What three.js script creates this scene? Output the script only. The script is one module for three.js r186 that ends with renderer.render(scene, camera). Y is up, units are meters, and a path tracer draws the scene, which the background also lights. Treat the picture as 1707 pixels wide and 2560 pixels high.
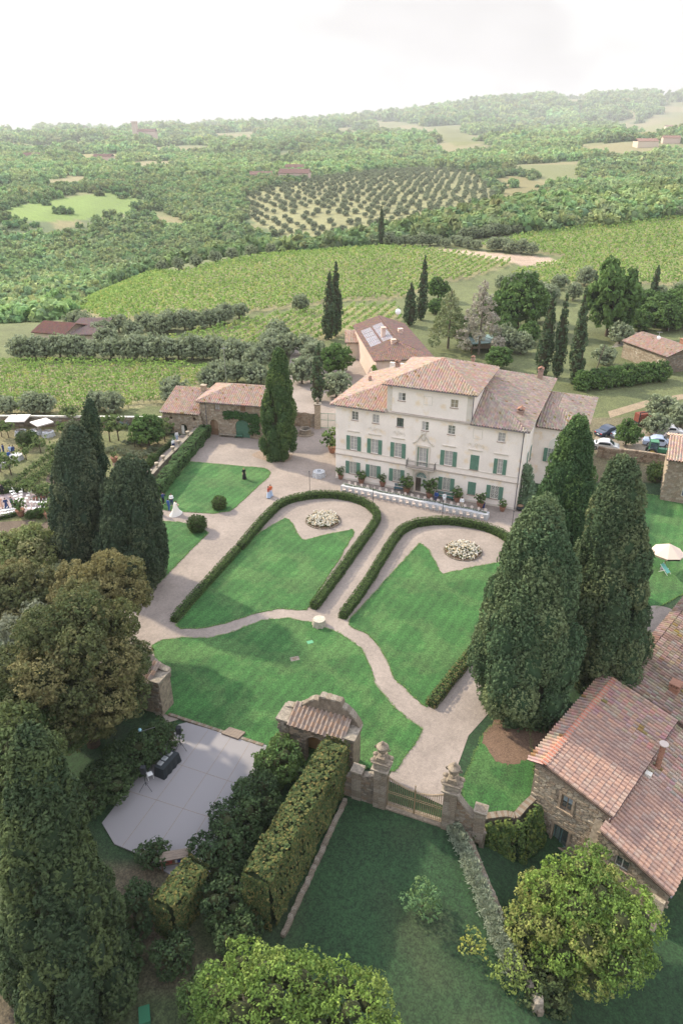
import * as THREE from 'three';
import { mergeGeometries } from 'three/addons/utils/BufferGeometryUtils.js';
import { RoundedBoxGeometry } from 'three/addons/geometries/RoundedBoxGeometry.js';
import { MarchingCubes } from 'three/addons/objects/MarchingCubes.js';

// ---------------------------------------------------------------- camera, sky, sun, exposure
const scene = new THREE.Scene();
const CAM_H = 44, PITCH = 28.1 * Math.PI / 180, FOCAL = 1775;          // FOCAL in pixels of the 1707 x 2560 photograph
const camera = new THREE.PerspectiveCamera(2 * Math.atan(1280 / FOCAL) * 180 / Math.PI, 682 / 1024, 0.5, 12000);
camera.position.set(0, CAM_H, 0);
camera.rotation.set(-PITCH, 0, 0);
scene.add(camera);
const renderer = new THREE.WebGLRenderer();
renderer.toneMapping = THREE.LinearToneMapping;
renderer.toneMappingExposure = 2.6;
renderer.shadowMap.enabled = true;
const SUN = new THREE.Vector3(-0.80, 0.675, -0.60).normalize();
const sun = new THREE.DirectionalLight(new THREE.Color(1, 0.89, 0.68), 2.6);
sun.position.copy(SUN).multiplyScalar(300).add(new THREE.Vector3(0, 0, -70));
sun.target.position.set(0, 0, -70);
sun.castShadow = true; sun.shadow.radius = 4; sun.shadow.mapSize.set(4096, 4096);
Object.assign(sun.shadow.camera, { left: -130, right: 130, top: 130, bottom: -130, near: 1, far: 700 });
scene.add(sun, sun.target);
scene.fog = new THREE.FogExp2(new THREE.Color(0.95, 0.96, 1.0), 0.00012);

// ---------------------------------------------------------------- small helpers
const mulberry = s => () => { s |= 0; s = s + 0x6D2B79F5 | 0; let t = Math.imul(s ^ s >>> 15, 1 | s); t = t + Math.imul(t ^ t >>> 7, 61 | t) ^ t; return ((t ^ t >>> 14) >>> 0) / 4294967296; };
let R = mulberry(7);
const reseed = s => { R = mulberry(s); };
const rnd = (a = 0, b = 1) => a + (b - a) * R();
const { clamp, lerp, smoothstep } = THREE.MathUtils;
const V = (x, y, z) => new THREE.Vector3(x, y, z);
const PI = Math.PI;
const hash2 = (i, j, s) => { let h = Math.imul(i, 374761393) + Math.imul(j, 668265263) + Math.imul(s, 1442695041) | 0; h = Math.imul(h ^ h >>> 13, 1274126177); return ((h ^ h >>> 16) >>> 0) / 4294967296; };
function vnoise(x, y, s = 0, per = 0) {                       // value noise, optionally periodic
  const i = Math.floor(x), j = Math.floor(y), fx = x - i, fy = y - j, m = a => per ? ((a % per) + per) % per : a;
  const u = fx * fx * (3 - 2 * fx), v = fy * fy * (3 - 2 * fy);
  return lerp(lerp(hash2(m(i), m(j), s), hash2(m(i + 1), m(j), s), u), lerp(hash2(m(i), m(j + 1), s), hash2(m(i + 1), m(j + 1), s), u), v);
}
function fbm(x, y, oct, s = 0, per = 0) { let a = 0, w = 0.5, t = 0; for (let k = 0; k < oct; k++) { a += w * vnoise(x, y, s + k, per); t += w; x *= 2; y *= 2; per *= 2; w *= 0.55; } return a / t; }

// the sky: thin bright cloud over the whole dome, whiter towards the sun, with soft grey cloud banks
{
  const W = 1024, H = 512, d = new Float32Array(W * H * 4);
  for (let j = 0; j < H; j++) for (let i = 0; i < W; i++) {
    const el = (j + 0.5) / H * PI - PI / 2, az = ((i + 0.5) / W - 0.5) * 2 * PI;
    const x = Math.cos(el) * Math.cos(az), y = Math.sin(el), z = Math.cos(el) * Math.sin(az), k = (j * W + i) * 4;
    const c = clamp(x * SUN.x + y * SUN.y + z * SUN.z, -1, 1), glow = Math.pow(Math.max(0, c), 3);
    const au = az / (2 * PI) * 18, hd = az + PI / 2, bank = (a, e, w, h) => Math.exp(-(((hd - a) / w) ** 2) - ((el - e) / h) ** 2), cl = smoothstep(fbm(au * 2 + 4.2, el * 14 + 2.3, 6, 11, 36) + 0.17 * (bank(0.0, 0.105, 0.15, 0.03) + bank(0.24, 0.098, 0.08, 0.022) + bank(-0.9, 0.12, 0.3, 0.04) + bank(1.2, 0.14, 0.35, 0.05)), 0.54, 0.68), puff = 0.86 + 0.28 * fbm(au * 3, el * 26, 4, 31, 54);
    const up = smoothstep(y, 0.06, 0.80), base = 0.375 * (1 + up) + 0.05 * glow;          // an overcast dome, brighter overhead
    let r = base * lerp(1.0, 0.93, up), g = base * lerp(0.99, 1.0, up), b = base * lerp(0.975, 1.17, up);
    const m = cl * 0.85 * smoothstep(y, 0.012, 0.05), cr = 0.318 * puff;
    r = lerp(r, cr * 1.03, m); g = lerp(g, cr, m); b = lerp(b, cr, m);
    if (y < 0) { r = 0.30; g = 0.31; b = 0.27; }
    d[k] = r; d[k + 1] = g; d[k + 2] = b; d[k + 3] = 1;
  }
  const t = new THREE.DataTexture(d, W, H, THREE.RGBAFormat, THREE.FloatType);
  t.mapping = THREE.EquirectangularReflectionMapping; t.magFilter = THREE.LinearFilter; t.minFilter = THREE.LinearFilter; t.needsUpdate = true;
  scene.background = t; scene.environment = t;
}

// ---------------------------------------------------------------- from photograph pixels to places on the ground, on walls and up trees
const K = { D: [0, 0, 1 / 1.08865], c3: [0, 750, 2.24], c4: [650, 750, 2.3866], c5: [1100, 700, 2.5832], c6: [0, 1250, 2.24], r1: [1007, 1250, 2.24], r2: [0, 1760, 2.0907], r3: [550, 1700, 2.24], r4: [1107, 1650, 2.6133], r5: [400, 2000, 1.96], r6: [1107, 2000, 2.6133], z1: [300, 1580, 3.92], z2: [660, 1720, 6.0308], z3: [860, 1800, 4.3556], z4: [1300, 1780, 3.8526], z5: [0, 1080, 3.136], L4: [0, 920, 3.4844], L5: [380, 930, 4.1263], L6: [1240, 950, 3.3576], V1: [820, 880, 6.0308], V2: [1040, 880, 5.2267], V3: [800, 780, 2.24], t1: [0, 200, 1.8233], t2: [850, 200, 1.8296], w1: [180, 600, 2.6133], w2: [750, 560, 2.8509], w3: [1150, 520, 2.8151], w4: [600, 380, 2.4123] };
const EYE = V(0, CAM_H, 0), CP = Math.cos(PITCH), SP = Math.sin(PITCH);
function ray(k, x, y) {
  const [a, b, s] = K[k], X = (a + x / s - 853.5) / FOCAL, Y = -(b + y / s - 1280) / FOCAL;
  return V(X, Y * CP - SP, -CP - Y * SP);
}
const G = (k, x, y, h = 0) => { const d = ray(k, x, y); return EYE.clone().addScaledVector(d, (h - CAM_H) / d.y); };
const onPlane = (k, x, y, P, n) => { const d = ray(k, x, y); return EYE.clone().addScaledVector(d, P.clone().sub(EYE).dot(n) / d.dot(n)); };
const heightAt = (P, k, x, y) => onPlane(k, x, y, P, V(P.x, 0, P.z)).y;
function toD(x, y, z) {                                        // world point -> pixel of the 1568-wide view
  const vy = y - CAM_H, yc = vy * CP - z * SP, zc = -z * CP - vy * SP;
  return [(853.5 + FOCAL * x / zc) / 1.08865, (1280 - FOCAL * yc / zc) / 1.08865];
}
const inPoly = (x, y, p) => { let c = false; for (let i = 0, j = p.length - 1; i < p.length; j = i++) if ((p[i][1] > y) !== (p[j][1] > y) && x < (p[j][0] - p[i][0]) * (y - p[i][1]) / (p[j][1] - p[i][1]) + p[i][0]) c = !c; return c; };

// ---------------------------------------------------------------- objects
const taken = {};
const numbered = n => { taken[n] = (taken[n] ?? -1) + 1; return taken[n] ? n + '_' + String(taken[n]).padStart(3, '0') : n; };
function tag(o, label, category, group, kind) { if (label) o.userData.label = label; if (category) o.userData.category = category; if (group) o.userData.group = group; if (kind) o.userData.kind = kind; return o; }
function thing(name, label, category, p = V(0, 0, 0), turn = 0, group) {
  const o = new THREE.Group(); o.name = numbered(name); o.position.copy(p); o.rotation.y = turn; scene.add(o);
  return tag(o, label, category, group);
}
function part(name, geo, mat, parent, label) {
  const m = new THREE.Mesh(Array.isArray(geo) ? merge(geo) : geo, mat); m.name = name; m.castShadow = m.receiveShadow = true;
  if (label) m.userData.label = label;
  parent.add(m); return m;
}
function solo(name, geo, mat, label, category, group, kind) { const m = part(numbered(name), geo, mat, scene); return tag(m, label, category, group, kind); }
const structure = (name, geo, mat) => solo(name, geo, mat, null, null, null, 'structure');
function copyOf(o, p, turn, label, s) {
  const c = o.clone(); c.name = numbered(o.name.replace(/_\d{3}$/, '')); if (p) c.position.copy(p); if (turn !== undefined) c.rotation.y = turn; if (s) c.scale.multiplyScalar(s);
  c.userData = { ...o.userData }; if (label) c.userData.label = label; scene.add(c); return c;
}
function merge(list) {
  const g = list.map(a => { const b = a.index ? a.toNonIndexed() : a.clone(); for (const k of Object.keys(b.attributes)) if (!['position', 'normal', 'uv'].includes(k)) b.deleteAttribute(k); return b; });
  return g.length > 1 ? mergeGeometries(g) : g[0];
}
function uvm(g, s = 1) {                                       // texture coordinates in metres, from the side each face points to
  g = g.index ? g.toNonIndexed() : g; const p = g.attributes.position, uv = new Float32Array(p.count * 2);
  const a = V(), b = V(), c = V(), n = V();
  for (let i = 0; i < p.count; i += 3) {
    a.fromBufferAttribute(p, i); b.fromBufferAttribute(p, i + 1); c.fromBufferAttribute(p, i + 2);
    n.copy(b).sub(a).cross(c.clone().sub(a)); const ax = Math.abs(n.x), ay = Math.abs(n.y), az = Math.abs(n.z);
    [a, b, c].forEach((q, k) => { const [u, v] = ay >= ax && ay >= az ? [q.x, q.z] : ax > az ? [q.z, q.y] : [q.x, q.y]; uv[(i + k) * 2] = u / s; uv[(i + k) * 2 + 1] = v / s; });
  }
  g.setAttribute('uv', new THREE.BufferAttribute(uv, 2)); return g;
}
const box = (sx, sy, sz, x = 0, y = 0, z = 0, ry = 0, rx = 0, rz = 0) => { const g = new THREE.BoxGeometry(sx, sy, sz); if (rz) g.rotateZ(rz); if (rx) g.rotateX(rx); if (ry) g.rotateY(ry); return g.translate(x, y, z); };
const rbox = (sx, sy, sz, r, x = 0, y = 0, z = 0, ry = 0) => { const g = new RoundedBoxGeometry(sx, sy, sz, 1, Math.min(r, sx * 0.49, sy * 0.49, sz * 0.49)); if (ry) g.rotateY(ry); return g.translate(x, y, z); };
const cyl = (r0, r1, h, x = 0, y = 0, z = 0, n = 12) => new THREE.CylinderGeometry(r1, r0, h, n).translate(x, y + h / 2, z);
const ball = (r, x, y, z, sx = 1, sy = 1, sz = 1, n = 12) => new THREE.SphereGeometry(r, n, Math.ceil(n * 0.7)).scale(sx, sy, sz).translate(x, y, z);
const rod = (a, b, r0, r1 = r0, n = 6) => { const d = b.clone().sub(a), g = new THREE.CylinderGeometry(r1, r0, d.length(), n).translate(0, d.length() / 2, 0); g.applyQuaternion(new THREE.Quaternion().setFromUnitVectors(V(0, 1, 0), d.normalize())); return g.translate(a.x, a.y, a.z); };
const lathe = (pts, n = 16) => new THREE.LatheGeometry(pts.map(([r, y]) => new THREE.Vector2(r, y)), n);
const flatShape = (pts, y, curve) => {                        // polygon of ground points -> a sheet
  const s = new THREE.Shape(curve ? new THREE.SplineCurve(pts.map(p => new THREE.Vector2(p.x, -p.z))).getPoints(curve) : pts.map(p => new THREE.Vector2(p.x, -p.z)));
  return uvm(new THREE.ShapeGeometry(s, 8).rotateX(-PI / 2).translate(0, y, 0));
};
const slab = (pts, h, y = 0) => uvm(new THREE.ExtrudeGeometry(new THREE.Shape(pts.map(p => new THREE.Vector2(p.x, -p.z))), { depth: h, bevelEnabled: false }).rotateX(-PI / 2).translate(0, y, 0));
const polyGeo = (pts, thick = 0) => {                          // flat convex polygon in space, optionally with thickness downwards
  const n = pts.length, pos = [], tri = (a, b, c) => pos.push(...a.toArray(), ...b.toArray(), ...c.toArray());
  for (let i = 1; i < n - 1; i++) tri(pts[0], pts[i], pts[i + 1]);
  if (thick) { const low = pts.map(p => V(p.x, p.y - thick, p.z)); for (let i = 1; i < n - 1; i++) tri(low[0], low[i + 1], low[i]); for (let i = 0; i < n; i++) { const j = (i + 1) % n; tri(pts[i], low[i], low[j]); tri(pts[i], low[j], pts[j]); } }
  const g = new THREE.BufferGeometry(); g.setAttribute('position', new THREE.Float32BufferAttribute(pos, 3)); g.computeVertexNormals();
  return uvm(g);
};

// ---------------------------------------------------------------- textures and materials
function texture(size, fn, srgb = true) {
  const d = new Uint8Array(size * size * 4);
  for (let j = 0; j < size; j++) for (let i = 0; i < size; i++) { const c = fn(i / size, j / size), k = (j * size + i) * 4; for (let q = 0; q < 3; q++) d[k + q] = clamp(Math.round((Array.isArray(c) ? c[q] : c) * 255), 0, 255); d[k + 3] = 255; }
  const t = new THREE.DataTexture(d, size, size); t.wrapS = t.wrapT = THREE.RepeatWrapping; t.magFilter = THREE.LinearFilter; t.minFilter = THREE.LinearMipmapLinearFilter; t.generateMipmaps = true;
  if (srgb) t.colorSpace = THREE.SRGBColorSpace; t.needsUpdate = true; return t;
}
const scaled = (t, m) => { const c = t.clone(); c.repeat.set(1 / m, 1 / m); c.needsUpdate = true; return c; };
const T = {};
T.lawn = texture(512, (u, v) => { const a = fbm(u * 5, v * 5, 4, 1, 5), b = vnoise(u * 170, v * 170, 5, 170), c = smoothstep(fbm(u * 6, v * 6, 5, 9, 6), 0.47, 0.66), k = 0.76 + 0.035 * Math.sin(2 * PI * (11 * u + 6 * v)) + 0.26 * (a - 0.5) + 0.34 * (b - 0.5); return [k * (0.88 + 0.22 * c), k * (0.95 + 0.07 * c), k * (0.88 + 0.14 * c)]; });
T.meadow = texture(512, (u, v) => { const a = fbm(u * 6, v * 6, 4, 41, 6), b = vnoise(u * 150, v * 150, 45, 150), c = fbm(u * 50, v * 50, 2, 49, 50), k = 0.74 + 0.12 * (a - 0.5) + 0.30 * (b - 0.5) + 0.26 * (c - 0.5); return [k, k, k * 0.98]; });
T.gravel = texture(512, (u, v) => { const a = fbm(u * 4, v * 4, 4, 21, 4), b = vnoise(u * 256, v * 256, 25, 256), c = fbm(u * 40, v * 40, 2, 28, 40), k = 0.82 + 0.16 * (a - 0.5) + 0.16 * (b - 0.5) + 0.10 * (c - 0.5); return [k * 1.02, k, k * 0.98]; });
T.plaster = texture(512, (u, v) => { const a = fbm(u * 5, v * 5, 5, 61, 5), s = smoothstep(fbm(u * 6, v * 6, 5, 65, 6), 0.56, 0.86), b = vnoise(u * 120, v * 120, 69, 120), k = 0.955 + 0.08 * (a - 0.5) + 0.04 * (b - 0.5); return [k * (1 - 0.03 * s), k * (1 - 0.07 * s), k * (1 - 0.15 * s)]; });
T.mortar = texture(512, (u, v) => { const a = fbm(u * 8, v * 8, 5, 71, 8), b = fbm(u * 70, v * 70, 2, 75, 70), k = 0.72 + 0.36 * (a - 0.5) + 0.28 * (b - 0.5); return [k * 1.02, k * 0.99, k * 0.95]; });
T.grain = texture(512, (u, v) => { const a = fbm(u * 16, v * 16, 4, 81, 16), b = vnoise(u * 128, v * 128, 85, 128), k = 0.78 + 0.3 * (a - 0.5) + 0.14 * (b - 0.5); return [k, k, k]; });
T.wood = texture(512, (u, v) => { const a = fbm(u * 4, v * 64, 4, 91, 4 * 16), k = 0.78 + 0.4 * (a - 0.5); return [k, k * 0.97, k * 0.93]; });
T.bump = texture(512, (u, v) => fbm(u * 24, v * 24, 5, 101, 24), false);
T.fineBump = texture(512, (u, v) => 0.5 * vnoise(u * 200, v * 200, 111, 200) + 0.5 * fbm(u * 40, v * 40, 3, 115, 40), false);
function mat(r, g, b, o = {}) {
  const { map, bump, bs = 0.01, m = 1, bm, ...rest } = o;
  const q = new (o.transmission || o.clearcoat || o.sheen ? THREE.MeshPhysicalMaterial : THREE.MeshStandardMaterial)({ roughness: 0.9, ...rest });
  q.color.setRGB(r, g, b); if (map) q.map = scaled(T[map], m); if (bump) { q.bumpMap = scaled(T[bump], bm ?? m); q.bumpScale = bs; } return q;
}
const M = {
  plaster: mat(0.97, 0.865, 0.785, { map: 'plaster', m: 7, bump: 'bump', bs: 0.006 }), plasterSide: mat(0.97, 0.865, 0.785, { map: 'plaster', m: 5, bump: 'bump', bs: 0.01 }),
  trim: mat(0.72, 0.65, 0.57, { map: 'plaster', m: 3 }), trimDark: mat(0.50, 0.43, 0.37, { map: 'plaster', m: 2 }), sill: mat(0.55, 0.38, 0.31, { map: 'grain', m: 1 }),
  shutter: mat(0.20, 0.39, 0.285, { roughness: 0.6, map: 'grain', m: 2 }), shutterGrey: mat(0.17, 0.19, 0.25, { roughness: 0.6, map: 'grain', m: 2 }), green: mat(0.11, 0.30, 0.21, { roughness: 0.6, map: 'wood', m: 1.5 }),
  frameWhite: mat(0.72, 0.69, 0.62, { roughness: 0.6 }), frameBrown: mat(0.24, 0.16, 0.10, { roughness: 0.6 }), curtain: mat(0.78, 0.74, 0.72, { map: 'grain', m: 1 }), blind: mat(0.55, 0.47, 0.34, { map: 'grain', m: 1 }),
  pane: new THREE.MeshPhysicalMaterial({ color: 0xdfe6e6, transmission: 0.92, roughness: 0.04, thickness: 0, ior: 1.5 }), water: mat(0.07, 0.09, 0.09, { roughness: 0.05 }), glass: new THREE.MeshPhysicalMaterial({ color: 0x8fa3ad, transmission: 0.75, roughness: 0.05, thickness: 0, ior: 1.5 }), iron: mat(0.05, 0.055, 0.055, { roughness: 0.6 }), ironGold: mat(0.30, 0.22, 0.13, { roughness: 0.6, metalness: 0.3 }),
  lead: mat(0.18, 0.17, 0.2, { roughness: 0.5, metalness: 0.5 }), copper: mat(0.72, 0.28, 0.18, { roughness: 0.55, map: 'grain', m: 2 }),
  roofBed: mat(0.20, 0.14, 0.115, { map: 'mortar', m: 3 }), tileA: mat(1, 1, 1, { roughness: 0.95, map: 'grain', m: 0.7 }),
  stone: mat(0.40, 0.345, 0.285, { map: 'mortar', m: 2.5, bump: 'bump', bs: 0.03, bm: 1.2 }), mortar: mat(0.50, 0.43, 0.35, { map: 'mortar', m: 2, bump: 'bump', bs: 0.03 }),
  gravel: mat(0.40, 0.345, 0.312, { map: 'gravel', m: 9, bump: 'fineBump', bs: 0.01, bm: 3 }), stage: mat(0.235, 0.22, 0.225, { bump: 'fineBump', bs: 0.003, bm: 2 }), soil: mat(0.34, 0.21, 0.145, { map: 'meadow', m: 4, bump: 'fineBump', bs: 0.04, bm: 2 }), bedSoil: mat(0.30, 0.22, 0.165, { map: 'meadow', m: 3, bump: 'fineBump', bs: 0.1, bm: 2 }),
  lawn: mat(0.098, 0.270, 0.070, { map: 'lawn', m: 13, bump: 'fineBump', bs: 0.05, bm: 1.6 }),
  white: mat(0.82, 0.81, 0.80, { roughness: 0.8 }), cloth: mat(0.80, 0.80, 0.82, { roughness: 0.95, map: 'grain', m: 2 }), terracotta: mat(0.50, 0.25, 0.165, { map: 'grain', m: 0.8 }), black: mat(0.012, 0.018, 0.022, { roughness: 0.7 }), wood: mat(0.33, 0.21, 0.13, { map: 'wood', m: 1 }), greyWood: mat(0.36, 0.30, 0.26, { map: 'wood', m: 1.2 }), bark: mat(0.17, 0.125, 0.09, { map: 'mortar', m: 0.8, bump: 'bump', bs: 0.03, bm: 0.5 }), paleBark: mat(0.26, 0.23, 0.19, { map: 'mortar', m: 0.8 }), steel: mat(0.5, 0.5, 0.52, { metalness: 0.8, roughness: 0.35 }),
};
const leafMat = (tr = 0.3) => { const q = new THREE.MeshPhysicalMaterial({ color: 0xffffff, vertexColors: true, roughness: 1, transmission: tr, thickness: 0, side: THREE.DoubleSide }); q.specularIntensity = 0.25; return q; };
M.leaf = leafMat(0.32); M.needle = leafMat(0.12);
// ---------------------------------------------------------------- the ground
const smooth = (a, b, x) => smoothstep(x, a, b);
const HX = [-0.75, -0.424, -0.21, -0.01, 0.19, 0.424, 0.75];            // columns: x over distance
const HD = [170, 240, 310, 400, 520, 700, 950, 1300, 1900, 2700, 4000, 6000, 7500, 9000];
const HH = [                                                          // heights in metres over the garden, row by row of distance
  [0, 0, 0, 0, 0, 0, 0], [-14, -9, -1, 0, 1, 2, 3], [-34, -26, -4, 1, 4, 7, 9], [-46, -40, -22, -12, 7, 13, 16], [-44, -38, -36, -26, -8, 9, 14],
  [-20, -17, -24, -12, -6, 0, 4], [-14, -14, -7, -1, 2, 6, 12], [-16, -16, -6, 3, 9, 15, 22], [-12, -12, 3, 16, 30, 40, 44], [0, 3, 20, 46, 60, 58, 64],
  [16, 18, 30, 76, 98, 98, 108], [40, 42, 46, 112, 236, 266, 262], [20, 30, 30, 80, 180, 200, 200], [0, 0, 0, 0, 0, 0, 0]];
const cubic = (a, b, c, d, t) => b + 0.5 * t * (c - a + t * (2 * a - 5 * b + 4 * c - d + t * (3 * (b - c) + d - a)));
function farHeight(x, z) {
  const d = Math.max(170, -z), k = clamp(x / d, -0.75, 0.75);
  let j = 0; while (j < HD.length - 2 && HD[j + 1] < d) j++;
  const tj = clamp((Math.log(d) - Math.log(HD[j])) / (Math.log(HD[j + 1]) - Math.log(HD[j])), 0, 1);
  let i = 0; while (i < HX.length - 2 && HX[i + 1] < k) i++;
  const ti = clamp((k - HX[i]) / (HX[i + 1] - HX[i]), 0, 1), at = (a, b) => HH[clamp(a, 0, HH.length - 1)][clamp(b, 0, HX.length - 1)];
  const row = a => cubic(at(a, i - 1), at(a, i), at(a, i + 1), at(a, i + 2), ti);
  let h = cubic(row(j - 1), row(j), row(j + 1), row(j + 2), tj);
  const amp = clamp((d - 650) / 900, 0.08, 1) * Math.min(0.045 * d, 80);
  h += amp * (fbm(x / (200 + d * 0.26) + 7, z / (140 + d * 0.15), 4, 201) - 0.5) * 1.3;
  return h;
}
const barnO = G('z4', 95, 805);                                         // corner of the barn by the garden lawn
const gateA = G('z3', 330, 890), gateB = G('z3', 1165, 1165);
const lavA = G('r6', 75, 190, -0.4), lavB = G('r6', 545, 1400, -1.4);   // line of the low wall with lavender
function ground(x, z) {
  if (z < -170) return farHeight(x, z);
  let h = z > -36 ? -0.05 * (z + 36) * smooth(-36, -30, z) : 0;         // the lawn outside the gate falls away gently
  const dx = lavB.x - lavA.x, dz = lavB.z - lavA.z, L = Math.hypot(dx, dz);
  const side = ((x - lavA.x) * dz - (z - lavA.z) * dx) / L;        // metres to the right of the lavender wall
  const inYard = smooth(-37.2, -34.4, z + 0.12 * (x - 9)) * smooth(0.2, 1.4, side);
  if (inYard > 0) h = lerp(h, -0.9 - 2.4 * smooth(0.5, 6, side) - 0.02 * (z + 36), inYard);
  return h;
}
function onGround(k, x, y) {                                            // where the line of sight through a pixel meets the terrain
  const d = ray(k, x, y); let t = 20;
  for (let i = 0; i < 4000; i++) { const px = d.x * t, py = CAM_H + d.y * t, pz = d.z * t, g = py - ground(px, pz); if (g < 0.02 || t > 9000) return V(px, ground(px, pz), pz); t += Math.max(0.02, g * 0.6 / Math.max(0.05, -d.y + 0.15)); }
  return V(d.x * t, 0, d.z * t);
}
const atG = (k, x, y) => onGround(k, x, y);

// land use far off, outlined in pixels of the photograph's 1568-wide view and laid on the terrain
const VINE = {
  a: [[-60, 838], [250, 834], [400, 838], [492, 850], [470, 880], [440, 905], [380, 930], [200, 947], [-60, 950]],
  b: [[180, 712], [222, 668], [420, 628], [620, 587], [760, 577], [870, 569], [985, 573], [1185, 604], [1080, 640], [1000, 652], [980, 668], [905, 688], [780, 694], [600, 716], [520, 720], [300, 736], [240, 738]],
  b2: [[372, 786], [470, 762], [560, 738], [720, 712], [905, 700], [926, 735], [850, 752], [760, 780], [640, 800], [560, 808], [430, 800]],
  c: [[1078, 566], [1180, 546], [1330, 520], [1640, 488], [1640, 662], [1440, 652], [1240, 660], [1165, 642], [1190, 622], [1282, 602], [1300, 590], [1210, 580]],
};
const ROAD = [[975, 570], [1050, 574], [1130, 580], [1215, 588], [1262, 590], [1282, 600], [1262, 610], [1195, 612], [1185, 606], [1080, 586], [990, 575]];
const FIELD = [
  { p: [[-60, 502], [40, 472], [150, 455], [270, 440], [352, 466], [310, 486], [220, 503], [100, 510]], c: [0.21, 0.30, 0.075] },
  { p: [[175, 352], [240, 358], [308, 378], [240, 380], [180, 362]], c: [0.320, 0.264, 0.128] },
  { p: [[1015, 288], [1060, 300], [1105, 328], [1050, 336], [990, 312]], c: [0.216, 0.216, 0.072] },
  { p: [[1125, 412], [1190, 402], [1262, 428], [1240, 448], [1215, 470], [1150, 456]], c: [0.272, 0.224, 0.120] },
  { p: [[1365, 424], [1430, 432], [1410, 446], [1370, 440]], c: [0.304, 0.232, 0.144] },
  { p: [[1418, 300], [1500, 288], [1568, 262], [1600, 290], [1560, 312], [1440, 318]], c: [0.264, 0.248, 0.104] },
  { p: [[1120, 268], [1230, 300], [1220, 304], [1110, 274]], c: [0.288, 0.248, 0.112] },
  { p: [[420, 292], [520, 300], [500, 306], [400, 300]], c: [0.288, 0.240, 0.128] },
];
const GROVE = [[[560, 452], [640, 428], [720, 410], [850, 396], [980, 386], [1090, 396], [1135, 430], [1130, 462], [1060, 490], [920, 530], [800, 545], [740, 548], [640, 540], [570, 505]]];
const clearing = (x, z) => { const d = -z; return fbm(x / (40 + d * 0.05), z / (30 + d * 0.035), 4, 591); };
const hit = (d, p) => inPoly(d[0], d[1], p);
function landUse(x, z, h) {
  const d = toD(x, h, z), w = clamp((-z - 420) / 300, 0, 1) * 9; d[0] += w * (fbm(x / 45, z / 45, 3, 251) - 0.5) * 1.8; d[1] += w * (fbm(x / 45 + 30, z / 45, 3, 252) - 0.5) * 0.7;
  for (const k in VINE) if (hit(d, VINE[k])) return ['vine', [0.36, 0.32, 0.17]];
  if (hit(d, ROAD)) return ['road', [0.58, 0.43, 0.34]];
  if (z < -420) for (const f of FIELD) if (hit(d, f.p)) return ['field', f.c.map((v, i) => v * [0.95, 1.0, 0.75][i])];
  if (z < -420) for (const g of GROVE) if (hit(d, g)) return ['grove', [0.31, 0.30, 0.14]];
  return [z < -330 ? 'wood' : 'grass', null];
}
{
  const zs = []; for (let z = 12; z > -170; z -= 1) zs.push(z); for (let d = 170; d < 8800; d *= 1.013) zs.push(-d);
  const NC = 260, n = zs.length, pos = new Float32Array(n * (NC + 1) * 3), col = new Float32Array(n * (NC + 1) * 3), uv = new Float32Array(n * (NC + 1) * 2), idx = [];
  zs.forEach((z, j) => {
    for (let i = 0; i <= NC; i++) {
      const x = (i / NC - 0.5) * 1.5 * Math.max(170, -z), h = ground(x, z), k = j * (NC + 1) + i;
      pos.set([x, h, z], k * 3); uv.set([x, z], k * 2);
      let c;
      const m1 = fbm(x / 14, z / 14, 4, 301), m2 = fbm(x / 5 + 40, z / 5, 3, 311);
      if (z > -118) {                                                   // garden and its surroundings: rough grass, bare earth in patches
        c = [0.030, 0.082, 0.028];  // grass colour darkened to stand in for shade on the lawn outside the gate
        const e = smooth(0.52, 0.64, m1 * 0.6 + m2 * 0.4); c = c.map((v, q) => lerp(v, [0.09, 0.085, 0.045][q], e * 0.4));
        const d = toD(x, h, z);
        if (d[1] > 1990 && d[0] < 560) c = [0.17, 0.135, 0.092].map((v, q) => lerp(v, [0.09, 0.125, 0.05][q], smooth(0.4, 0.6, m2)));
        if (d[0] < 390 && d[1] < 1290) c = [0.19, 0.205, 0.08].map((v, q) => lerp(v, [0.27, 0.235, 0.115][q], smooth(0.42, 0.62, m1)));
        if (d[0] > 1330 && d[1] < 1110) c = [0.22, 0.19, 0.11];
      } else {
        const [kind, own] = landUse(x, z, h);
        c = own ?? (kind === 'wood' ? [0.12, 0.165, 0.065] : [0.17, 0.195, 0.075]);
        const w = 0.75 + 0.5 * fbm(x / (8 - z * 0.02), z / (8 - z * 0.02), 4, 321); c = c.map(v => v * w);
        if (kind === 'wood' && -z > 620) { const s = 1 - smooth(0.42, 0.47, clearing(x, z)), e = smooth(0.45, 0.55, fbm(x / 160, z / 160, 2, 333)); c = c.map((v, q) => lerp(v, lerp([0.24, 0.25, 0.095][q], [0.34, 0.29, 0.14][q], e), 0.9 * s)); }
      }
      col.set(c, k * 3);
      if (i < NC && j < n - 1) { const a = k, b = k + 1, e = k + NC + 1, f = e + 1; idx.push(a, b, e, b, f, e); }
    }
  });
  const g = new THREE.BufferGeometry(); g.setAttribute('position', new THREE.BufferAttribute(pos, 3)); g.setAttribute('color', new THREE.BufferAttribute(col, 3)); g.setAttribute('uv', new THREE.BufferAttribute(uv, 2)); g.setIndex(idx); g.computeVertexNormals();
  structure('terrain', g, mat(1.35, 1.35, 1.35, { vertexColors: true, map: 'meadow', m: 11, bump: 'fineBump', bs: 0.06, bm: 2.5 }));
}

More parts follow.
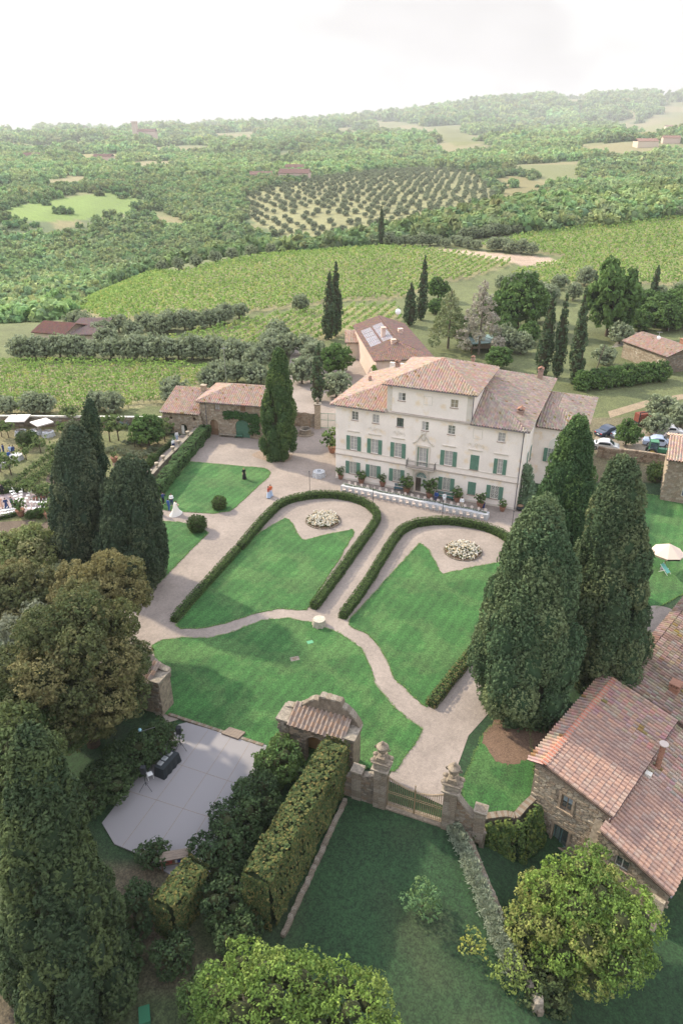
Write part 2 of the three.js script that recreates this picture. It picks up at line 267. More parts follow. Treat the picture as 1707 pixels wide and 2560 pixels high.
// ---------------------------------------------------------------- gravel court, lawns, paths, stage floor
const pts = (k, list, h = 0) => list.map(([x, y]) => G(k, x, y, h));
function wobble(p, step = 0.7, amp = 0.1) {                            // ragged edge, as a cut turf edge has
  const out = [], n = p.length;
  for (let i = 0; i < n; i++) { const a = p[i], b = p[(i + 1) % n], L = a.distanceTo(b), m = Math.max(1, Math.round(L / step)); for (let q = 0; q < m; q++) { const t = q / m, v = a.clone().lerp(b, t); v.x += rnd(-amp, amp); v.z += rnd(-amp, amp); out.push(v); } }
  return out;
}
const round = (p, n = 120) => new THREE.CatmullRomCurve3(p, true, 'catmullrom', 0.35).getPoints(n).slice(0, -1);
const gravelArea = pts('D', [[430, 1040], [478, 1000], [600, 985], [655, 950], [668, 800], [700, 795], [800, 815], [860, 830], [870, 900], [790, 1000], [1000, 1080], [1240, 1150], [1330, 1300], [1230, 1500], [1120, 1640], [1075, 1690], [1050, 1760], [1022, 1852], [888, 1792], [905, 1760], [600, 1600], [385, 1660], [300, 1540], [250, 1330], [330, 1200], [362, 1165], [380, 1080]]);
structure('gravel_court', flatShape(gravelArea, 0.03), M.gravel);
const lawnShapes = {
  upper: wobble(pts('L5', [[395, 928], [1165, 995], [1215, 1022], [1222, 1045], [1200, 1085], [860, 1400], [800, 1440], [640, 1462], [290, 1442], [60, 1420], [20, 1300], [150, 1200]]), 0.9, 0.06),
  small: wobble(pts('c6', [[905, 120], [1000, 124], [1080, 140], [1150, 170], [1168, 186], [860, 495], [800, 560], [700, 540], [640, 300]]), 0.9, 0.06),
  leftParterre: wobble(pts('D', [[418, 1444], [405, 1436], [470, 1356], [560, 1252], [600, 1222], [655, 1190], [668, 1198], [690, 1238], [700, 1241], [760, 1226], [810, 1216], [814, 1224], [778, 1284], [704, 1402], [640, 1399], [580, 1411], [520, 1432], [470, 1443]]), 0.8, 0.08),
  rightParterre: wobble(pts('D', [[800, 1436], [806, 1420], [860, 1360], [905, 1310], [965, 1247], [982, 1262], [1008, 1310], [1018, 1319], [1070, 1306], [1160, 1290], [1180, 1300], [1150, 1400], [1100, 1490], [978, 1626], [955, 1606], [905, 1560], [893, 1530], [876, 1490], [846, 1458]]), 0.8, 0.08),
  front: wobble(pts('D', [[352, 1482], [375, 1470], [420, 1465], [480, 1467], [540, 1450], [600, 1426], [660, 1420], [720, 1431], [780, 1455], [830, 1490], [850, 1530], [860, 1570], [905, 1625], [968, 1676], [950, 1712], [908, 1772], [812, 1762], [800, 1780], [700, 1760], [620, 1722], [605, 1716], [480, 1670], [392, 1642], [375, 1640], [360, 1560]]), 0.8, 0.07),
  gateSide: wobble(pts('r4', [[120, 850], [130, 800], [225, 560], [262, 480], [330, 420], [560, 430], [590, 660], [590, 900], [470, 985], [440, 1002], [330, 1030], [215, 1045], [150, 980]]), 0.6, 0.08),
  pool: wobble(pts('D', [[1425, 1130], [1568, 1145], [1640, 1160], [1640, 1320], [1568, 1365], [1500, 1400], [1420, 1390], [1400, 1280]]), 1, 0.05),
};
for (const [k, p] of Object.entries(lawnShapes)) structure({ upper: 'lawn_by_cottage', small: 'lawn_by_cypresses', leftParterre: 'lawn_of_west_parterre', rightParterre: 'lawn_of_east_parterre', front: 'front_lawn', gateSide: 'lawn_by_barn', pool: 'lawn_with_parasol' }[k], slab(p, 0.055, 0.012), M.lawn);
structure('bare_earth', flatShape(wobble(round(pts('r4', [[255, 520], [330, 400], [520, 360], [700, 380], [800, 420], [620, 560], [560, 640], [440, 690], [330, 650]]), 60), 0.4, 0.16), 0.074), M.soil);
structure('bare_earth', flatShape(round(pts('L5', [[1030, 860], [1120, 815], [1300, 830], [1450, 850], [1420, 910], [1290, 935], [1130, 905]])), 0.037), mat(0.50, 0.37, 0.29, { map: 'meadow', m: 5 }));
const stagePts = [...pts('r2', [[975, 100], [1395, 220], [1330, 420], [1200, 640], [1060, 850], [1000, 905], [900, 900], [820, 850], [745, 795], [600, 735], [535, 625], [935, 110]])];
const stage = structure('stage_floor', slab(stagePts, 0.09, 0.0), M.stage);
for (const [a, b] of [[[1090, 135], [640, 745]], [[1210, 170], [790, 800]], [[1310, 196], [930, 840]], [[800, 270], [1310, 440]], [[660, 450], [1200, 625]]]) { const p = G('r2', ...a, 0.09), q = G('r2', ...b, 0.09), d = q.clone().sub(p); part('seam', uvm(box(d.length(), 0.006, 0.035).rotateY(-Math.atan2(d.z, d.x)).translate((p.x + q.x) / 2, 0.092, (p.z + q.z) / 2)), M.greyWood, stage); }
{ // grass blades hanging over the cut edges of the lawns
  const pos = []; reseed(901); for (let k = 0; k < 6; k++) { const a = k * 1.05, x = Math.cos(a) * 0.02, z = Math.sin(a) * 0.02, h = rnd(0.07, 0.12), lx = Math.cos(a) * 0.05, lz = Math.sin(a) * 0.05; pos.push(x - 0.012 * Math.sin(a), 0, z + 0.012 * Math.cos(a), x + 0.012 * Math.sin(a), 0, z - 0.012 * Math.cos(a), x + lx, h, z + lz); }
  const g = new THREE.BufferGeometry(); g.setAttribute('position', new THREE.Float32BufferAttribute(pos, 3)); g.computeVertexNormals(); const list = [];
  for (const p of Object.values(lawnShapes)) for (let i = 0; i < p.length; i++) { const a = p[i], b = p[(i + 1) % p.length], n = Math.round(a.distanceTo(b) * 22); for (let k = 0; k < n; k++) { const q = a.clone().lerp(b, R()), m = new THREE.Matrix4().makeRotationY(rnd(0, 6)); m.scale(V(1, 1, 1).multiplyScalar(rnd(0.6, 1.3))); m.setPosition(q.x + rnd(-0.12, 0.12), 0.04, q.z + rnd(-0.12, 0.12)); const v = rnd(0.8, 1.2); list.push([m, [0.24 * v, 0.36 * v, 0.11 * v]]); } }
  const im = new THREE.InstancedMesh(g, new THREE.MeshStandardMaterial({ roughness: 1, side: THREE.DoubleSide }), list.length); im.name = 'lawn_edge_grass'; const c = new THREE.Color(); list.forEach(([m, col], i) => { im.setMatrixAt(i, m); im.setColorAt(i, c.setRGB(...col)); }); tag(im, 'ragged grass along the cut edges of the lawns', 'grass', null, 'stuff'); scene.add(im);
}
// ---------------------------------------------------------------- rough stones, in a few shapes and tones
const stoneGeos = [...Array(6)].map((_, k) => { reseed(600 + k); const g = new THREE.BoxGeometry(1, 1, 1, 2, 2, 2).toNonIndexed(), p = g.attributes.position, key = new Map(); for (let i = 0; i < p.count; i++) { const s = [p.getX(i), p.getY(i), p.getZ(i)], id = s.join(); if (!key.has(id)) { const corner = s.filter(v => Math.abs(v) > 0.4).length, f = corner === 3 ? 0.86 : corner === 2 ? 0.95 : 1; key.set(id, s.map(v => v * f + rnd(-0.05, 0.05))); } p.setXYZ(i, ...key.get(id)); } g.computeVertexNormals(); return uvm(g); });
const stoneMats = [[0.36, 0.315, 0.26], [0.43, 0.37, 0.30], [0.50, 0.455, 0.395], [0.30, 0.275, 0.24], [0.41, 0.315, 0.235]].map(c => mat(...c, { map: 'mortar', m: 1.3, bump: 'bump', bs: 0.02, bm: 0.8 }));
const line = (k, list, h = 0) => list.map(([x, y]) => G(k, x, y, h));
const curve = (p, n) => new THREE.CatmullRomCurve3(p, false, 'centripetal').getPoints(n);
// ---------------------------------------------------------------- foliage
class Leaves {
  constructor() { this.p = []; this.c = []; this.i = []; this.n = 0; }
  leaf(x, y, z, nx, ny, nz, s, c, el = 1.5) {                  // a folded diamond, roughly across the direction (nx, ny, nz)
    let l = Math.hypot(nx, ny, nz) || 1; nx /= l; ny /= l; nz /= l;
    let ax = rnd(-1, 1), ay = rnd(-1, 1), az = rnd(-1, 1), tx = ay * nz - az * ny, ty = az * nx - ax * nz, tz = ax * ny - ay * nx; l = Math.hypot(tx, ty, tz) || 1; tx /= l; ty /= l; tz /= l;
    const bx = ny * tz - nz * ty, by = nz * tx - nx * tz, bz = nx * ty - ny * tx, a = s * el * 0.5, b = s * 0.5, f = s * 0.16, k = this.n;
    this.p.push(x + tx * a, y + ty * a, z + tz * a, x + bx * b - nx * f, y + by * b - ny * f, z + bz * b - nz * f, x - tx * a, y - ty * a, z - tz * a, x - bx * b - nx * f, y - by * b - ny * f, z - bz * b - nz * f);
    for (let q = 0; q < 4; q++) this.c.push(c[0], c[1], c[2]);
    this.i.push(k, k + 1, k + 2, k, k + 2, k + 3); this.n += 4;
  }
  mesh(g, c) {                                                 // adds a plain mesh (the dark inside of a crown, a stem)
    const q = g.index ? g : g, p = q.attributes.position; for (let k = 0; k < p.count; k++) { this.p.push(p.getX(k), p.getY(k), p.getZ(k)); this.c.push(...c); }
    if (q.index) for (let k = 0; k < q.index.count; k++) this.i.push(q.index.getX(k) + this.n); else for (let k = 0; k < p.count; k++) this.i.push(k + this.n); this.n += p.count;
  }
  puff(x, y, z, r, ry, out, m, s, c, vary = 0.25, el = 1.5) {  // a tuft: leaves over a small ellipsoid, mostly on its outer side
    for (let k = 0; k < m; k++) {
      let ux = rnd(-1, 1), uy = rnd(-0.7, 1), uz = rnd(-1, 1); const l = Math.hypot(ux, uy, uz) || 1; ux /= l; uy /= l; uz /= l;
      if (ux * out.x + uy * out.y + uz * out.z < -0.35) { ux = -ux; uz = -uz; }
      const q = rnd(0.82, 1.03), v = rnd(1 - vary, 1 + vary);
      this.leaf(x + ux * r * q, y + uy * ry * q, z + uz * r * q, ux + rnd(-0.5, 0.5), uy + rnd(-0.4, 0.55), uz + rnd(-0.5, 0.5), s * rnd(0.7, 1.3), [c[0] * v, c[1] * v, c[2] * v], el);
    }
  }
  geo() { const g = new THREE.BufferGeometry(); g.setAttribute('position', new THREE.Float32BufferAttribute(this.p, 3)); g.setAttribute('color', new THREE.Float32BufferAttribute(this.c, 3)); g.setIndex(this.i); return g; }
}
const mixc = (a, b, t) => a.map((v, i) => lerp(v, b[i], t));
// cypress crown: tufts over a lumpy spindle; lean moves the top sideways
function cypressCrown({ h, r, foot = 0.05, tufts, puff = 0.42, m = 18, s = 0.11, c = [0.050, 0.085, 0.036], tip = [0.125, 0.155, 0.06], lean = [0, 0], seed = 1, pw = 1.6, low = 0.35, lump = 0.22, folds = 5, fat = 0.25 }) {
  reseed(seed); const L = new Leaves(), ph = rnd(0, 6);
  const prof = t => r * Math.pow(Math.min(1, t / low + fat), 0.7) * Math.pow(Math.max(0, 1 - Math.pow(t, pw)), 0.72);
  const wob = (t, a) => 1 - lump + 2 * lump * (0.55 * vnoise(a * folds / 6.283 + 0.5 * Math.sin(t * 5 + ph), t * h * 0.35, seed, 0) + 0.45 * vnoise(a * folds * 1.7 / 6.283 + 9, t * h * 0.6, seed + 3));
  const at = (t, a, k) => { const rr = prof(t) * wob(t, a) * k; return [Math.cos(a) * rr + lean[0] * t, h * (foot + (1 - foot) * t), Math.sin(a) * rr + lean[1] * t]; };
  const core = new THREE.CylinderGeometry(1, 1, 1, 14, 16, false), cp = core.attributes.position;
  for (let k = 0; k < cp.count; k++) { const t = clamp(cp.getY(k) + 0.5, 0, 1), a = Math.atan2(cp.getZ(k), cp.getX(k)), edge = Math.hypot(cp.getX(k), cp.getZ(k)) > 0.5 ? 1 : 0; const [x, y, z] = at(t * 0.97 + 0.01, a, 0.80 * edge); cp.setXYZ(k, x, y, z); }
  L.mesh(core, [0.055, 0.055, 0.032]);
  for (let k = 0; k < tufts; k++) {
    let t; do { t = R(); } while (R() > prof(t) / r + 0.08);
    const a = rnd(0, 2 * PI), [x, y, z] = at(t, a, rnd(0.88, 1.0)), q = puff * rnd(0.65, 1.3) * (0.55 + 0.45 * prof(t) / r);
    L.puff(x, y, z, q, q * 1.7, { x: Math.cos(a), y: 0.45, z: Math.sin(a) }, m, s, mixc(c, tip, Math.pow(R(), 2.2)), 0.22, 1.9);
  }
  const [tx, ty, tz] = at(0.985, 0, 0); L.puff(tx, ty, tz, puff * 0.4, puff * 1.3, { x: 0, y: 1, z: 0 }, m * 2, s, c, 0.2, 1.9);
  return L.geo();
}
// lumpy cypress crown: upright lobes set round a spindle, each covered in small tufts
function lobedCypress({ h, r, foot = 0.03, n = 70, lr = 0.27, puff = 0.26, m = 7, s = 0.13, gap = 0.30, c = [0.06, 0.1, 0.045], tip = [0.16, 0.19, 0.08], lean = [0, 0], seed = 1, pw = 1.8, low = 0.3, fat = 0.4 }) {
  reseed(seed); const L = new Leaves();
  const prof = t => r * Math.pow(Math.min(1, t / low + fat), 0.7) * Math.pow(Math.max(0, 1 - Math.pow(t, pw)), 0.7), pt = (t, a, q) => V(Math.cos(a) * q + lean[0] * t, h * (foot + (1 - foot) * t), Math.sin(a) * q + lean[1] * t), lb = [];
  for (let k = 0; k < n; k++) { const t = Math.pow((k + 0.5) / n, 0.92) * 0.93, R0 = prof(t), q = Math.min(R0 * 0.9, r * lr * rnd(0.7, 1.3)) + 0.12, a = k * 2.399963 + rnd(-0.35, 0.35), p = pt(t, a, Math.max(0, R0 - q * 0.85) * rnd(0.80, 1.16)); lb.push([p, q, q * rnd(1.4, 2.1), a]); }
  lb.push([pt(0.94, 0, 0), r * 0.12 + 0.1, h * 0.055, 0]);
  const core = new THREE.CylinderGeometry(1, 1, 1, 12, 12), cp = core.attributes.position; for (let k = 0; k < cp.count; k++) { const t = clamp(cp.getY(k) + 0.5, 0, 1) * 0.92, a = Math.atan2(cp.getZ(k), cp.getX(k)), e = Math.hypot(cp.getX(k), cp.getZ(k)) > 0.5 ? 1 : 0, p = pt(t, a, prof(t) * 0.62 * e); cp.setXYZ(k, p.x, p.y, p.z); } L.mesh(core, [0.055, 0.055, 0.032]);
  for (const [p, q, qy, a] of lb) {
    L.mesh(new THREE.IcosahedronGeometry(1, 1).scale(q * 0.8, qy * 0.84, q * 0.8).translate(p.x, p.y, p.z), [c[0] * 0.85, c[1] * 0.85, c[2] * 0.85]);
    const cc = mixc(c, tip, Math.pow(R(), 1.8)), N = Math.round(2.6 * PI * q * qy / (gap * gap * 0.8));
    for (let k = 0; k < N; k++) { let ux = rnd(-1, 1), uy = rnd(-0.8, 1), uz = rnd(-1, 1); const l = Math.hypot(ux, uy, uz) || 1; ux /= l; uy /= l; uz /= l; if (ux * Math.cos(a) + uz * Math.sin(a) < -0.45) continue; const f = rnd(0.9, 1.04); L.puff(p.x + ux * q * f, p.y + uy * qy * f, p.z + uz * q * f, puff * rnd(0.6, 1.1) * 0.7, puff * rnd(0.8, 1.5), { x: ux, y: uy + 0.4, z: uz }, m, s, mixc(cc, tip, 0.35 * R() * R()), 0.2, 1.8); }
  }
  return L.geo();
}
// broad crown: lobes, each covered in tufts; a lobe is [x, y, z, r]
function lobes(n, rx, ry, rz, rl, seed, up = 0.25) { reseed(seed); const o = []; for (let k = 0; k < n; k++) { const a = k * 2.399963, y = 1 - 2 * (k + 0.5) / n, q = Math.sqrt(1 - y * y); const f = rnd(0.78, 1.1); o.push([Math.cos(a) * q * rx * f, (y * (y < 0 ? 0.75 : 1) + up * 0) * ry * f, Math.sin(a) * q * rz * f, rl * rnd(0.75, 1.2)]); } o.push([0, 0, 0, Math.min(rx, ry, rz) * 0.85]); return o; }
function broadCrown({ lb, per = 60, puff = 0.34, m = 9, s = 0.19, cols, seed = 1, core = [0.06, 0.07, 0.03], vary = 0.25, el = 1.5, coreK = 0.45 }) {
  reseed(seed); const L = new Leaves();
  for (const [x, y, z, r] of lb) {
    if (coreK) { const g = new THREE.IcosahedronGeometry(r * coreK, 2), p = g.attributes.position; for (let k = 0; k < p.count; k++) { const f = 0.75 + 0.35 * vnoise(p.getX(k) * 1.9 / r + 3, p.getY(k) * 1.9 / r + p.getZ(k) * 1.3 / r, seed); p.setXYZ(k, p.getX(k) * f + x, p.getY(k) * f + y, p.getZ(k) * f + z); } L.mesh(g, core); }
    const base = cols[Math.floor(R() * cols.length)], n = Math.round(per * r * r * 1.25);
    for (let k = 0; k < n; k++) {
      let ux = rnd(-1, 1), uy = rnd(-1, 1), uz = rnd(-1, 1); const l = Math.hypot(ux, uy, uz) || 1; ux /= l; uy /= l; uz /= l; const f = rnd(0.70, 1.06), px = x + ux * r * f, py = y + uy * r * f, pz = z + uz * r * f;
      let inside = false; for (const b of lb) if (b[0] !== x && Math.hypot(px - b[0], py - b[1], pz - b[2]) < b[3] * 0.84) { inside = true; break; } if (inside) continue;
      const q = puff * rnd(0.6, 1.35);
      L.puff(px, py, pz, q, q * 0.85, { x: ux, y: uy + 0.3, z: uz }, m, s, mixc(base, cols[Math.floor(R() * cols.length)], rnd(0, 0.8)), vary, el);
    }
  }
  return L.geo();
}
function trunkGeo(h, r, limbs = 4, spread = 1, seed = 1, lean = 0) {
  reseed(seed); const top = V(lean * h, h, rnd(-0.1, 0.1) * h), g = [rod(V(0, -0.3, 0), V(lean * h * 0.4, h * 0.5, 0), r * 1.15, r * 0.85, 8), rod(V(lean * h * 0.4, h * 0.48, 0), top, r * 0.85, r * 0.6, 8)];
  for (let k = 0; k < limbs; k++) { const a = 2 * PI * (k + rnd(0, 0.5)) / limbs, s0 = V(lean * h * 0.6, h * rnd(0.6, 0.95), 0), e = V(Math.cos(a) * spread + s0.x, h + spread * rnd(0.3, 0.9), Math.sin(a) * spread); g.push(rod(s0, e, r * 0.5, r * 0.22, 6)); }
  return uvm(merge(g));
}
function tree(name, label, category, p, crown, o = {}) {
  const t = thing(name, label, category, p, o.turn ?? 0, o.group);
  part('trunk', o.trunk ?? trunkGeo(o.th ?? 2, o.tr ?? 0.2, 4, o.spread ?? 1, 3), o.bark ?? M.bark, t);
  const c = part('crown', crown, o.mat ?? M.leaf, t); if (o.y) c.position.y = o.y;
  if (o.scale) t.scale.setScalar(o.scale);
  return t;
}
// ---------------------------------------------------------------- roofs of curved tiles
const PITCH_T = 0.36, COURSE = 0.40;
const tileGeo = (() => {                                       // a cover tile with the pan tile beside it; lower end lifted over the next
  const pos = [], L = 0.47, n = 4, q = (a, b, c, d) => pos.push(...a, ...b, ...c, ...a, ...c, ...d);
  const arc = (r, z, y0) => [...Array(n + 1)].map((_, i) => { const t = PI * i / n; return [-r * Math.cos(t), y0 + r * 1.75 * Math.sin(t), z]; });
  const lo = arc(0.112, L / 2, 0.03), hi = arc(0.098, -L / 2, 0.0), li = arc(0.095, L / 2, 0.025);
  for (let i = 0; i < n; i++) { q(lo[i], lo[i + 1], hi[i + 1], hi[i]); q(li[i], li[i + 1], lo[i + 1], lo[i]); }
  q([0.085, 0.03, L / 2], [0.275, 0.03, L / 2], [0.275, 0.005, -L / 2], [0.085, 0.005, -L / 2]);
  q([0.085, 0.0, L / 2], [0.275, 0.0, L / 2], [0.275, 0.03, L / 2], [0.085, 0.03, L / 2]);
  const g = new THREE.BufferGeometry(); g.setAttribute('position', new THREE.Float32BufferAttribute(pos, 3)); g.computeVertexNormals(); return uvm(g);
})();
const capGeo = (() => { const g = new THREE.CylinderGeometry(0.15, 0.13, 0.46, 7, 1, true, -PI / 2, PI).rotateX(PI / 2); return uvm(g.toNonIndexed()); })();
const TILES = { villa: [[0.832, 0.582, 0.455], [0.760, 0.530, 0.409], [0.843, 0.571, 0.427], [0.712, 0.548, 0.450], [0.867, 0.681, 0.557]], grey: [[0.678, 0.524, 0.427], [0.618, 0.489, 0.409], [0.737, 0.548, 0.433], [0.582, 0.466, 0.393], [0.773, 0.617, 0.507]], barn: [[0.712, 0.460, 0.364], [0.629, 0.408, 0.336], [0.760, 0.489, 0.380], [0.582, 0.402, 0.341], [0.689, 0.501, 0.415]] };
function tilePlane(p, out, pal, seed, lichen = 0.1) {          // p[0] -> p[1] runs along the eave
  reseed(seed);
  const u = p[1].clone().sub(p[0]).normalize(), nn = u.clone().cross(p[2].clone().sub(p[0])).normalize(); if (nn.y < 0) nn.negate();
  let v = nn.clone().cross(u).normalize(); if (v.y < 0) v.negate();
  const xAxis = v.clone().negate().cross(nn).negate().normalize();
  const uvp = p.map(a => { const d = a.clone().sub(p[0]); return [d.dot(u), d.dot(v)]; });
  const us = uvp.map(a => a[0]), vs = uvp.map(a => a[1]), u0 = Math.min(...us), u1 = Math.max(...us), v1 = Math.max(...vs);
  const X = nn.clone().cross(v.clone().negate());             // right-handed basis: X, nn, down-slope
  const m = new THREE.Matrix4();
  for (let a = u0 + PITCH_T / 2; a < u1; a += PITCH_T) for (let b = 0.12; b < v1; b += COURSE) {
    if (!inPoly(a, b, uvp)) continue;
    const at = p[0].clone().addScaledVector(u, a + rnd(-0.012, 0.012)).addScaledVector(v, b + rnd(-0.02, 0.02)).addScaledVector(nn, 0.015 + rnd(0, 0.012));
    m.makeBasis(X, nn, v.clone().negate()); m.multiply(new THREE.Matrix4().makeRotationY(rnd(-0.04, 0.04))); m.setPosition(at);
    let c = pal[Math.floor(R() * pal.length)].map(q => q * rnd(0.88, 1.12));
    if (R() < lichen * 0.45) c = [0.50, 0.33, 0.13].map(q => q * rnd(0.7, 1.1));
    out.push([m.clone(), c]);
  }
}
function capsAlong(a, b, out, pal) {                           // ridge and hip tiles
  const d = b.clone().sub(a), L = d.length(); d.normalize(); const x = d.clone().cross(V(0, 1, 0)).normalize(), y = x.clone().cross(d).normalize();
  for (let t = 0.2; t < L; t += 0.38) { const m = new THREE.Matrix4().makeBasis(x, y, d.clone().negate().multiplyScalar(-1)); m.makeBasis(x.clone().negate(), y, d); m.setPosition(a.clone().addScaledVector(d, t).addScaledVector(y, 0.02)); const c = R() < 0.3 ? [0.55, 0.34, 0.15] : pal[Math.floor(R() * pal.length)]; out.push([m, c.map(q => q * rnd(0.9, 1.2))]); }
}
function instanced(name, geo, material, list, parent, kind) {
  const m = new THREE.InstancedMesh(geo, material, list.length); m.name = name; m.castShadow = m.receiveShadow = true;
  const c = new THREE.Color(); list.forEach(([mm, col], i) => { m.setMatrixAt(i, mm); if (col) m.setColorAt(i, c.setRGB(...col)); });
  if (kind) m.userData.kind = kind; parent.add(m); return m;
}
function roof(parent, planes, ridges, pal, seed, lichen = 0.02) {
  const bed = part('roof', planes.map(p => polyGeo(p, 0.12)), M.roofBed, parent), t = [], c = [];
  planes.forEach((p, i) => tilePlane(p, t, pal, seed + i, lichen)); ridges.forEach(([a, b]) => capsAlong(a, b, c, pal));
  instanced('roof_tiles', tileGeo, M.tileA, t, bed, 'stuff'); if (c.length) instanced('ridge_tiles', capGeo, M.tileA, c, bed, 'stuff');
  return bed;
}

// ---------------------------------------------------------------- windows
const shutterGeo = (w, h) => { const g = [rbox(w, h, 0.05, 0.012)]; const n = Math.max(4, Math.round(h / 0.16)); for (let i = 0; i < n; i++) g.push(box(w * 0.74, 0.03, 0.03, 0, -h * 0.44 + (i + 0.5) * h * 0.88 / n, 0.03, 0, 0.5)); return uvm(merge(g)); };
// mode: curtain | dark | blind | half | lattice | closed ; the frame is the part, the rest its sub-parts
function windowAt(parent, x, y, w, h, o = {}) {
  const z = o.z ?? 0, dep = o.dep ?? 0.14, fr = o.frame ?? M.frameWhite, t = 0.055;
  const f = part('window', [box(w, t, 0.06, 0, h / 2 - t / 2, 0), box(w, t, 0.06, 0, -h / 2 + t / 2, 0), box(t, h - 2 * t, 0.06, -w / 2 + t / 2, 0, 0), box(t, h - 2 * t, 0.06, w / 2 - t / 2, 0, 0), box(t * 1.2, h - 2 * t, 0.055, 0, 0, 0)], fr, parent);
  f.position.set(x, y + h / 2, z - dep); if (o.turn) { f.rotation.y = o.turn; f.position.set(o.px, y + h / 2, o.pz); }
  const mode = o.mode ?? 'curtain', bw = w - 2 * t, bh = h - 2 * t, rows = o.rows ?? 3;
  const muntin = []; for (let r = 1; r < rows; r++) muntin.push(box(bw, 0.03, 0.04, 0, -bh / 2 + r * bh / rows, 0));
  if (mode !== 'closed') for (const b of muntin) part('glazing_bar', b, fr, f);
  if (mode === 'lattice') {
    const bars = []; const s = 0.21, L = Math.hypot(w, h);
    for (let k = -12; k < 13; k++) for (const d of [-1, 1]) { const c = k * s, pts2 = []; const ang = d * 0.98; const dx = Math.cos(ang), dy = Math.sin(ang), nx = -dy, ny = dx; const ox = nx * c, oy = ny * c; let t0 = -9, t1 = 9; for (const [p, q, lim] of [[ox, dx, w / 2], [oy, dy, h / 2]]) { const a = (-lim - p) / q, b = (lim - p) / q; t0 = Math.max(t0, Math.min(a, b)); t1 = Math.min(t1, Math.max(a, b)); } if (t1 - t0 > 0.05) bars.push(box(t1 - t0, 0.045, 0.02, 0, 0, 0, 0, 0, ang).translate(ox + dx * (t0 + t1) / 2, oy + dy * (t0 + t1) / 2, dep - 0.02 + d * 0.012)); }
    part('lattice', bars, M.frameWhite, f);
  }
  if (mode === 'closed') part('shutter', shutterGeo(w * 0.99, h * 0.99).translate(0, 0, dep - 0.02), o.sh ?? M.shutter, f);
  else {
    const back = -0.22;
    if (mode === 'half') { part('curtain', box(bw / 2, bh, 0.01, -bw / 4, 0, 0.002), M.curtain, f); }
    else if (mode === 'curtain') part('curtain', uvm(box(bw, bh, 0.02, 0, 0, -0.05)), M.curtain, f);
    else if (mode === 'blind') part('blind', uvm(box(bw, bh, 0.02, 0, 0, 0.0)), M.blind, f);
    if (mode !== 'curtain' && mode !== 'blind') part('pane', box(bw, bh, 0.008, 0, 0, -0.012), M.pane, f);
  }
  if (o.shutters) for (const s of [-1, 1]) { const p = part('shutter', shutterGeo(o.shutters, h * 1.02).translate(s * (w / 2 + o.shutters / 2 + 0.01), 0, dep + 0.05), o.sh ?? M.shutter, f); p.rotation.y = 0; }
  if (o.sill !== false) part('sill', box(w + 0.16, 0.07, dep + 0.12, 0, -h / 2 - 0.037, dep / 2 + 0.03), o.sillMat ?? M.sill, f);
  return f;
}
function wallWithHoles(pl, holes, thick) {                      // wall in the x-y plane, its face at z = 0
  const s = new THREE.Shape(pl.map(a => new THREE.Vector2(...a)));
  for (const h of holes) { const p = new THREE.Path(); if (h.arch) { p.moveTo(h.x - h.w / 2, h.y); p.lineTo(h.x + h.w / 2, h.y); p.lineTo(h.x + h.w / 2, h.y + h.h - h.w / 2); p.absarc(h.x, h.y + h.h - h.w / 2, h.w / 2, 0, PI); p.lineTo(h.x - h.w / 2, h.y); } else if (h.round) p.absellipse(h.x, h.y, h.w / 2, h.w / 2, 0, 2 * PI, true); else { p.moveTo(h.x - h.w / 2, h.y); p.lineTo(h.x - h.w / 2, h.y + h.h); p.lineTo(h.x + h.w / 2, h.y + h.h); p.lineTo(h.x + h.w / 2, h.y); } s.holes.push(p); }
  return uvm(new THREE.ExtrudeGeometry(s, { depth: thick, bevelEnabled: false, curveSegments: 14 }).translate(0, 0, -thick));
}

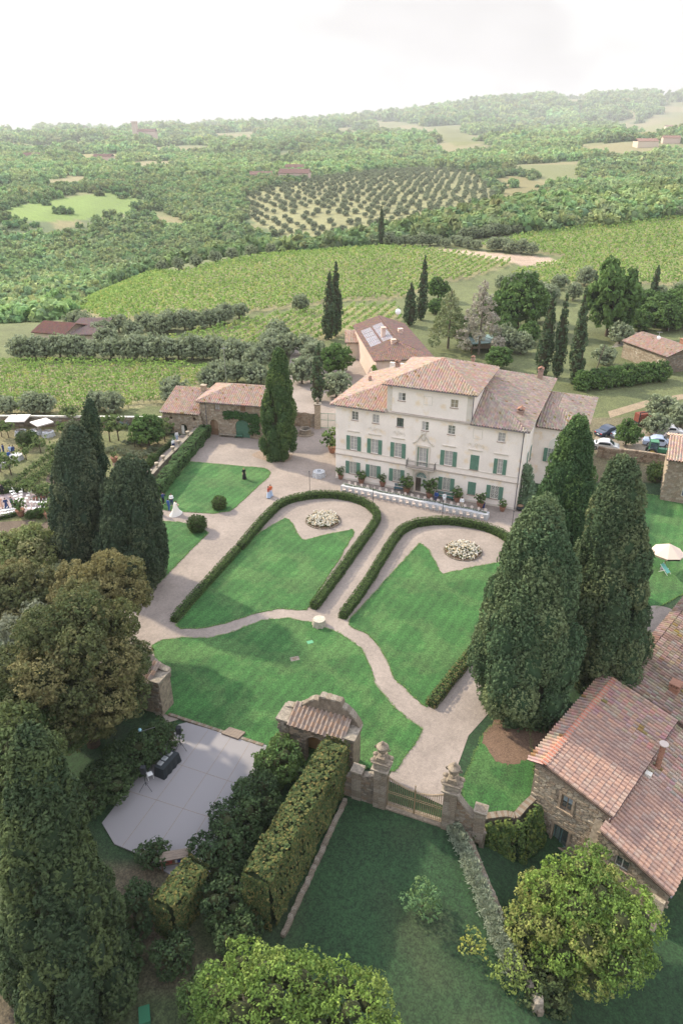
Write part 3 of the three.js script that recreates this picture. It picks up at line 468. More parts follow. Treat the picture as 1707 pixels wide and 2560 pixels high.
// ---------------------------------------------------------------- the villa
const vA = G('V1', 118, 1895), vB = G('V2', 1290, 2065), vAng = Math.atan2(vB.z - vA.z, vB.x - vA.x), VW = 25.75;
const villa = thing('villa', 'large cream plastered villa with green shutters, balcony and raised square attic tower', 'villa', vA, -vAng);
const onFacade = (x, d = 0, y = 0) => V(vA.x + x * Math.cos(vAng) - d * Math.sin(vAng), y, vA.z + x * Math.sin(vAng) + d * Math.cos(vAng));   // d metres in front of the facade
{
  const gf = [[2.64, 'lattice'], [5.7, 'lattice'], [9.17, 'lattice'], [16.24, 'lattice'], [19.73, 'closed'], [22.8, 'lattice']];
  const ff = [[2.73, 'curtain', 1.06, 0.55], [5.82, 'curtain', 1.06, 0.55], [9.22, 'curtain', 1.06, 0.55], [16.28, 'curtain', 1.12, 0.55], [19.78, 'closed', 1.16, 0], [23.13, 'curtain', 0.68, 0.48]];
  const at = [[2.87, 'dark'], [5.9, 'curtain'], [9.36, 'open'], [12.85, 'half'], [16.39, 'dark'], [22.92, 'curtain']], tw = [[9.44, 'half'], [16.49, 'blind']];
  const holes = [...gf.map(([x, m]) => ({ x, y: 1.1, w: m === 'closed' ? 1.1 : 1.08, h: 1.88 })), ...ff.map(([x, m, w]) => ({ x, y: 4.78, w, h: 2.1 })), ...at.map(([x]) => ({ x, y: 9.25, w: 0.96, h: 1.25 })), { x: 12.73, y: 4.05, w: 1.12, h: 2.7 }, { x: 12.67, y: 0.03, w: 1.66, h: 3.15, arch: true }];
  part('facade', wallWithHoles([[0, 0], [VW, 0], [VW, 11.0], [0, 11.0]], holes, 0.42), M.plaster, villa);
  part('side_wall', uvm(box(0.42, 11.0, 14.5, 0.21, 5.5, -0.42 - 7.25)), M.plasterSide, villa);
  part('side_wall', uvm(box(0.42, 11.0, 22, VW - 0.21, 5.5, -0.42 - 11)), M.plasterSide, villa);
  part('rear_wall', uvm(box(VW, 11.0, 0.4, VW / 2, 5.5, -22.6)), M.plasterSide, villa);
  part('rear_wall', uvm(box(9, 11.0, 0.4, 4.5, 5.5, -15.1)), M.plasterSide, villa);
  part('tower_front', wallWithHoles([[7.4, 11.26], [18.85, 11.26], [18.85, 15.0], [7.4, 15.0]], tw.map(([x]) => ({ x, y: 12.9, w: 1.0, h: 1.08 })), 0.4).translate(0, 0, -0.06), M.plaster, villa);
  for (const x of [7.6, 18.65]) part('tower_side', uvm(box(0.4, 4.6, 11.7, x, 12.7, -0.46 - 5.85)), M.plasterSide, villa);
  part('tower_back', uvm(box(11.0, 4.6, 0.4, 13.12, 12.7, -12.4)), M.plasterSide, villa);
  for (const [x, m] of gf) windowAt(villa, x, 1.1, 1.08, 1.88, { mode: m, shutters: m === 'closed' ? 0 : 0.56, rows: 3 });
  for (const [x, m, w, s] of ff) windowAt(villa, x, 4.78, w, 2.1, { mode: m, shutters: s, rows: 4 });
  for (const [x, m] of at) windowAt(villa, x, 9.25, 0.96, 1.25, { mode: m === 'open' ? 'dark' : m, rows: 3, frame: m === 'open' ? M.iron : M.frameWhite });
  for (const [x, m] of tw) windowAt(villa, x, 12.9, 1.0, 1.08, { mode: m, rows: 2, z: -0.06 });
  windowAt(villa, 12.73, 4.05, 1.12, 2.7, { mode: 'curtain', shutters: 0.14, rows: 4, sill: false });
  // string courses, ledge, base, lesenes, panels and window hoods
  const band = (y, h, d, m = M.trimDark, x0 = -0.04, x1 = VW + 0.04) => part('string_course', uvm(merge([rbox(x1 - x0, h, d + 0.1, 0.02, (x0 + x1) / 2, y, d / 2 - 0.05)])), m, villa);
  band(3.86, 0.14, 0.13); band(4.70, 0.09, 0.09, M.trim); band(11.12, 0.22, 0.22, M.trimDark); band(0.16, 0.32, 0.05, M.trim, -0.03, 11.7); band(0.16, 0.32, 0.05, M.trim, 13.65, VW + 0.03);
  part('cornice', uvm(merge([box(11.9, 0.16, 0.25, 13.12, 14.93, 0.06)])), M.trimDark, villa);
  for (const x of [0.45, 1.05, 4.28, 7.55, 10.95, 14.55, 17.95, 21.4, VW - 0.3]) part('lesene', uvm(box(x < 0.6 || x > 25 ? 0.6 : 0.34, 6.0, 0.035, x, 7.95, 0.012)), M.plaster, villa);
  for (const x of [7.75, 18.5]) part('lesene', uvm(box(0.7, 3.6, 0.04, x, 13.0, -0.045)), M.trim, villa);
  for (const x of [2.73, 5.82, 9.22, 16.28, 19.78, 23.13]) part('window_hood', uvm(merge([rbox(1.9, 0.13, 0.16, 0.03, x, 7.62, 0.07), box(1.7, 0.05, 0.1, x, 7.53, 0.05)])), M.trim, villa);
  const fresco = (x, y, w) => { const g = []; for (let k = 0; k < 9; k++) { const a = k / 8 - 0.5; g.push(new THREE.TorusGeometry(0.14, 0.025, 5, 10, 4.2).rotateZ(k * 1.3).translate(x + a * w, y + 0.16 * Math.sin(k * 2.1), 0.02)); } part('relief', g, M.trim, villa); };
  fresco(19.78, 8.25, 1.8); fresco(5.82, 8.35, 1.5); fresco(9.3, 8.3, 1.4);
  part('blind_panel', uvm(merge([box(1.18, 0.05, 0.03, 13.0, 13.96, -0.045), box(1.18, 0.05, 0.03, 13.0, 12.82, -0.045), box(0.05, 1.1, 0.03, 12.43, 13.39, -0.045), box(0.05, 1.1, 0.03, 13.57, 13.39, -0.045)])), M.trim, villa);
  part('blind_panel', uvm(merge([box(1.2, 0.05, 0.03, 19.86, 10.52, 0.015), box(1.2, 0.05, 0.03, 19.86, 9.2, 0.015), box(0.05, 1.27, 0.03, 19.28, 9.86, 0.015), box(0.05, 1.27, 0.03, 20.44, 9.86, 0.015)])), M.trim, villa);
  // doorway, fanlight, balcony, pediment
  const door = part('door', uvm(merge([box(0.72, 2.1, 0.06, 13.1, 1.1, -0.2), box(0.06, 2.2, 0.09, 12.68, 1.12, -0.2), box(1.64, 0.08, 0.09, 12.67, 2.24, -0.2)])), M.frameWhite, villa);
  part('pane', merge([box(0.5, 1.0, 0.02, 13.1, 1.5, -0.15)]), M.pane, door);
  const fan = [new THREE.TorusGeometry(0.74, 0.04, 5, 16, PI).translate(12.67, 2.3, -0.18), new THREE.TorusGeometry(0.2, 0.03, 5, 10, PI).translate(12.67, 2.3, -0.18)];
  for (let k = 1; k < 9; k++) { const a = PI * k / 9; fan.push(rod(V(12.67 + 0.2 * Math.cos(a), 2.3 + 0.2 * Math.sin(a), -0.18), V(12.67 + 0.74 * Math.cos(a), 2.3 + 0.74 * Math.sin(a), -0.18), 0.02)); }
  part('fanlight', fan, M.frameWhite, door); part('pane', new THREE.CircleGeometry(0.8, 20, 0, PI).translate(12.67, 2.3, -0.24), mat(0.12, 0.26, 0.25, { roughness: 0.2 }), door);
  part('door_surround', uvm(merge([box(0.26, 3.5, 0.16, 11.6, 1.75, 0.06), box(0.26, 3.5, 0.16, 13.75, 1.75, 0.06), new THREE.TorusGeometry(0.93, 0.1, 6, 20, PI).translate(12.67, 2.3, 0.03), box(0.28, 0.5, 0.3, 11.6, 3.5, 0.15), box(0.28, 0.5, 0.3, 13.75, 3.5, 0.15)])), M.trim, villa);
  const bal = part('balcony', uvm(merge([rbox(4.05, 0.18, 1.05, 0.04, 12.7, 3.96, 0.52), rbox(3.8, 0.12, 0.85, 0.04, 12.7, 3.82, 0.42)])), M.trimDark, villa), rail = [];
  for (const yy of [4.14, 4.98]) { rail.push(rod(V(10.75, yy, 1.0), V(14.65, yy, 1.0), 0.018), rod(V(10.75, yy, 0.05), V(10.75, yy, 1.0), 0.018), rod(V(14.65, yy, 0.05), V(14.65, yy, 1.0), 0.018)); }
  for (let x = 10.75; x <= 14.66; x += 0.13) rail.push(rod(V(x, 4.05, 1.0), V(x, 4.98, 1.0), 0.012, 0.012, 4));
  for (let z = 0.12; z < 1; z += 0.13) for (const x of [10.75, 14.65]) rail.push(rod(V(x, 4.05, z), V(x, 4.98, z), 0.012, 0.012, 4));
  part('railing', rail, M.iron, bal);
  const ped = [box(0.24, 2.9, 0.14, 11.85, 5.6, 0.05), box(0.24, 2.9, 0.14, 13.6, 5.6, 0.05)];
  for (const s of [-1, 1]) { const cv = new THREE.CatmullRomCurve3([V(12.73 + s * 1.35, 7.35, 0.08), V(12.73 + s * 1.05, 7.55, 0.1), V(12.73 + s * 0.75, 7.85, 0.1), V(12.73 + s * 0.5, 8.35, 0.1), V(12.73 + s * 0.2, 8.6, 0.1)]); ped.push(new THREE.TubeGeometry(cv, 12, 0.1, 6)); ped.push(ball(0.16, 12.73 + s * 1.35, 7.32, 0.08, 1, 1, 0.6, 8)); }
  ped.push(ball(0.42, 12.73, 8.2, 0.05, 0.8, 1.15, 0.35, 12), ball(0.24, 12.73, 8.85, 0.1, 1.2, 0.8, 0.7, 10), box(0.7, 0.1, 0.2, 12.73, 8.66, 0.08), ball(0.14, 12.5, 9.05, 0.1, 1, 1, 1, 8), ball(0.14, 12.95, 9.05, 0.1, 1, 1, 1, 8), box(1.9, 0.14, 0.18, 12.73, 7.05, 0.07));
  part('pediment', uvm(merge(ped)), M.trim, villa);
  for (const [x, y0, y1, z] of [[VW - 0.12, 0.1, 10.9, 0.07], [18.95, 11.4, 14.8, 0.1]]) part('drainpipe', [cyl(0.055, 0.055, y1 - y0, x, y0, z, 8)], M.lead, villa);
  // roofs
  const p = 0.34, e = 11.22, Q = (x, z, h) => V(x, h, z);
  const apex = Q(13.12, -6.1, 17.35), t0 = 15.02;
  const TL = Q(6.85, 0.5, t0), TR = Q(19.4, 0.5, t0), BR = Q(19.4, -12.75, t0), BL = Q(6.85, -12.75, t0);
  roof(villa, [[TL, TR, apex], [TR, BR, apex], [BR, BL, apex], [BL, TL, apex]], [[TL, apex], [TR, apex], [BR, apex], [BL, apex]], TILES.villa, 501, 0.02);
  const hL = e + p * 7.9, hR = e + p * 7.45;
  const a0 = Q(-0.5, 0.5, e), a1 = Q(7.4, 0.5, e), a2 = Q(7.4, -7.4, hL), a3 = Q(7.4, -15.3, hL), a4 = Q(-0.5, -15.3, e);
  const b0 = Q(18.85, 0.5, e), b1 = Q(26.3, 0.5, e), b2 = Q(18.85, -6.95, hR), b3 = Q(18.85, -15.55, hR), b4 = Q(26.3, -23, e), b5 = Q(11.4, -23, e);
  roof(villa, [[a0, a1, a2], [a4, a0, a2, a3]], [[a0, a2], [a4, a3]], TILES.villa, 511, 0.02);
  roof(villa, [[b0, b1, b2], [b1, b4, b3, b2], [b4, b5, b3], [Q(7.4, -12.8, hR), Q(18.85, -12.8, hR), Q(18.85, -15.6, hR + 0.05), Q(7.4, -15.6, hR + 0.05)]], [[b1, b2], [b4, b3]], TILES.grey, 521, 0.02);
  part('gutter', [rod(Q(-0.55, 0.56, e - 0.06), Q(7.3, 0.56, e - 0.06), 0.06), rod(Q(18.9, 0.56, e - 0.06), Q(26.3, 0.56, e - 0.06), 0.06), rod(Q(26.36, 0.5, e - 0.06), Q(26.36, -23, e - 0.06), 0.06), rod(Q(6.85, 0.56, t0 - 0.06), Q(19.4, 0.56, t0 - 0.06), 0.06), rod(Q(19.46, 0.5, t0 - 0.06), Q(19.46, -12.7, t0 - 0.06), 0.06)], M.lead, villa);
  const chim = (x, z, y, h, w) => { const c = part('chimney', uvm(merge([box(w, h, w, x, y + h / 2, z), box(w + 0.16, 0.1, w + 0.16, x, y + h + 0.05, z), box(w * 0.25, 0.24, w * 0.9, x - w * 0.38, y + h + 0.22, z), box(w * 0.25, 0.24, w * 0.9, x + w * 0.38, y + h + 0.22, z)])), M.sill, villa); part('cap', uvm(merge([box(w * 0.8, 0.06, w + 0.2, x - w * 0.28, y + h + 0.45, z, 0, 0, 0.5), box(w * 0.8, 0.06, w + 0.2, x + w * 0.28, y + h + 0.45, z, 0, 0, -0.5)])), M.terracotta, c); };
  chim(24.4, -3.6, 11.7, 0.7, 0.75); chim(24.3, -19.5, 11.8, 1.5, 0.7); chim(4.1, -14.0, 12.7, 0.9, 0.6); chim(1.8, -8.5, 11.9, 0.5, 0.3); chim(6.1, -13.2, 13.2, 0.6, 0.45); chim(15.9, -11.6, 15.4, 0.7, 0.4);
  // lower wing on the right
  const wx0 = VW + 0.0, wx1 = 32.0, wz0 = -9.4, wz1 = -24, we = 8.5;
  const wing = part('wing_wall', uvm(merge([box(wx1 - wx0, we, 0.4, (wx0 + wx1) / 2, we / 2, wz0 - 0.2), box(0.4, we, 14, wx1 - 0.2, we / 2, wz0 - 7.4), box(wx1 - wx0, we, 0.4, (wx0 + wx1) / 2, we / 2, wz1)])), M.plasterSide, villa);
  part('arched_niche', uvm(new THREE.ExtrudeGeometry((() => { const s = new THREE.Shape(); s.moveTo(-1.5, 0); s.lineTo(1.5, 0); s.lineTo(1.5, 0.4); s.absellipse(0, 0.4, 1.5, 1.25, 0, PI, false); return s; })(), { depth: 0.06, bevelEnabled: false }).translate(29.4, 5.7, wz0 + 0.002)), M.frameWhite, wing);
  windowAt(villa, 28.3, 3.6, 0.8, 2.0, { z: wz0 + 0.15, dep: 0.1, mode: 'dark', shutters: 0.5 }); windowAt(villa, 30.6, 3.6, 0.8, 2.0, { z: wz0 + 0.15, dep: 0.1, mode: 'dark', shutters: 0.5 });
  const w0 = Q(25.9, wz0 + 0.5, we + 0.1), w1 = Q(32.5, wz0 + 0.5, we + 0.1), w2 = Q(32.5, wz1 - 0.4, we + 0.1), w3 = Q(25.9, wz1 - 0.4, we + 0.1), k0 = Q(28, wz0 - 4.6, we + 1.7), k1 = Q(28, wz1 + 4.6, we + 1.7), j0 = Q(25.9, wz0 - 4.6, we + 1.7), j1 = Q(25.9, wz1 + 4.6, we + 1.7);
  roof(villa, [[w0, w1, k0, j0], [w1, w2, k1, k0], [w2, w3, j1, k1], [j0, k0, k1, j1]], [[w1, k0], [k0, k1], [w2, k1]], TILES.grey, 541, 0.05);
  windowAt(villa, 0, 4.2, 0.9, 2.1, { turn: PI / 2, px: VW + 0.04, pz: -5.2, mode: 'closed', dep: 0.05 }); windowAt(villa, 0, 4.2, 0.9, 2.1, { turn: PI / 2, px: VW + 0.04, pz: -7.6, mode: 'closed', dep: 0.05 });
  for (const z of [-4, -9]) windowAt(villa, 0, 4.8, 1.0, 2.0, { turn: -PI / 2, px: -0.04, pz: z, mode: 'closed', dep: 0.05 });
}
// ---------------------------------------------------------------- rubble stonework: up to `most` stones as parts, the rest joined
function rubble(parent, at, inside, x0, x1, y0, y1, o = {}) {
  const { sx = [0.26, 0.55], sy = [0.17, 0.30], most = 0, depth = 0.14, seed = 1, tones = stoneMats } = o; reseed(seed); const rest = []; let n = 0;
  for (let y = y0; y < y1;) {
    const h = rnd(...sy);
    for (let x = x0 - rnd(0, 0.3); x < x1;) {
      const w = rnd(...sx), cx = x + w / 2, cy = y + h / 2; x += w;
      if (!inside(cx, cy) || !inside(cx - w * 0.35, cy) || !inside(cx + w * 0.35, cy) || !inside(cx, cy + h * 0.35)) continue;
      const m = new THREE.Matrix4().makeTranslation(cx, cy + rnd(-0.02, 0.02), rnd(-0.02, 0.03)).multiply(new THREE.Matrix4().makeRotationFromEuler(new THREE.Euler(0, 0, rnd(-0.05, 0.05)))).multiply(new THREE.Matrix4().makeScale(w * 1.02, h * 1.0, depth)).premultiply(at);
      if (n < most) { const s = part('stone', stoneGeos[Math.floor(R() * 6)], tones[Math.floor(R() * tones.length)], parent); s.applyMatrix4(m); n++; } else { const c = tones[Math.floor(R() * tones.length)].color, v = rnd(0.85, 1.15); rest.push([m, [c.r * v, c.g * v, c.b * v]]); }
    }
    y += h;
  }
  if (rest.length) instanced('stonework', stoneGeos[2], M.stoneBase, rest, parent, 'stuff');
}
M.stoneBase = mat(1, 1, 1, { map: 'mortar', m: 1.3, bump: 'bump', bs: 0.02, bm: 0.8 });
const face = (x, z, turn = 0) => new THREE.Matrix4().makeTranslation(x, 0, z).multiply(new THREE.Matrix4().makeRotationY(turn));
const inHoles = (x, y, hs, pad = 0.08) => hs.some(h => h.round ? Math.hypot(x - h.x, y - h.y) < h.w / 2 + pad : Math.abs(x - h.x) < h.w / 2 + pad && y > h.y - pad && y < h.y + h.h + pad);
const angOf = (a, b) => Math.atan2(b.z - a.z, b.x - a.x);
const tanStone = [[0.64, 0.555, 0.45], [0.71, 0.62, 0.51], [0.57, 0.485, 0.385], [0.76, 0.68, 0.575], [0.62, 0.50, 0.39]].map(c => mat(...c, { map: 'mortar', m: 1.3 }));
const wallTan = mat(0.70, 0.60, 0.48, { map: 'mortar', m: 2.2, bump: 'bump', bs: 0.03, bm: 1.5 });

// ---------------------------------------------------------------- stone cottage with the green arched door, and its lower neighbour
{
  const a = G('L5', 600, 650), c = G('L5', 1075, 690), an = angOf(a, c);
  const t = thing('stone_cottage', 'two-storey stone cottage with green arched door and climbing vine', 'cottage', a, -an);
  const hs = [{ x: 0.88, y: 0.02, w: 1.4, h: 2.75, arch: true }, { x: 5.75, y: 0.02, w: 2.4, h: 3.1, arch: true }, { x: 1.65, y: 4.45, w: 0.9, h: 1.0 }, { x: 6.05, y: 4.62, w: 0.85, h: 1.0 }];
  part('front_wall', wallWithHoles([[-1.2, 0], [11.5, 0], [11.5, 5.7], [-1.2, 5.7]], hs, 0.4), wallTan, t);
  part('side_wall', uvm(box(0.4, 5.7, 8, -1.0, 2.85, -4.4)), wallTan, t); part('side_wall', uvm(box(0.4, 5.7, 8, 11.3, 2.85, -4.4)), wallTan, t); part('rear_wall', uvm(box(12.7, 5.7, 0.4, 5.15, 2.85, -8.4)), wallTan, t);
  rubble(t, face(0, 0.0), (x, y) => !inHoles(x, y, hs), -1.2, 11.5, 0.05, 5.6, { seed: 701, tones: tanStone, sx: [0.3, 0.6], sy: [0.2, 0.34] });
  windowAt(t, 1.65, 4.45, 0.9, 1.0, { mode: 'curtain', frame: M.frameBrown, rows: 2 }); windowAt(t, 6.05, 4.62, 0.85, 1.0, { mode: 'closed', sh: M.wood });
  const arch = (w, h, z) => new THREE.ExtrudeGeometry((() => { const s = new THREE.Shape(); s.moveTo(-w / 2, 0); s.lineTo(w / 2, 0); s.lineTo(w / 2, h - w / 2); s.absarc(0, h - w / 2, w / 2, 0, PI); return s; })(), { depth: 0.08, bevelEnabled: false }).translate(0, 0, z);
  const d1 = part('door', uvm(arch(2.36, 3.06, 0)), M.green, t); d1.position.set(5.75, 0.03, -0.2); for (let k = -5; k <= 5; k++) part('plank_joint', box(0.02, 2.6, 0.03, k * 0.2, 1.3, 0.085), M.shutter, d1);
  const d2 = part('door', uvm(arch(1.38, 2.7, 0)), M.wood, t); d2.position.set(0.88, 0.03, -0.35); part('leaf', uvm(box(0.62, 1.1, 0.06, 0.2, 0.56, 0.12)), M.wood, d2); part('leaf', uvm(box(0.6, 1.5, 0.05, 0.3, 1.75, 0.1)), M.frameBrown, d2);
  const e = 5.8, Q = (x, z, y) => V(x, y, z), p0 = Q(-1.7, 0.5, e), p1 = Q(12, 0.5, e), p2 = Q(12, -9, e), p3 = Q(-1.7, -9, e), k0 = Q(3.05, -4.25, e + 1.7), k1 = Q(12, -4.25, e + 1.7);
  roof(t, [[p0, p1, k1, k0], [p2, p3, k0, k1], [p3, p0, k0]], [[p0, k0], [k0, k1], [p3, k0]], TILES.villa, 711, 0.06);
  part('gutter', [rod(Q(-1.7, 0.55, e - 0.05), Q(12, 0.55, e - 0.05), 0.05), cyl(0.05, 0.05, 5.7, -0.3, 0, 0.12, 8)], M.lead, t);
  // climbing vine over the door
  const L = new Leaves(); reseed(712); for (let k = 0; k < 260; k++) { const u = R(); let x, y; if (u < 0.6) { x = rnd(2.9, 8.6); y = 3.75 + rnd(-0.5, 0.6) - 0.12 * Math.sin(x); } else { x = 7.6 + rnd(-0.7, 1.0); y = rnd(0.9, 4.2); } if (y < 3.2 && x < 6.9) continue; L.puff(x, y, 0.2, 0.3, 0.28, { x: 0, y: 0.4, z: 1 }, 14, 0.22, [[0.055, 0.12, 0.04], [0.075, 0.15, 0.05]][k % 2]); }
  part('climbing_vine', L.geo(), M.leaf, t);
  const b = thing('stone_outhouse', 'lower stone outhouse with round windows beside the cottage', 'outhouse', a, -an);
  const h2 = [{ x: -6.3, y: 0.3, w: 0.6, h: 1.3 }, { x: -4.25, y: 0.02, w: 1.15, h: 1.75, arch: true }, { x: -2.2, y: 0.2, w: 0.8, h: 1.3, arch: true }, { x: -6.37, y: 2.7, w: 0.6, round: true, h: 0.6 }, { x: -2.27, y: 2.8, w: 0.6, round: true, h: 0.6 }];
  part('front_wall', wallWithHoles([[-7.7, 0], [-1.22, 0], [-1.22, 3.7], [-7.7, 3.7]], h2, 0.35).translate(0, 0, 0.55), wallTan, b); part('side_wall', uvm(box(0.35, 3.7, 6.5, -7.52, 1.85, -3.05)), wallTan, b);
  rubble(b, face(0, 0.55), (x, y) => !inHoles(x, y, h2), -7.7, -1.25, 0.05, 3.6, { seed: 702, tones: tanStone, sx: [0.3, 0.6], sy: [0.2, 0.34] });
  part('rear_wall', uvm(box(6.5, 3.7, 0.35, -4.45, 1.85, -6.2)), wallTan, b); part('side_wall', uvm(box(0.3, 3.7, 6.4, -1.4, 1.85, -3.0)), wallTan, b);
  part('shutter', uvm(box(0.22, 1.2, 0.05, -6.5, 0.92, 0.5)), M.wood, b); part('shutter', uvm(box(0.22, 1.2, 0.05, -6.1, 0.92, 0.5)), M.wood, b); part('door', uvm(box(0.5, 1.5, 0.05, -4.5, 0.76, 0.4)), M.frameWhite, b);
  const q0 = Q(-8.1, 1.0, 3.75), q1 = Q(-1.3, 1.0, 3.75), q2 = Q(-1.3, -6.2, 5.8), q3 = Q(-8.1, -6.2, 5.8);
  roof(b, [[q0, q1, q2, q3]], [[q3, q2]], TILES.villa, 721, 0.05);
  part('chimney', uvm(merge([box(0.8, 1.1, 0.7, -2.6, 6.1, -5.2), box(1.0, 0.12, 0.9, -2.6, 6.7, -5.2)])), wallTan, b);
  const post = (x, z, s) => { const g = thing('utility_mast', 'thin pale mast with stays rising behind the cottage roof', 'mast', G('L5', x, 200), 0); part('pole', [cyl(0.06, 0.05, 9)], M.steel, g); part('crossarm', [rod(V(-0.6, 8.4, 0), V(0.6, 8.4, 0), 0.03)], M.steel, g); }; post(775, 0, 1);
}
// ---------------------------------------------------------------- garden wall with pale coping, left
{
  const a = G('L4', -130, 507), c = G('L4', 1424, 520), an = angOf(a, c), Ln = a.distanceTo(c);
  const t = thing('garden_wall', 'long rubble wall with pale coping behind the party tables', 'wall', a, -an);
  part('wall_core', uvm(box(Ln, 1.75, 0.4, Ln / 2, 0.875, -0.2)), M.stone, t); rubble(t, face(0, 0), () => true, 0, Ln, 0, 1.7, { seed: 731, sx: [0.35, 0.8], sy: [0.22, 0.4] });
  part('coping', uvm(box(Ln, 0.12, 0.6, Ln / 2, 1.81, -0.2)), M.frameWhite, t);
}
// ---------------------------------------------------------------- barn with its lower roofs, right foreground
{
  const ba = 42.1 * PI / 180, t = thing('stone_barn', 'stone barn with terracotta tile roof and copper ridge flashing', 'barn', barnO, -ba);
  const W = 5.64, hl = 3.50, hr = 2.62, low = -3.5, rf = x => hl - (hl - hr) * x / W;
  const hs = [{ x: 2.72, y: 0.62, w: 0.84, h: 1.45 }, { x: 2.75, y: -3.25, w: 1.15, h: 2.1 }];
  part('gable_wall', wallWithHoles([[0, low], [W, low], [W, hr], [0, hl]], hs, 0.45), M.mortar, t);
  rubble(t, face(0, 0), (x, y) => x > 0.02 && x < W - 0.02 && y < rf(x) - 0.08 && !inHoles(x, y, hs, 0.16), 0, W, low, hl, { seed: 741, most: 290, sx: [0.22, 0.52], sy: [0.15, 0.27], tones: tanStone });
  for (const h of hs) part('window_surround', uvm(merge([box(0.17, h.h, 0.16, h.x - h.w / 2 - 0.085, h.y + h.h / 2, 0.01), box(0.17, h.h, 0.16, h.x + h.w / 2 + 0.085, h.y + h.h / 2, 0.01), box(h.w + 0.5, 0.17, 0.16, h.x, h.y + h.h + 0.085, 0.01), box(h.w + 0.44, 0.14, 0.22, h.x, h.y - 0.07, 0.04)])), tanStone[4], t);
  const w = windowAt(t, 2.72, 0.62, 0.84, 1.45, { mode: 'dark', frame: M.frameBrown, rows: 1, sill: false, dep: 0.22 }); part('blind', uvm(box(0.74, 0.8, 0.02, 0, 0.3, -0.02)), mat(0.62, 0.64, 0.72), w);
  const d = windowAt(t, 2.75, -3.25, 1.15, 2.1, { mode: 'dark', frame: mat(0.10, 0.2, 0.19), rows: 1, sill: false, dep: 0.25 }); part('curtain', uvm(box(0.25, 1.5, 0.02, -0.3, -0.2, -0.05)), mat(0.35, 0.42, 0.38), d);
  part('side_wall', uvm(box(0.45, 7.2, 11.6, 0.225, -0.2, -0.45 - 5.8)), M.stone, t); part('side_wall', uvm(box(0.45, 6.2, 11.6, W - 0.225, -0.55, -0.45 - 5.8)), M.stone, t); part('rear_wall', uvm(box(W, 6.0, 0.45, W / 2, -0.6, -12.2)), M.stone, t);
  const Q = (x, z, y) => V(x, y, z);
  const r0 = [Q(5.85, 0.16, 2.68), Q(5.85, -12.1, 2.68), Q(0.5, -12.1, 3.85), Q(0.5, 0.16, 3.85)], r1 = [Q(-0.5, -12.1, 3.52), Q(-0.5, 0.16, 3.52), Q(0.5, 0.16, 3.85), Q(0.5, -12.1, 3.85)];
  const bed = part('roof', [polyGeo(r0, 0.13), polyGeo(r1, 0.13)], M.roofBed, t), tl = []; tilePlane(r0, tl, TILES.barn, 751, 0.08); const tl2 = []; tilePlane(r1, tl2, TILES.barn, 752, 0.2);
  const tileMats = [...TILES.barn].map(c => mat(...c, { map: 'grain', m: 0.7, roughness: 0.95 }));
  const near = (m) => -m.elements[14]; tl.sort((p, q) => near(p[0]) - near(q[0])); reseed(753);
  tl.slice(0, 290).forEach(([m]) => part('tile', tileGeo, tileMats[Math.floor(R() * tileMats.length)], bed).applyMatrix4(m));
  instanced('roof_tiles', tileGeo, M.tileA, [...tl.slice(290), ...tl2], bed, 'stuff');
  part('ridge_flashing', uvm(merge([box(0.36, 0.05, 12.2, 0.62, 3.95, -5.95, 0, 0, -0.2), box(0.12, 0.06, 12.2, 0.42, 3.97, -5.95, 0, 0, 0.3)])), M.copper, t);
  part('gutter', [rod(Q(5.93, 0.2, 2.58), Q(5.93, -12.1, 2.58), 0.075), rod(Q(5.9, 0.1, 2.5), Q(5.75, 0.1, 1.5), 0.05)], mat(0.10, 0.055, 0.06, { roughness: 0.5 }), t);
  part('eave_board', uvm(box(0.06, 0.16, 12.2, 5.80, 2.44, -5.95)), M.frameWhite, t);
  // buttress at the corner
  const bt = new THREE.BufferGeometry().setFromPoints([]), bp = [V(W - 0.75, hr - 0.9, 0.1), V(W + 0.1, hr - 0.9, 0.1), V(W - 0.95, low, 1.1), V(W + 0.2, low, 1.1)]; part('buttress', polyGeo([bp[0], bp[2], bp[3], bp[1]], 0.01), tanStone[1], t); part('buttress', polyGeo([V(W - 0.75, hr - 0.9, 0), bp[0], bp[2], V(W - 0.95, low, 0)].reverse(), 0.01), tanStone[0], t);
  // lower lean-to
  const l = thing('lean_to', 'lower stone lean-to with weathered tile roof against the barn', 'barn', barnO, -ba), q0 = [Q(10.75, 1.15, 0.12), Q(10.75, -15, 0.12), Q(5.72, -15, 1.95), Q(5.72, 1.15, 1.95)];
  part('front_wall', wallWithHoles([[5.62, low], [10.45, low], [10.45, 0.05], [5.62, 1.8]], [{ x: 7.4, y: -0.75, w: 0.95, h: 1.15 }], 0.4).translate(0, 0, 0.75), M.mortar, l);
  const lh = [{ x: 7.4, y: -0.75, w: 0.95, h: 1.15 }]; rubble(l, face(0, 0.75), (x, y) => y < 1.72 - (x - 5.62) * 0.362 && !inHoles(x, y, lh, 0.06), 5.62, 10.42, low, 1.75, { seed: 761, most: 150, tones: tanStone, sx: [0.25, 0.55], sy: [0.16, 0.28] });
  windowAt(l, 7.4, -0.75, 0.95, 1.15, { z: 0.75, mode: 'dark', frame: M.frameWhite, rows: 1, dep: 0.2 });
  part('side_wall', uvm(box(0.4, 3.5, 15, 10.25, -1.75, -7.2)), M.stone, l);
  part('buttress', uvm(merge([box(0.9, 2.6, 0.7, 10.15, low + 1.3, 1.05, 0, -0.16)])), tanStone[3], l);
  const lb = part('roof', [polyGeo(q0, 0.12)], M.roofBed, l), ll = []; tilePlane(q0, ll, [...TILES.barn, ...TILES.grey], 762, 0.04); ll.sort((p, q) => near(p[0]) - near(q[0])); reseed(763);
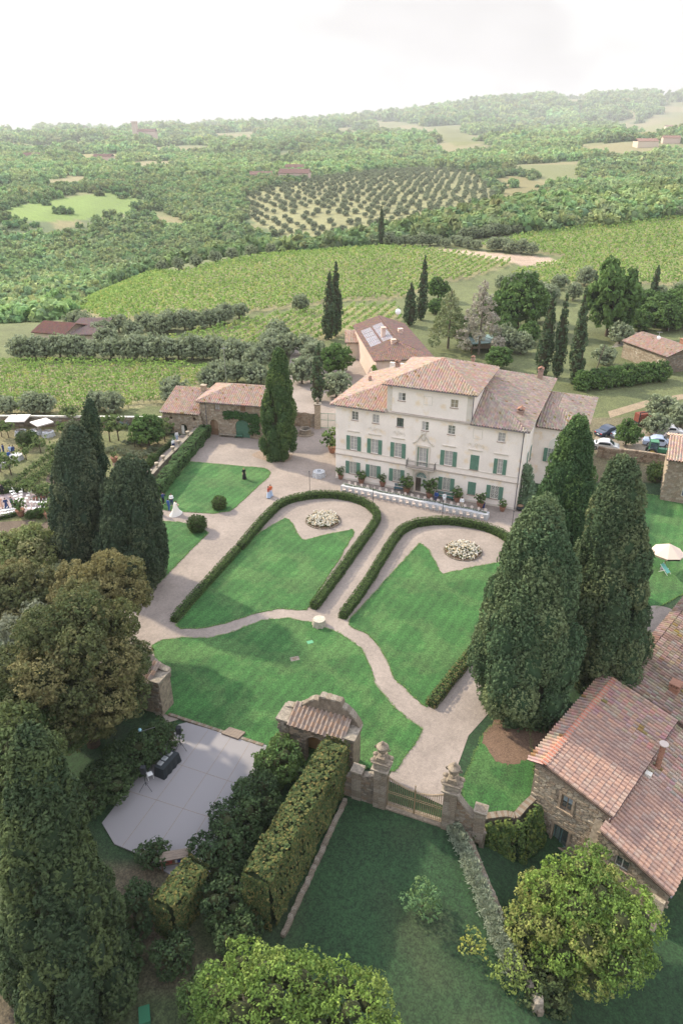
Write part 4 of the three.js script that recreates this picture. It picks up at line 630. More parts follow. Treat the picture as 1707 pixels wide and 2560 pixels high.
  ll.slice(0, 280).forEach(([m]) => part('tile', tileGeo, tileMats[Math.floor(R() * tileMats.length)], lb).applyMatrix4(m)); instanced('roof_tiles', tileGeo, M.tileA, ll.slice(280), lb, 'stuff');
  part('gutter', [rod(Q(10.82, 1.2, 0.05), Q(10.82, -15, 0.05), 0.07)], M.lead, l);
  const ch = part('chimney', [cyl(0.2, 0.2, 2.7, 6.4, 1.5, -7.2, 14), ...[0, 1, 2, 3, 4].map(k => cyl(0.225, 0.225, 0.07, 6.4, 1.9 + k * 0.5, -7.2, 14))], M.terracotta, l); part('cap', [cyl(0.34, 0.34, 0.08, 6.4, 4.2, -7.2, 14)], mat(0.5, 0.42, 0.38), ch); part('vent_box', uvm(box(0.45, 0.3, 0.4, 6.2, 2.0, -5.9)), M.frameWhite, l);
  // roof of the next range, further along
  const f = thing('barn_range', 'further range of the barn with pale sunlit tile roof and clay chimney', 'barn', barnO, -ba), f0 = [Q(7.9, -12.3, 2.0), Q(7.9, -30, 2.0), Q(1.4, -30, 3.6), Q(1.4, -12.3, 3.6)];
  part('walls', uvm(merge([box(6.3, 6, 17, 4.5, -1.2, -21)])), M.stone, f); roof(f, [f0, [Q(0.6, -30, 3.35), Q(0.6, -12.3, 3.35), Q(1.4, -12.3, 3.6), Q(1.4, -30, 3.6)]], [[Q(1.4, -12.3, 3.6), Q(1.4, -30, 3.6)]], [[0.50, 0.36, 0.28], [0.44, 0.33, 0.27], [0.40, 0.27, 0.21], [0.54, 0.43, 0.35]], 771, 0.05);
  part('chimney', uvm(merge([box(0.7, 0.8, 0.7, 4.6, 3.1, -15), box(0.9, 0.1, 0.9, 4.6, 3.55, -15), ...[0, 1, 2, 3].map(k => box(0.12, 0.26, 0.7, 4.25 + k * 0.22, 3.7, -15)), box(0.9, 0.1, 0.9, 4.6, 3.88, -15)])), M.terracotta, f);
  part('gutter', [rod(Q(7.98, -12.3, 1.95), Q(7.98, -30, 1.95), 0.07)], M.lead, f);
}
// ---------------------------------------------------------------- baroque arches of the garden theatre
function theatreArch(label, origin, an, mirror, seed) {
  const t = thing('theatre_arch', label, 'arch', origin, -an), W = 6.3, D = 1.7, X = x => mirror ? W - x : x;
  const hs = [{ x: X(3.15), y: 0.02, w: 1.6, h: 2.75, arch: true }];
  part('front_wall', wallWithHoles([[0.9, 0], [5.4, 0], [5.4, 3.5], [0.9, 3.5]].map(([x, y]) => [X(x), y]), hs, 0.35), M.mortar, t);
  rubble(t, face(0, 0), (x, y) => X(x) > 0.92 && X(x) < 5.38 && !inHoles(x, y, hs, 0.14), 0.9, 5.4, 0, 3.45, { seed, most: 120, sx: [0.2, 0.5], sy: [0.13, 0.24], tones: [stoneMats[0], stoneMats[3], tanStone[2], tanStone[4], stoneMats[1]] });
  part('arch_lining', uvm(merge([box(0.16, 1.95, 0.5, X(3.15) - 0.87, 0.98, -0.1), box(0.16, 1.95, 0.5, X(3.15) + 0.87, 0.98, -0.1), new THREE.TorusGeometry(0.87, 0.09, 5, 14, PI).scale(1, 1, 2.6).translate(X(3.15), 1.95, -0.1)])), stoneMats[1], t);
  part('niche_wall', uvm(box(3.2, 3.4, 0.1, X(3.15), 1.7, -1.3)), mat(0.46, 0.27, 0.13, { map: 'plaster', m: 2 }), t);
  for (const x of [0.45, 5.85]) { const p = part('pier', uvm(merge([box(0.86, 3.5, D - 0.1, X(x), 1.75, -D / 2 + 0.12)])), M.mortar, t); rubble(p, face(0, 0.19), (a, b) => Math.abs(a - X(x)) < 0.42, X(x) - 0.43, X(x) + 0.43, 0, 3.45, { seed: seed + x, most: 50, sx: [0.3, 0.46], sy: [0.16, 0.26], depth: 0.1 }); part('capital', uvm(merge([rbox(1.1, 0.18, D + 0.1, 0.04, X(x), 3.58, -D / 2 + 0.14), rbox(0.96, 0.14, D, 0.04, X(x), 3.43, -D / 2 + 0.14), rbox(1.2, 0.12, D + 0.2, 0.03, X(x), 3.74, -D / 2 + 0.14)])), stoneMats[2], p); }
  part('side_wall', uvm(box(0.3, 3.4, D - 0.4, X(5.9), 1.7, -D / 2)), M.stone, t);
  // scrolled back wall
  const pr = [[0, 3.75], [0.6, 3.85], [1.2, 4.1], [1.8, 4.6], [2.2, 5.05], [2.5, 5.25], [2.9, 5.3], [3.0, 5.3], [3.05, 5.75], [4.75, 5.75], [4.8, 5.3], [5.2, 5.15], [5.7, 4.7], [6.1, 4.1], [6.3, 3.7]], sh = new THREE.Shape([[0, 3.0], ...pr, [6.3, 3.0]].map(([x, y]) => new THREE.Vector2(X(x), y)));
  part('scrolled_gable', uvm(new THREE.ExtrudeGeometry(sh, { depth: 0.42, bevelEnabled: false }).translate(0, 0, -D)), M.stone, t);
  reseed(seed + 5); for (let k = 0; k < pr.length - 1; k++) { const [x0, y0] = pr[k], [x1, y1] = pr[k + 1], L = Math.hypot(x1 - x0, y1 - y0); if (L < 0.2 && x1 - x0 < 0.06) continue; const n = Math.max(1, Math.round(L / 0.42)); for (let q = 0; q < n; q++) { const u = (q + 0.5) / n, s = part('coping_stone', stoneGeos[(k + q) % 6], stoneMats[[2, 1, 2, 0][(k + q) % 4]], t); s.position.set(X(lerp(x0, x1, u)), lerp(y0, y1, u) + 0.04, -D + 0.2); s.scale.set(L / n * 1.05 + 0.04, 0.17, 0.66); s.rotation.z = (mirror ? -1 : 1) * Math.atan2(y1 - y0, x1 - x0); } }
  const Q = (x, z, y) => V(X(x), y, z), rp = mirror ? [Q(5.45, 0.3, 3.62), Q(0.85, 0.3, 3.62), Q(0.85, -1.35, 4.35), Q(5.45, -1.35, 4.35)] : [Q(0.85, 0.3, 3.62), Q(5.45, 0.3, 3.62), Q(5.45, -1.35, 4.35), Q(0.85, -1.35, 4.35)];
  const bed = part('roof', [polyGeo(rp, 0.12)], M.roofBed, t), tl = []; tilePlane(rp, tl, [[0.55, 0.43, 0.35], [0.47, 0.37, 0.31], [0.58, 0.38, 0.26], [0.42, 0.37, 0.34]], seed + 9, 0.05); const tm = [[0.55, 0.43, 0.35], [0.47, 0.36, 0.30], [0.60, 0.40, 0.28]].map(c => mat(...c, { map: 'grain', m: 0.7 })); tl.forEach(([m], i) => part('tile', tileGeo, tm[i % 3], bed).applyMatrix4(m));
  return t;
}
const arA = 21.5 * PI / 180, arO = G('z2', 245, 960), arU = V(Math.cos(arA), 0, Math.sin(arA));
theatreArch('ruined baroque stone arch with tiled coping beside the tall clipped hedge', arO, arA, false, 781);
theatreArch('ruined baroque stone pier and scroll half hidden by the massive oak', arO.clone().addScaledVector(arU, -17.3), arA, true, 791);

// ---------------------------------------------------------------- entrance gate, piers and urns
{
  const o = G('z3', 330, 890), an = 21.7 * PI / 180, t0 = o, at = (x, z = 0) => V(o.x + x * Math.cos(an) - z * Math.sin(an), 0, o.z + x * Math.sin(an) + z * Math.cos(an));
  const blocks = (p, w, d, h, seed) => { reseed(seed); let y = 0; while (y < h - 0.05) { const bh = Math.min(rnd(0.32, 0.5), h - y); for (const [x, ww] of y % 0.2 > 0.1 ? [[-w * 0.2, w * 0.6], [w * 0.3, w * 0.4]] : [[-w * 0.28, w * 0.44], [w * 0.22, w * 0.56]]) { const s = part('block', rblock, stoneMats[[0, 1, 2, 1, 2][Math.floor(R() * 5)]], p); s.position.set(x, y + bh / 2, 0); s.scale.set(ww * 0.985, bh * 0.975, d); } y += bh; } };
  const rblock = uvm(new RoundedBoxGeometry(1, 1, 1, 1, 0.04));
  const pier = (label, x, seed) => {
    const g = thing('gate_pier', label, 'gate pier', at(x), -an); blocks(g, 0.92, 0.92, 3.75, seed);
    part('cornice', uvm(merge([rbox(1.12, 0.14, 1.12, 0.03, 0, 3.83, 0), rbox(1.3, 0.13, 1.3, 0.03, 0, 3.96, 0), rbox(1.02, 0.5, 1.02, 0.05, 0, 4.28, 0)])), stoneMats[2], g);
    const ex = s => { const c = new THREE.Shape(); c.moveTo(-0.62, 0); c.quadraticCurveTo(-0.35, 0.1, -0.28, 0.5); c.lineTo(0.28, 0.5); c.quadraticCurveTo(0.35, 0.1, 0.62, 0); return new THREE.ExtrudeGeometry(c, { depth: 0.8, bevelEnabled: false }).translate(0, 4.53, -0.4); };
    part('scroll_block', uvm(merge([ex(), rbox(1.35, 0.12, 1.1, 0.04, 0, 4.58, 0), ball(0.2, -0.6, 4.62, 0.3, 1, 0.8, 1, 8), ball(0.2, 0.6, 4.62, 0.3, 1, 0.8, 1, 8), ball(0.2, -0.6, 4.62, -0.3, 1, 0.8, 1, 8), ball(0.2, 0.6, 4.62, -0.3, 1, 0.8, 1, 8)])), stoneMats[1], g);
    const urn = part('urn', lathe([[0.001, 5.02], [0.22, 5.02], [0.2, 5.1], [0.1, 5.2], [0.12, 5.28], [0.3, 5.42], [0.4, 5.6], [0.42, 5.7], [0.36, 5.76], [0.46, 5.82], [0.42, 5.9], [0.22, 6.02], [0.1, 6.1], [0.14, 6.18], [0.12, 6.28], [0.001, 6.36]], 14), stoneMats[1], g); part('handle', [new THREE.TorusGeometry(0.12, 0.05, 5, 10).translate(-0.44, 5.68, 0), new THREE.TorusGeometry(0.12, 0.05, 5, 10).translate(0.44, 5.68, 0)], stoneMats[0], urn);
  };
  pier('tall gate pier with urn, beside the clipped hedge wall', 0.47, 801); pier('tall gate pier with urn, on the barn side of the gate', 5.62, 802);
  const gate = thing('iron_gate', 'rusty wrought iron double gate with sagging top rail', 'gate', at(0.95), -an), GW = 4.18;
  const topY = (x, s) => { const u = x / (GW / 2); return s < 0 ? lerp(3.1, 2.45, Math.sin(u * PI / 2) ** 0.9) : lerp(2.4, 3.05, Math.pow(u, 2.2)); };
  for (const s of [-1, 1]) {
    const g = [], x0 = s < 0 ? 0.04 : GW / 2 + 0.05, w = GW / 2 - 0.09; const leaf = new THREE.Group(); const n = 13;
    for (const y of [0.12, 0.28, 1.45, 1.62]) g.push(box(w, 0.04, 0.03, x0 + w / 2, y, 0)); for (const x of [x0, x0 + w]) g.push(box(0.05, x === x0 && s < 0 || x !== x0 && s > 0 ? 3.0 : 2.5, 0.05, x, x === x0 && s < 0 || x !== x0 && s > 0 ? 1.52 : 1.27, 0));
    const cv = []; for (let k = 0; k <= 12; k++) cv.push(V(x0 + w * k / 12, topY(k / 12 * GW / 2, s), 0)); g.push(new THREE.TubeGeometry(new THREE.CatmullRomCurve3(cv), 16, 0.032, 5)); g.push(new THREE.TubeGeometry(new THREE.CatmullRomCurve3(cv.map(v => V(v.x, v.y - 0.14, 0))), 16, 0.026, 5));
    for (let k = 1; k < n; k++) { const x = x0 + w * k / n; g.push(rod(V(x, 0.1, 0), V(x, topY(k / n * GW / 2, s), 0), 0.024, 0.024, 5)); }
    part('leaf', g, M.ironGold, gate);
  }
  part('centre_post', [box(0.06, 2.9, 0.06, GW / 2, 1.5, 0.02), ball(0.06, GW / 2, 2.98, 0.02, 1, 1, 1, 8)], M.ironGold, gate);
  structure('gate_threshold', uvm(box(4.2, 0.14, 0.7).rotateY(-an).translate(at(3.04).x, 0.06, at(3.04).z)), stoneMats[1]);
  // flank walls with small pillars
  const flank = (label, x0, x1, y0, y1, y2, px, seed) => { const g = thing('gate_wall', label, 'wall', at(0), -an), top = x => { const u = (x - x0) / (x1 - x0); return lerp(y0, y1, Math.sin(clamp(u, 0, 1) * PI / 2)) }; const sp = []; for (let k = 0; k <= 10; k++) sp.push([lerp(x0, x1, k / 10), top(lerp(x0, x1, k / 10))]); part('wall_core', uvm(new THREE.ExtrudeGeometry(new THREE.Shape([[x0, -1], ...sp, [x1, -1]].map(a => new THREE.Vector2(...a))), { depth: 0.4, bevelEnabled: false }).translate(0, 0, -0.2)), M.mortar, g); rubble(g, face(0, 0.2), (x, y) => y < top(x) - 0.05, Math.min(x0, x1), Math.max(x0, x1), -0.5, 3.2, { seed, most: 90, sx: [0.22, 0.5], sy: [0.14, 0.26] }); for (let k = 0; k < 10; k++) { const s = part('coping_stone', stoneGeos[k % 6], stoneMats[2], g), [ax, ay] = sp[k], [bx, by] = sp[k + 1]; s.position.set((ax + bx) / 2, (ay + by) / 2 + 0.04, 0); s.scale.set(Math.hypot(bx - ax, by - ay) * 1.05, 0.12, 0.56); s.rotation.z = Math.atan((by - ay) / (bx - ax)); } const p = new THREE.Group(); blocksAt(g, px, y2, seed); };
  const blocksAt = (g, x, h, seed) => { reseed(seed); for (let y = -0.4; y < h;) { const bh = rnd(0.3, 0.45), s = part('block', rblock, stoneMats[Math.floor(R() * 3)], g); s.position.set(x, y + bh / 2, 0); s.scale.set(0.74, bh * 0.97, 0.7); y += bh; } const c = part('pillar_cap', uvm(rbox(0.95, 0.16, 0.9, 0.04)), stoneMats[2], g); c.position.set(x, h + 0.14, 0); };
  flank('curved stone flank wall with short pillar by the clipped hedge', 0.0, -3.2, 2.9, 1.9, 2.75, -1.35, 811); flank('sweeping stone flank wall with short pillar by the lavender', 6.1, 7.6, 3.3, 2.0, 2.6, 7.75, 812);
  // low curved retaining wall up to the barn
  const cw = curve([at(8.1), G('r4', 240, 1040, 0.3), G('r4', 340, 1012, 0.3), G('r4', 425, 1006, 0.3), G('r4', 470, 1016, 0.3), G('r4', 530, 955, 0.3), G('r4', 590, 898, 0.3)].map(p => p.setY(0)), 26), lw = thing('retaining_wall', 'low curved retaining wall with brick coping between gate and barn', 'wall', V(0, 0, 0));
  reseed(821); for (let k = 0; k < 26; k++) { const p = cw[k].clone().lerp(cw[k + 1], 0.5), L = cw[k].distanceTo(cw[k + 1]), r = -angOf(cw[k], cw[k + 1]); const c = part('wall_segment', rblock, stoneMats[k % 2], lw); c.position.set(p.x, -1.45, p.z); c.scale.set(L * 1.06, 3.4, 0.38); c.rotation.y = r; for (let q = 0; q < 2; q++) { const s = part('coping_brick', rblock, stoneMats[[2, 4][(k + q) % 2]], lw), pp = cw[k].clone().lerp(cw[k + 1], 0.25 + q * 0.5); s.position.set(pp.x, 0.3, pp.z); s.scale.set(L * 0.5, 0.13, 0.52); s.rotation.y = r; } }
  const rail = thing('thin_fence', 'thin iron fence pins on the retaining wall coping', 'fence', V(0, 0, 0)); for (const k of [2, 6, 9]) { const p = cw[k]; part('pin', cyl(0.018, 0.018, 0.9, p.x, 0.3, p.z, 6), M.iron, rail); } part('wire', [rod(cw[2].clone().setY(1.1), cw[6].clone().setY(1.1), 0.008), rod(cw[6].clone().setY(1.1), cw[9].clone().setY(1.1), 0.008)], M.iron, rail);
  const L = new Leaves(); reseed(822); for (let k = 0; k < 620; k++) { const u = Math.floor(R() * 25), p = cw[u].clone().lerp(cw[u + 1], R()), dd = cw[u + 1].clone().sub(cw[u]).normalize(), nx = -dd.z, nz = dd.x, s = nz > 0 ? 1 : -1, y = rnd(-3.0, 0.2), off = 0.35 + (0.5 + 0.5 * fbm(u * 0.3, y, 2, 5)) * (0.4 + 0.35 * (0.2 - y)); L.puff(p.x + nx * s * off, y, p.z + nz * s * off, 0.3, 0.3, { x: nx * s, y: 0.5, z: nz * s }, 12, 0.16, [[0.085, 0.135, 0.04], [0.12, 0.18, 0.05], [0.065, 0.11, 0.036], [0.16, 0.20, 0.05]][k % 4]); }
  solo('ivy', L.geo(), M.leaf, 'thick ivy hanging over the curved retaining wall by the lavender', 'ivy');
}
// ---------------------------------------------------------------- houses behind the villa
function gableHouse(name, label, o, an, W, D, h, rise, pal, seed, m, opt = {}) {          // front-left corner at o, x along the front, ridge along x (or z)
  const t = thing(name, label, 'house', o, -an), Q = (x, z, y) => V(x, y, z), e = h + 0.05, v = 0.45;
  part('walls', uvm(merge([box(W, h, 0.35, W / 2, h / 2, -0.175), box(W, h, 0.35, W / 2, h / 2, -D + 0.175), box(0.35, h, D - 0.7, 0.175, h / 2, -D / 2), box(0.35, h, D - 0.7, W - 0.175, h / 2, -D / 2)])), m, t);
  const a = Q(-v, v, e), b = Q(W + v, v, e), c = Q(W + v, -D - v, e), d = Q(-v, -D - v, e);
  if (opt.hip === 'z') { const k0 = Q(W / 2, -W / 2, e + rise), k1 = Q(W / 2, -D - v, e + rise); roof(t, [[a, b, k0], [b, c, k1, k0], [d, a, k0, k1]], [[a, k0], [b, k0], [k0, k1]], pal, seed, 0.08); part('gable', polyGeo([c, d, k1], 0.02), m, t); }
  else if (opt.mono) { const k0 = Q(W + v, -D - v, e + rise), k1 = Q(-v, -D - v, e + rise); roof(t, [[a, b, k0, k1]], [[k1, k0]], pal, seed); part('gable', uvm(box(W, rise, 0.3, W / 2, h + rise / 2 - 0.05, -D + 0.15)), m, t); for (const x of [0.12, W - 0.12]) part('gable', polyGeo([Q(x, 0, h - 0.1), Q(x, -D, h - 0.1), Q(x, -D, e + rise - 0.1)], 0.02), m, t); }
  else { const k0 = Q(-v, -D / 2, e + rise), k1 = Q(W + v, -D / 2, e + rise); roof(t, [[a, b, k1, k0], [c, d, k0, k1]], [[k0, k1]], pal, seed); for (const x of [0.12, W - 0.12]) part('gable', polyGeo([Q(x, 0, h - 0.05), Q(x, -D, h - 0.05), Q(x, -D / 2, e + rise - 0.1)], 0.02), m, t); }
  return t;
}
const pinkWall = mat(0.66, 0.50, 0.43, { map: 'plaster', m: 4 }), creamWall = mat(0.68, 0.57, 0.46, { map: 'plaster', m: 4 });
{
  // house with solar panels
  const p0 = G('V3', 314, 272, 6), p1 = G('V3', 640, 260, 6); const an = angOf(p0, p1), o = p0.clone().setY(0), W = p0.distanceTo(p1) - 0.6;
  const t = gableHouse('farm_house', 'pink plastered house with solar panels on its tiled roof behind the villa', o, an, W, 27, 6, 2.0, [[0.50, 0.30, 0.24], [0.45, 0.30, 0.25], [0.55, 0.34, 0.26], [0.40, 0.28, 0.24]], 831, pinkWall, { hip: 'z' });
  const sl = 2.0 / (W / 2 + 0.45), solar = mat(0.42, 0.45, 0.53, { roughness: 0.25, metalness: 0.4 });
  for (let j = 0; j < 2; j++) for (let i = 0; i < 4; i++) { const z = -9.5 - i * 3.3 - (j ? 0.4 : 0), x = 1.3 + j * 2.5, p = part('solar_panel', box(2.2, 0.06, 3.1, 0, 0, 0, 0, 0, Math.atan(sl)), solar, t); p.position.set(x, 6.05 + (x + 0.45) * sl + 0.17, z); part('panel_frame', [box(2.26, 0.03, 0.05, 0, 0.04, 1.55, 0, 0, Math.atan(sl)), box(2.26, 0.03, 0.05, 0, 0.04, -1.55, 0, 0, Math.atan(sl)), box(2.26, 0.03, 0.04, 0, 0.04, 0, 0, 0, Math.atan(sl))], M.steel, p); }
  for (const [x, z, h] of [[3.4, -11.5, 2.0], [7.4, -14, 1.0], [4.2, -5, 1.2]]) part('chimney', uvm(merge([box(0.8, h, 0.8, x, 7 + h / 2, z), box(1.0, 0.12, 1.0, x, 7 + h + 0.06, z), box(0.2, 0.3, 0.8, x - 0.3, 7.25 + h, z), box(0.2, 0.3, 0.8, x + 0.3, 7.25 + h, z), box(1.0, 0.1, 1.0, x, 7.42 + h, z)])), pinkWall, t);
  windowAt(t, 3.0, 3.6, 0.9, 1.2, { mode: 'curtain', dep: -0.02 }); windowAt(t, 8.5, 3.6, 0.9, 1.2, { mode: 'curtain', dep: -0.02 }); const ar = part('archway', new THREE.CircleGeometry(1.3, 16, 0, PI).translate(1.9, 3.0, 0.03), M.frameBrown, t); part('trim', new THREE.TorusGeometry(1.35, 0.1, 5, 14, PI).translate(1.9, 3.0, 0.04), M.terracotta, ar);
  const L = new Leaves(); reseed(835); for (let k = 0; k < 60; k++) L.puff(-0.3 + rnd(-0.3, 0.3), rnd(0.4, 5), 0.2 + rnd(-0.6, 0.3), 0.35, 0.35, { x: -0.5, y: 0.3, z: 0.8 }, 10, 0.25, [[0.12, 0.2, 0.05], [0.18, 0.24, 0.06]][k % 2]); part('climbing_plant', L.geo(), M.leaf, t);
  const dish = thing('satellite_dish', 'white satellite dish on the ridge of the house with solar panels', 'satellite dish', V(o.x + 5.9, 8.0, o.z - 27)); part('mast', [cyl(0.05, 0.05, 1.0)], M.steel, dish); part('bowl', new THREE.SphereGeometry(0.9, 14, 8, 0, 2 * PI, 0, 0.8).rotateX(1.2).translate(0, 1.0, -0.5), M.white, dish);
  // long low building with the blue door
  const b0 = G('V3', 150, 262), b1 = G('V3', 292, 262), ln = gableHouse('long_shed', 'low cream building with blue door beyond the drive court', b0, angOf(b0, b1), b0.distanceTo(b1), 6, 3.6, 1.0, TILES.villa, 841, creamWall, { mono: true });
  const dr = part('door', uvm(box(1.2, 2.6, 0.08, 3.6, 1.32, 0.03)), mat(0.06, 0.09, 0.28), ln); part('handle', ball(0.05, 3.95, 1.25, 0.09), M.steel, dr);
  // farmhouse among the olives, left
  const f0 = atG('D', 84, 790), f1 = atG('D', 152, 796); gableHouse('farm_house', 'red-roofed farmhouse among olives above the cottage vineyard', f0, angOf(f0, f1), f0.distanceTo(f1), 9, 2.8, 1.5, [[0.50, 0.27, 0.21], [0.44, 0.26, 0.21]], 851, creamWall); const g0 = atG('D', 155, 792), g1 = atG('D', 222, 792); gableHouse('farm_shed', 'low pink-roofed shed beside the red-roofed farmhouse', g0, angOf(g0, g1), g0.distanceTo(g1), 12, 2.4, 0.9, [[0.52, 0.38, 0.34], [0.47, 0.36, 0.33]], 852, creamWall, { mono: true });
  // stone house with the dish, right
  const h0 = G('c5', 1170, 500), h1 = G('c5', 1440, 605), hn = angOf(h0, h1), hl = h0.distanceTo(h1);
  const sh = gableHouse('stone_house', 'stone house with low tiled roof, chimney and satellite dish', h0, hn, hl, 9, 3.6, 1.5, TILES.villa, 861, wallTan); rubble(sh, face(0, 0.0), () => true, 0, hl, 0, 3.5, { seed: 862, tones: tanStone, sx: [0.3, 0.6], sy: [0.2, 0.32] }); rubble(sh, face(hl, 0, PI / 2), () => true, 0, 9, 0, 3.4, { seed: 863, sx: [0.3, 0.6], sy: [0.2, 0.32] });
  windowAt(sh, hl * 0.33, 1.9, 0.8, 0.9, { mode: 'curtain', dep: -0.05 }); windowAt(sh, hl * 0.85, 1.5, 0.8, 0.9, { mode: 'curtain', dep: -0.05 }); part('chimney', uvm(merge([box(1.0, 1.4, 0.9, hl * 0.8, 5.3, -6), box(1.2, 0.12, 1.1, hl * 0.8, 6.05, -6)])), M.terracotta, sh);
  const d2 = thing('satellite_dish', 'white dish and aerial on the stone house roof', 'satellite dish', V(h0.x + Math.cos(hn) * hl * 0.62 + 2.5, 4.6, h0.z + Math.sin(hn) * hl * 0.62 - 3.0)); part('mast', [cyl(0.05, 0.04, 2.2), rod(V(-0.6, 2.1, 0), V(0.6, 2.1, 0), 0.03)], M.steel, d2); part('bowl', new THREE.SphereGeometry(0.6, 12, 8, 0, 2 * PI, 0, 0.8).rotateX(1.2).translate(0, 0.8, -0.3), M.white, d2);
  // farmhouse at the right edge, with grey shutters
  const e0 = G('c5', 1418, 1420), e1 = G('c5', 1600, 1450), en = angOf(e0, e1); const eh = heightAt(e0, 'c5', 1440, 1150);
  const fh = gableHouse('farm_house', 'stone farmhouse with blue-grey shutter beside the green lawn', e0, en, 12, 9, eh, 1.6, TILES.villa, 871, wallTan); rubble(fh, face(0, 0.0), (x, y) => !(Math.abs(x - 3.2) < 1 && y > 1 && y < 2.9), 0, 12, 0, eh - 0.1, { seed: 872, tones: tanStone, sx: [0.28, 0.55], sy: [0.18, 0.3] }); windowAt(fh, 3.2, 1.1, 1.7, 1.7, { mode: 'closed', sh: M.shutterGrey, dep: -0.06 });
  // covered carport behind the villa
  const cp = thing('carport', 'dark roofed carport under the dead conifer', 'carport', atG('c5', 200, 480), 0.2); for (const [x, z] of [[0, 0], [9, 0], [0, -4], [9, -4], [4.5, 0]]) part('post', cyl(0.1, 0.1, 2.6, x, 0, z, 6), M.wood, cp); part('roof_sheet', uvm(box(10, 0.15, 5.5, 4.5, 2.75, -2, 0, 0.08)), mat(0.16, 0.24, 0.22, { roughness: 0.5 }), cp); part('rear_wall', uvm(box(9.6, 2.5, 0.2, 4.5, 1.25, -4.3)), creamWall, cp);
  const cs = thing('carport', 'flat roofed carport beyond the laurel hedge', 'carport', atG('c5', 1470, 330), 0.1); for (const [x, z] of [[0, 0], [7, 0], [0, -4], [7, -4]]) part('post', cyl(0.09, 0.09, 2.4, x, 0, z, 6), M.steel, cs); part('roof_sheet', uvm(box(8, 0.15, 5.5, 3.5, 2.5, -2)), M.greyWood, cs);
  const pole = thing('utility_pole', 'leaning grey utility pole before the laurel hedge', 'pole', G('c5', 1003, 590)); part('shaft', [rod(V(0, -0.2, 0), V(0.9, 5.5, 0), 0.13, 0.09, 8)], M.paleBark, pole); part('crossarm', [rod(V(0.5, 4.9, 0), V(1.8, 4.95, 0), 0.05)], M.paleBark, pole);
  // far houses and the hilltop church
  const far = (label, x, y, w, h, turn, pal, wall, hip) => { const p = atG('D', x, y); return gableHouse('far_house', label, p, turn, w, w * 0.7, h, w * 0.12, pal, 900 + x, wall); };
  const pk = [[0.58, 0.36, 0.30], [0.54, 0.33, 0.28]], A = far('large pinkish villa among cypresses on the olive hillside', 640, 418, 34, 9, 0.1, pk, pinkWall); far('pale low barn beside the pinkish hillside villa', 575, 414, 26, 6, -0.1, pk, creamWall); far('upper wing of the pinkish hillside villa', 655, 402, 24, 9, 0.1, pk, pinkWall);
  far('white far house at the edge of the right-hand fields', 1462, 340, 34, 10, 0, pk, creamWall); far('pink far house above the right-hand fields', 1520, 330, 28, 9, 0.2, pk, pinkWall); far('small white house on the upper right fields', 1528, 296, 36, 10, 0, pk, creamWall); far('lone farmhouse in the left hazy woods', 52, 372, 44, 10, 0, pk, pinkWall); far('distant farmhouse on the left ridge slope', 215, 372, 34, 9, 0, pk, pinkWall);
  const cB = atG('D', 318, 322), ch = gableHouse('hilltop_church', 'hilltop church with square bell tower on the hazy skyline', cB, 0, 60, 34, 26, 8, pk, 950, pinkWall); part('bell_tower', uvm(merge([box(16, 54, 16, -9, 27, -10), box(19, 3, 19, -9, 55, -10)])), pinkWall, ch);
}
// ---------------------------------------------------------------- terrace wall with balustrade busts, by the ivy hedge
{
  const c = curve([[540, 560], [400, 700], [280, 830], [150, 960], [20, 1110]].map(([x, y]) => G('L5', x - 18, y + 40)), 16), t = thing('terrace_wall', 'low pale terrace wall with urns along the ivy hedge', 'wall', V(0, 0, 0));
  for (let k = 0; k < 16; k++) { const p = c[k].clone().lerp(c[k + 1], 0.5), L = c[k].distanceTo(c[k + 1]), s = part('coping_slab', uvm(rbox(L * 1.02, 0.14, 0.6, 0.03)), stoneMats[2], t); s.position.set(p.x, 1.35, p.z); s.rotation.y = -angOf(c[k], c[k + 1]); const w = part('wall_panel', uvm(box(L * 1.02, 1.3, 0.4)), M.stone, t); w.position.set(p.x, 0.63, p.z); w.rotation.y = s.rotation.y; }
  const urn = lathe([[0.001, 0], [0.22, 0], [0.2, 0.1], [0.09, 0.18], [0.12, 0.25], [0.3, 0.45], [0.33, 0.65], [0.27, 0.7], [0.33, 0.76], [0.001, 0.78]], 12);
  for (const k of [1, 4, 7, 9, 12, 14, 16]) { const p = c[k], u = part('urn', urn, tanStone[3], t); u.position.set(p.x, 1.42, p.z); u.scale.setScalar(0.95); }
  const path = curve([[490, 640], [300, 800], [160, 930], [-20, 1110]].map(([x, y]) => G('L5', x - 60, y + 20)), 12), pg = []; structure('terrace_path', flatShape([...path, ...path.map(p => V(p.x - 2.1, 0, p.z - 0.6)).reverse()], 0.04), M.gravel);
}
const depthOf = p => -p.z * CP - (p.y - CAM_H) * SP;
const metres = (pxD, p) => pxD * 1.08865 * depthOf(p) / FOCAL;

// ---- the large cypresses; base and top in pixels of the 1568-wide view, half width in the same pixels
function cypress(label, bx, by, tx, ty, hw, o = {}) {
  const b = atG('D', bx, by), n = V(b.x, 0, b.z).normalize(), tp = onPlane('D', tx, ty, b, n), h = tp.y - b.y, r = metres(hw, V(b.x, b.y + h * 0.4, b.z));
  const lean = [tp.x - b.x, tp.z - b.z], crown = o.n ? lobedCypress({ h: h * 0.985, r, lean, ...o }) : cypressCrown({ h: h * 0.985, r, lean, tufts: Math.round((o.k ?? 1) * 12 * r * h), ...o });
  const t = thing('cypress', label, 'cypress', b, 0, o.group);
  part('trunk', uvm(merge([rod(V(0, -0.3, 0), V((tp.x - b.x) * 0.6, h * 0.6, (tp.z - b.z) * 0.6), Math.max(0.14, r * 0.14), 0.06, 8)])), M.bark, t);
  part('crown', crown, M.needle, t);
  return t;
}
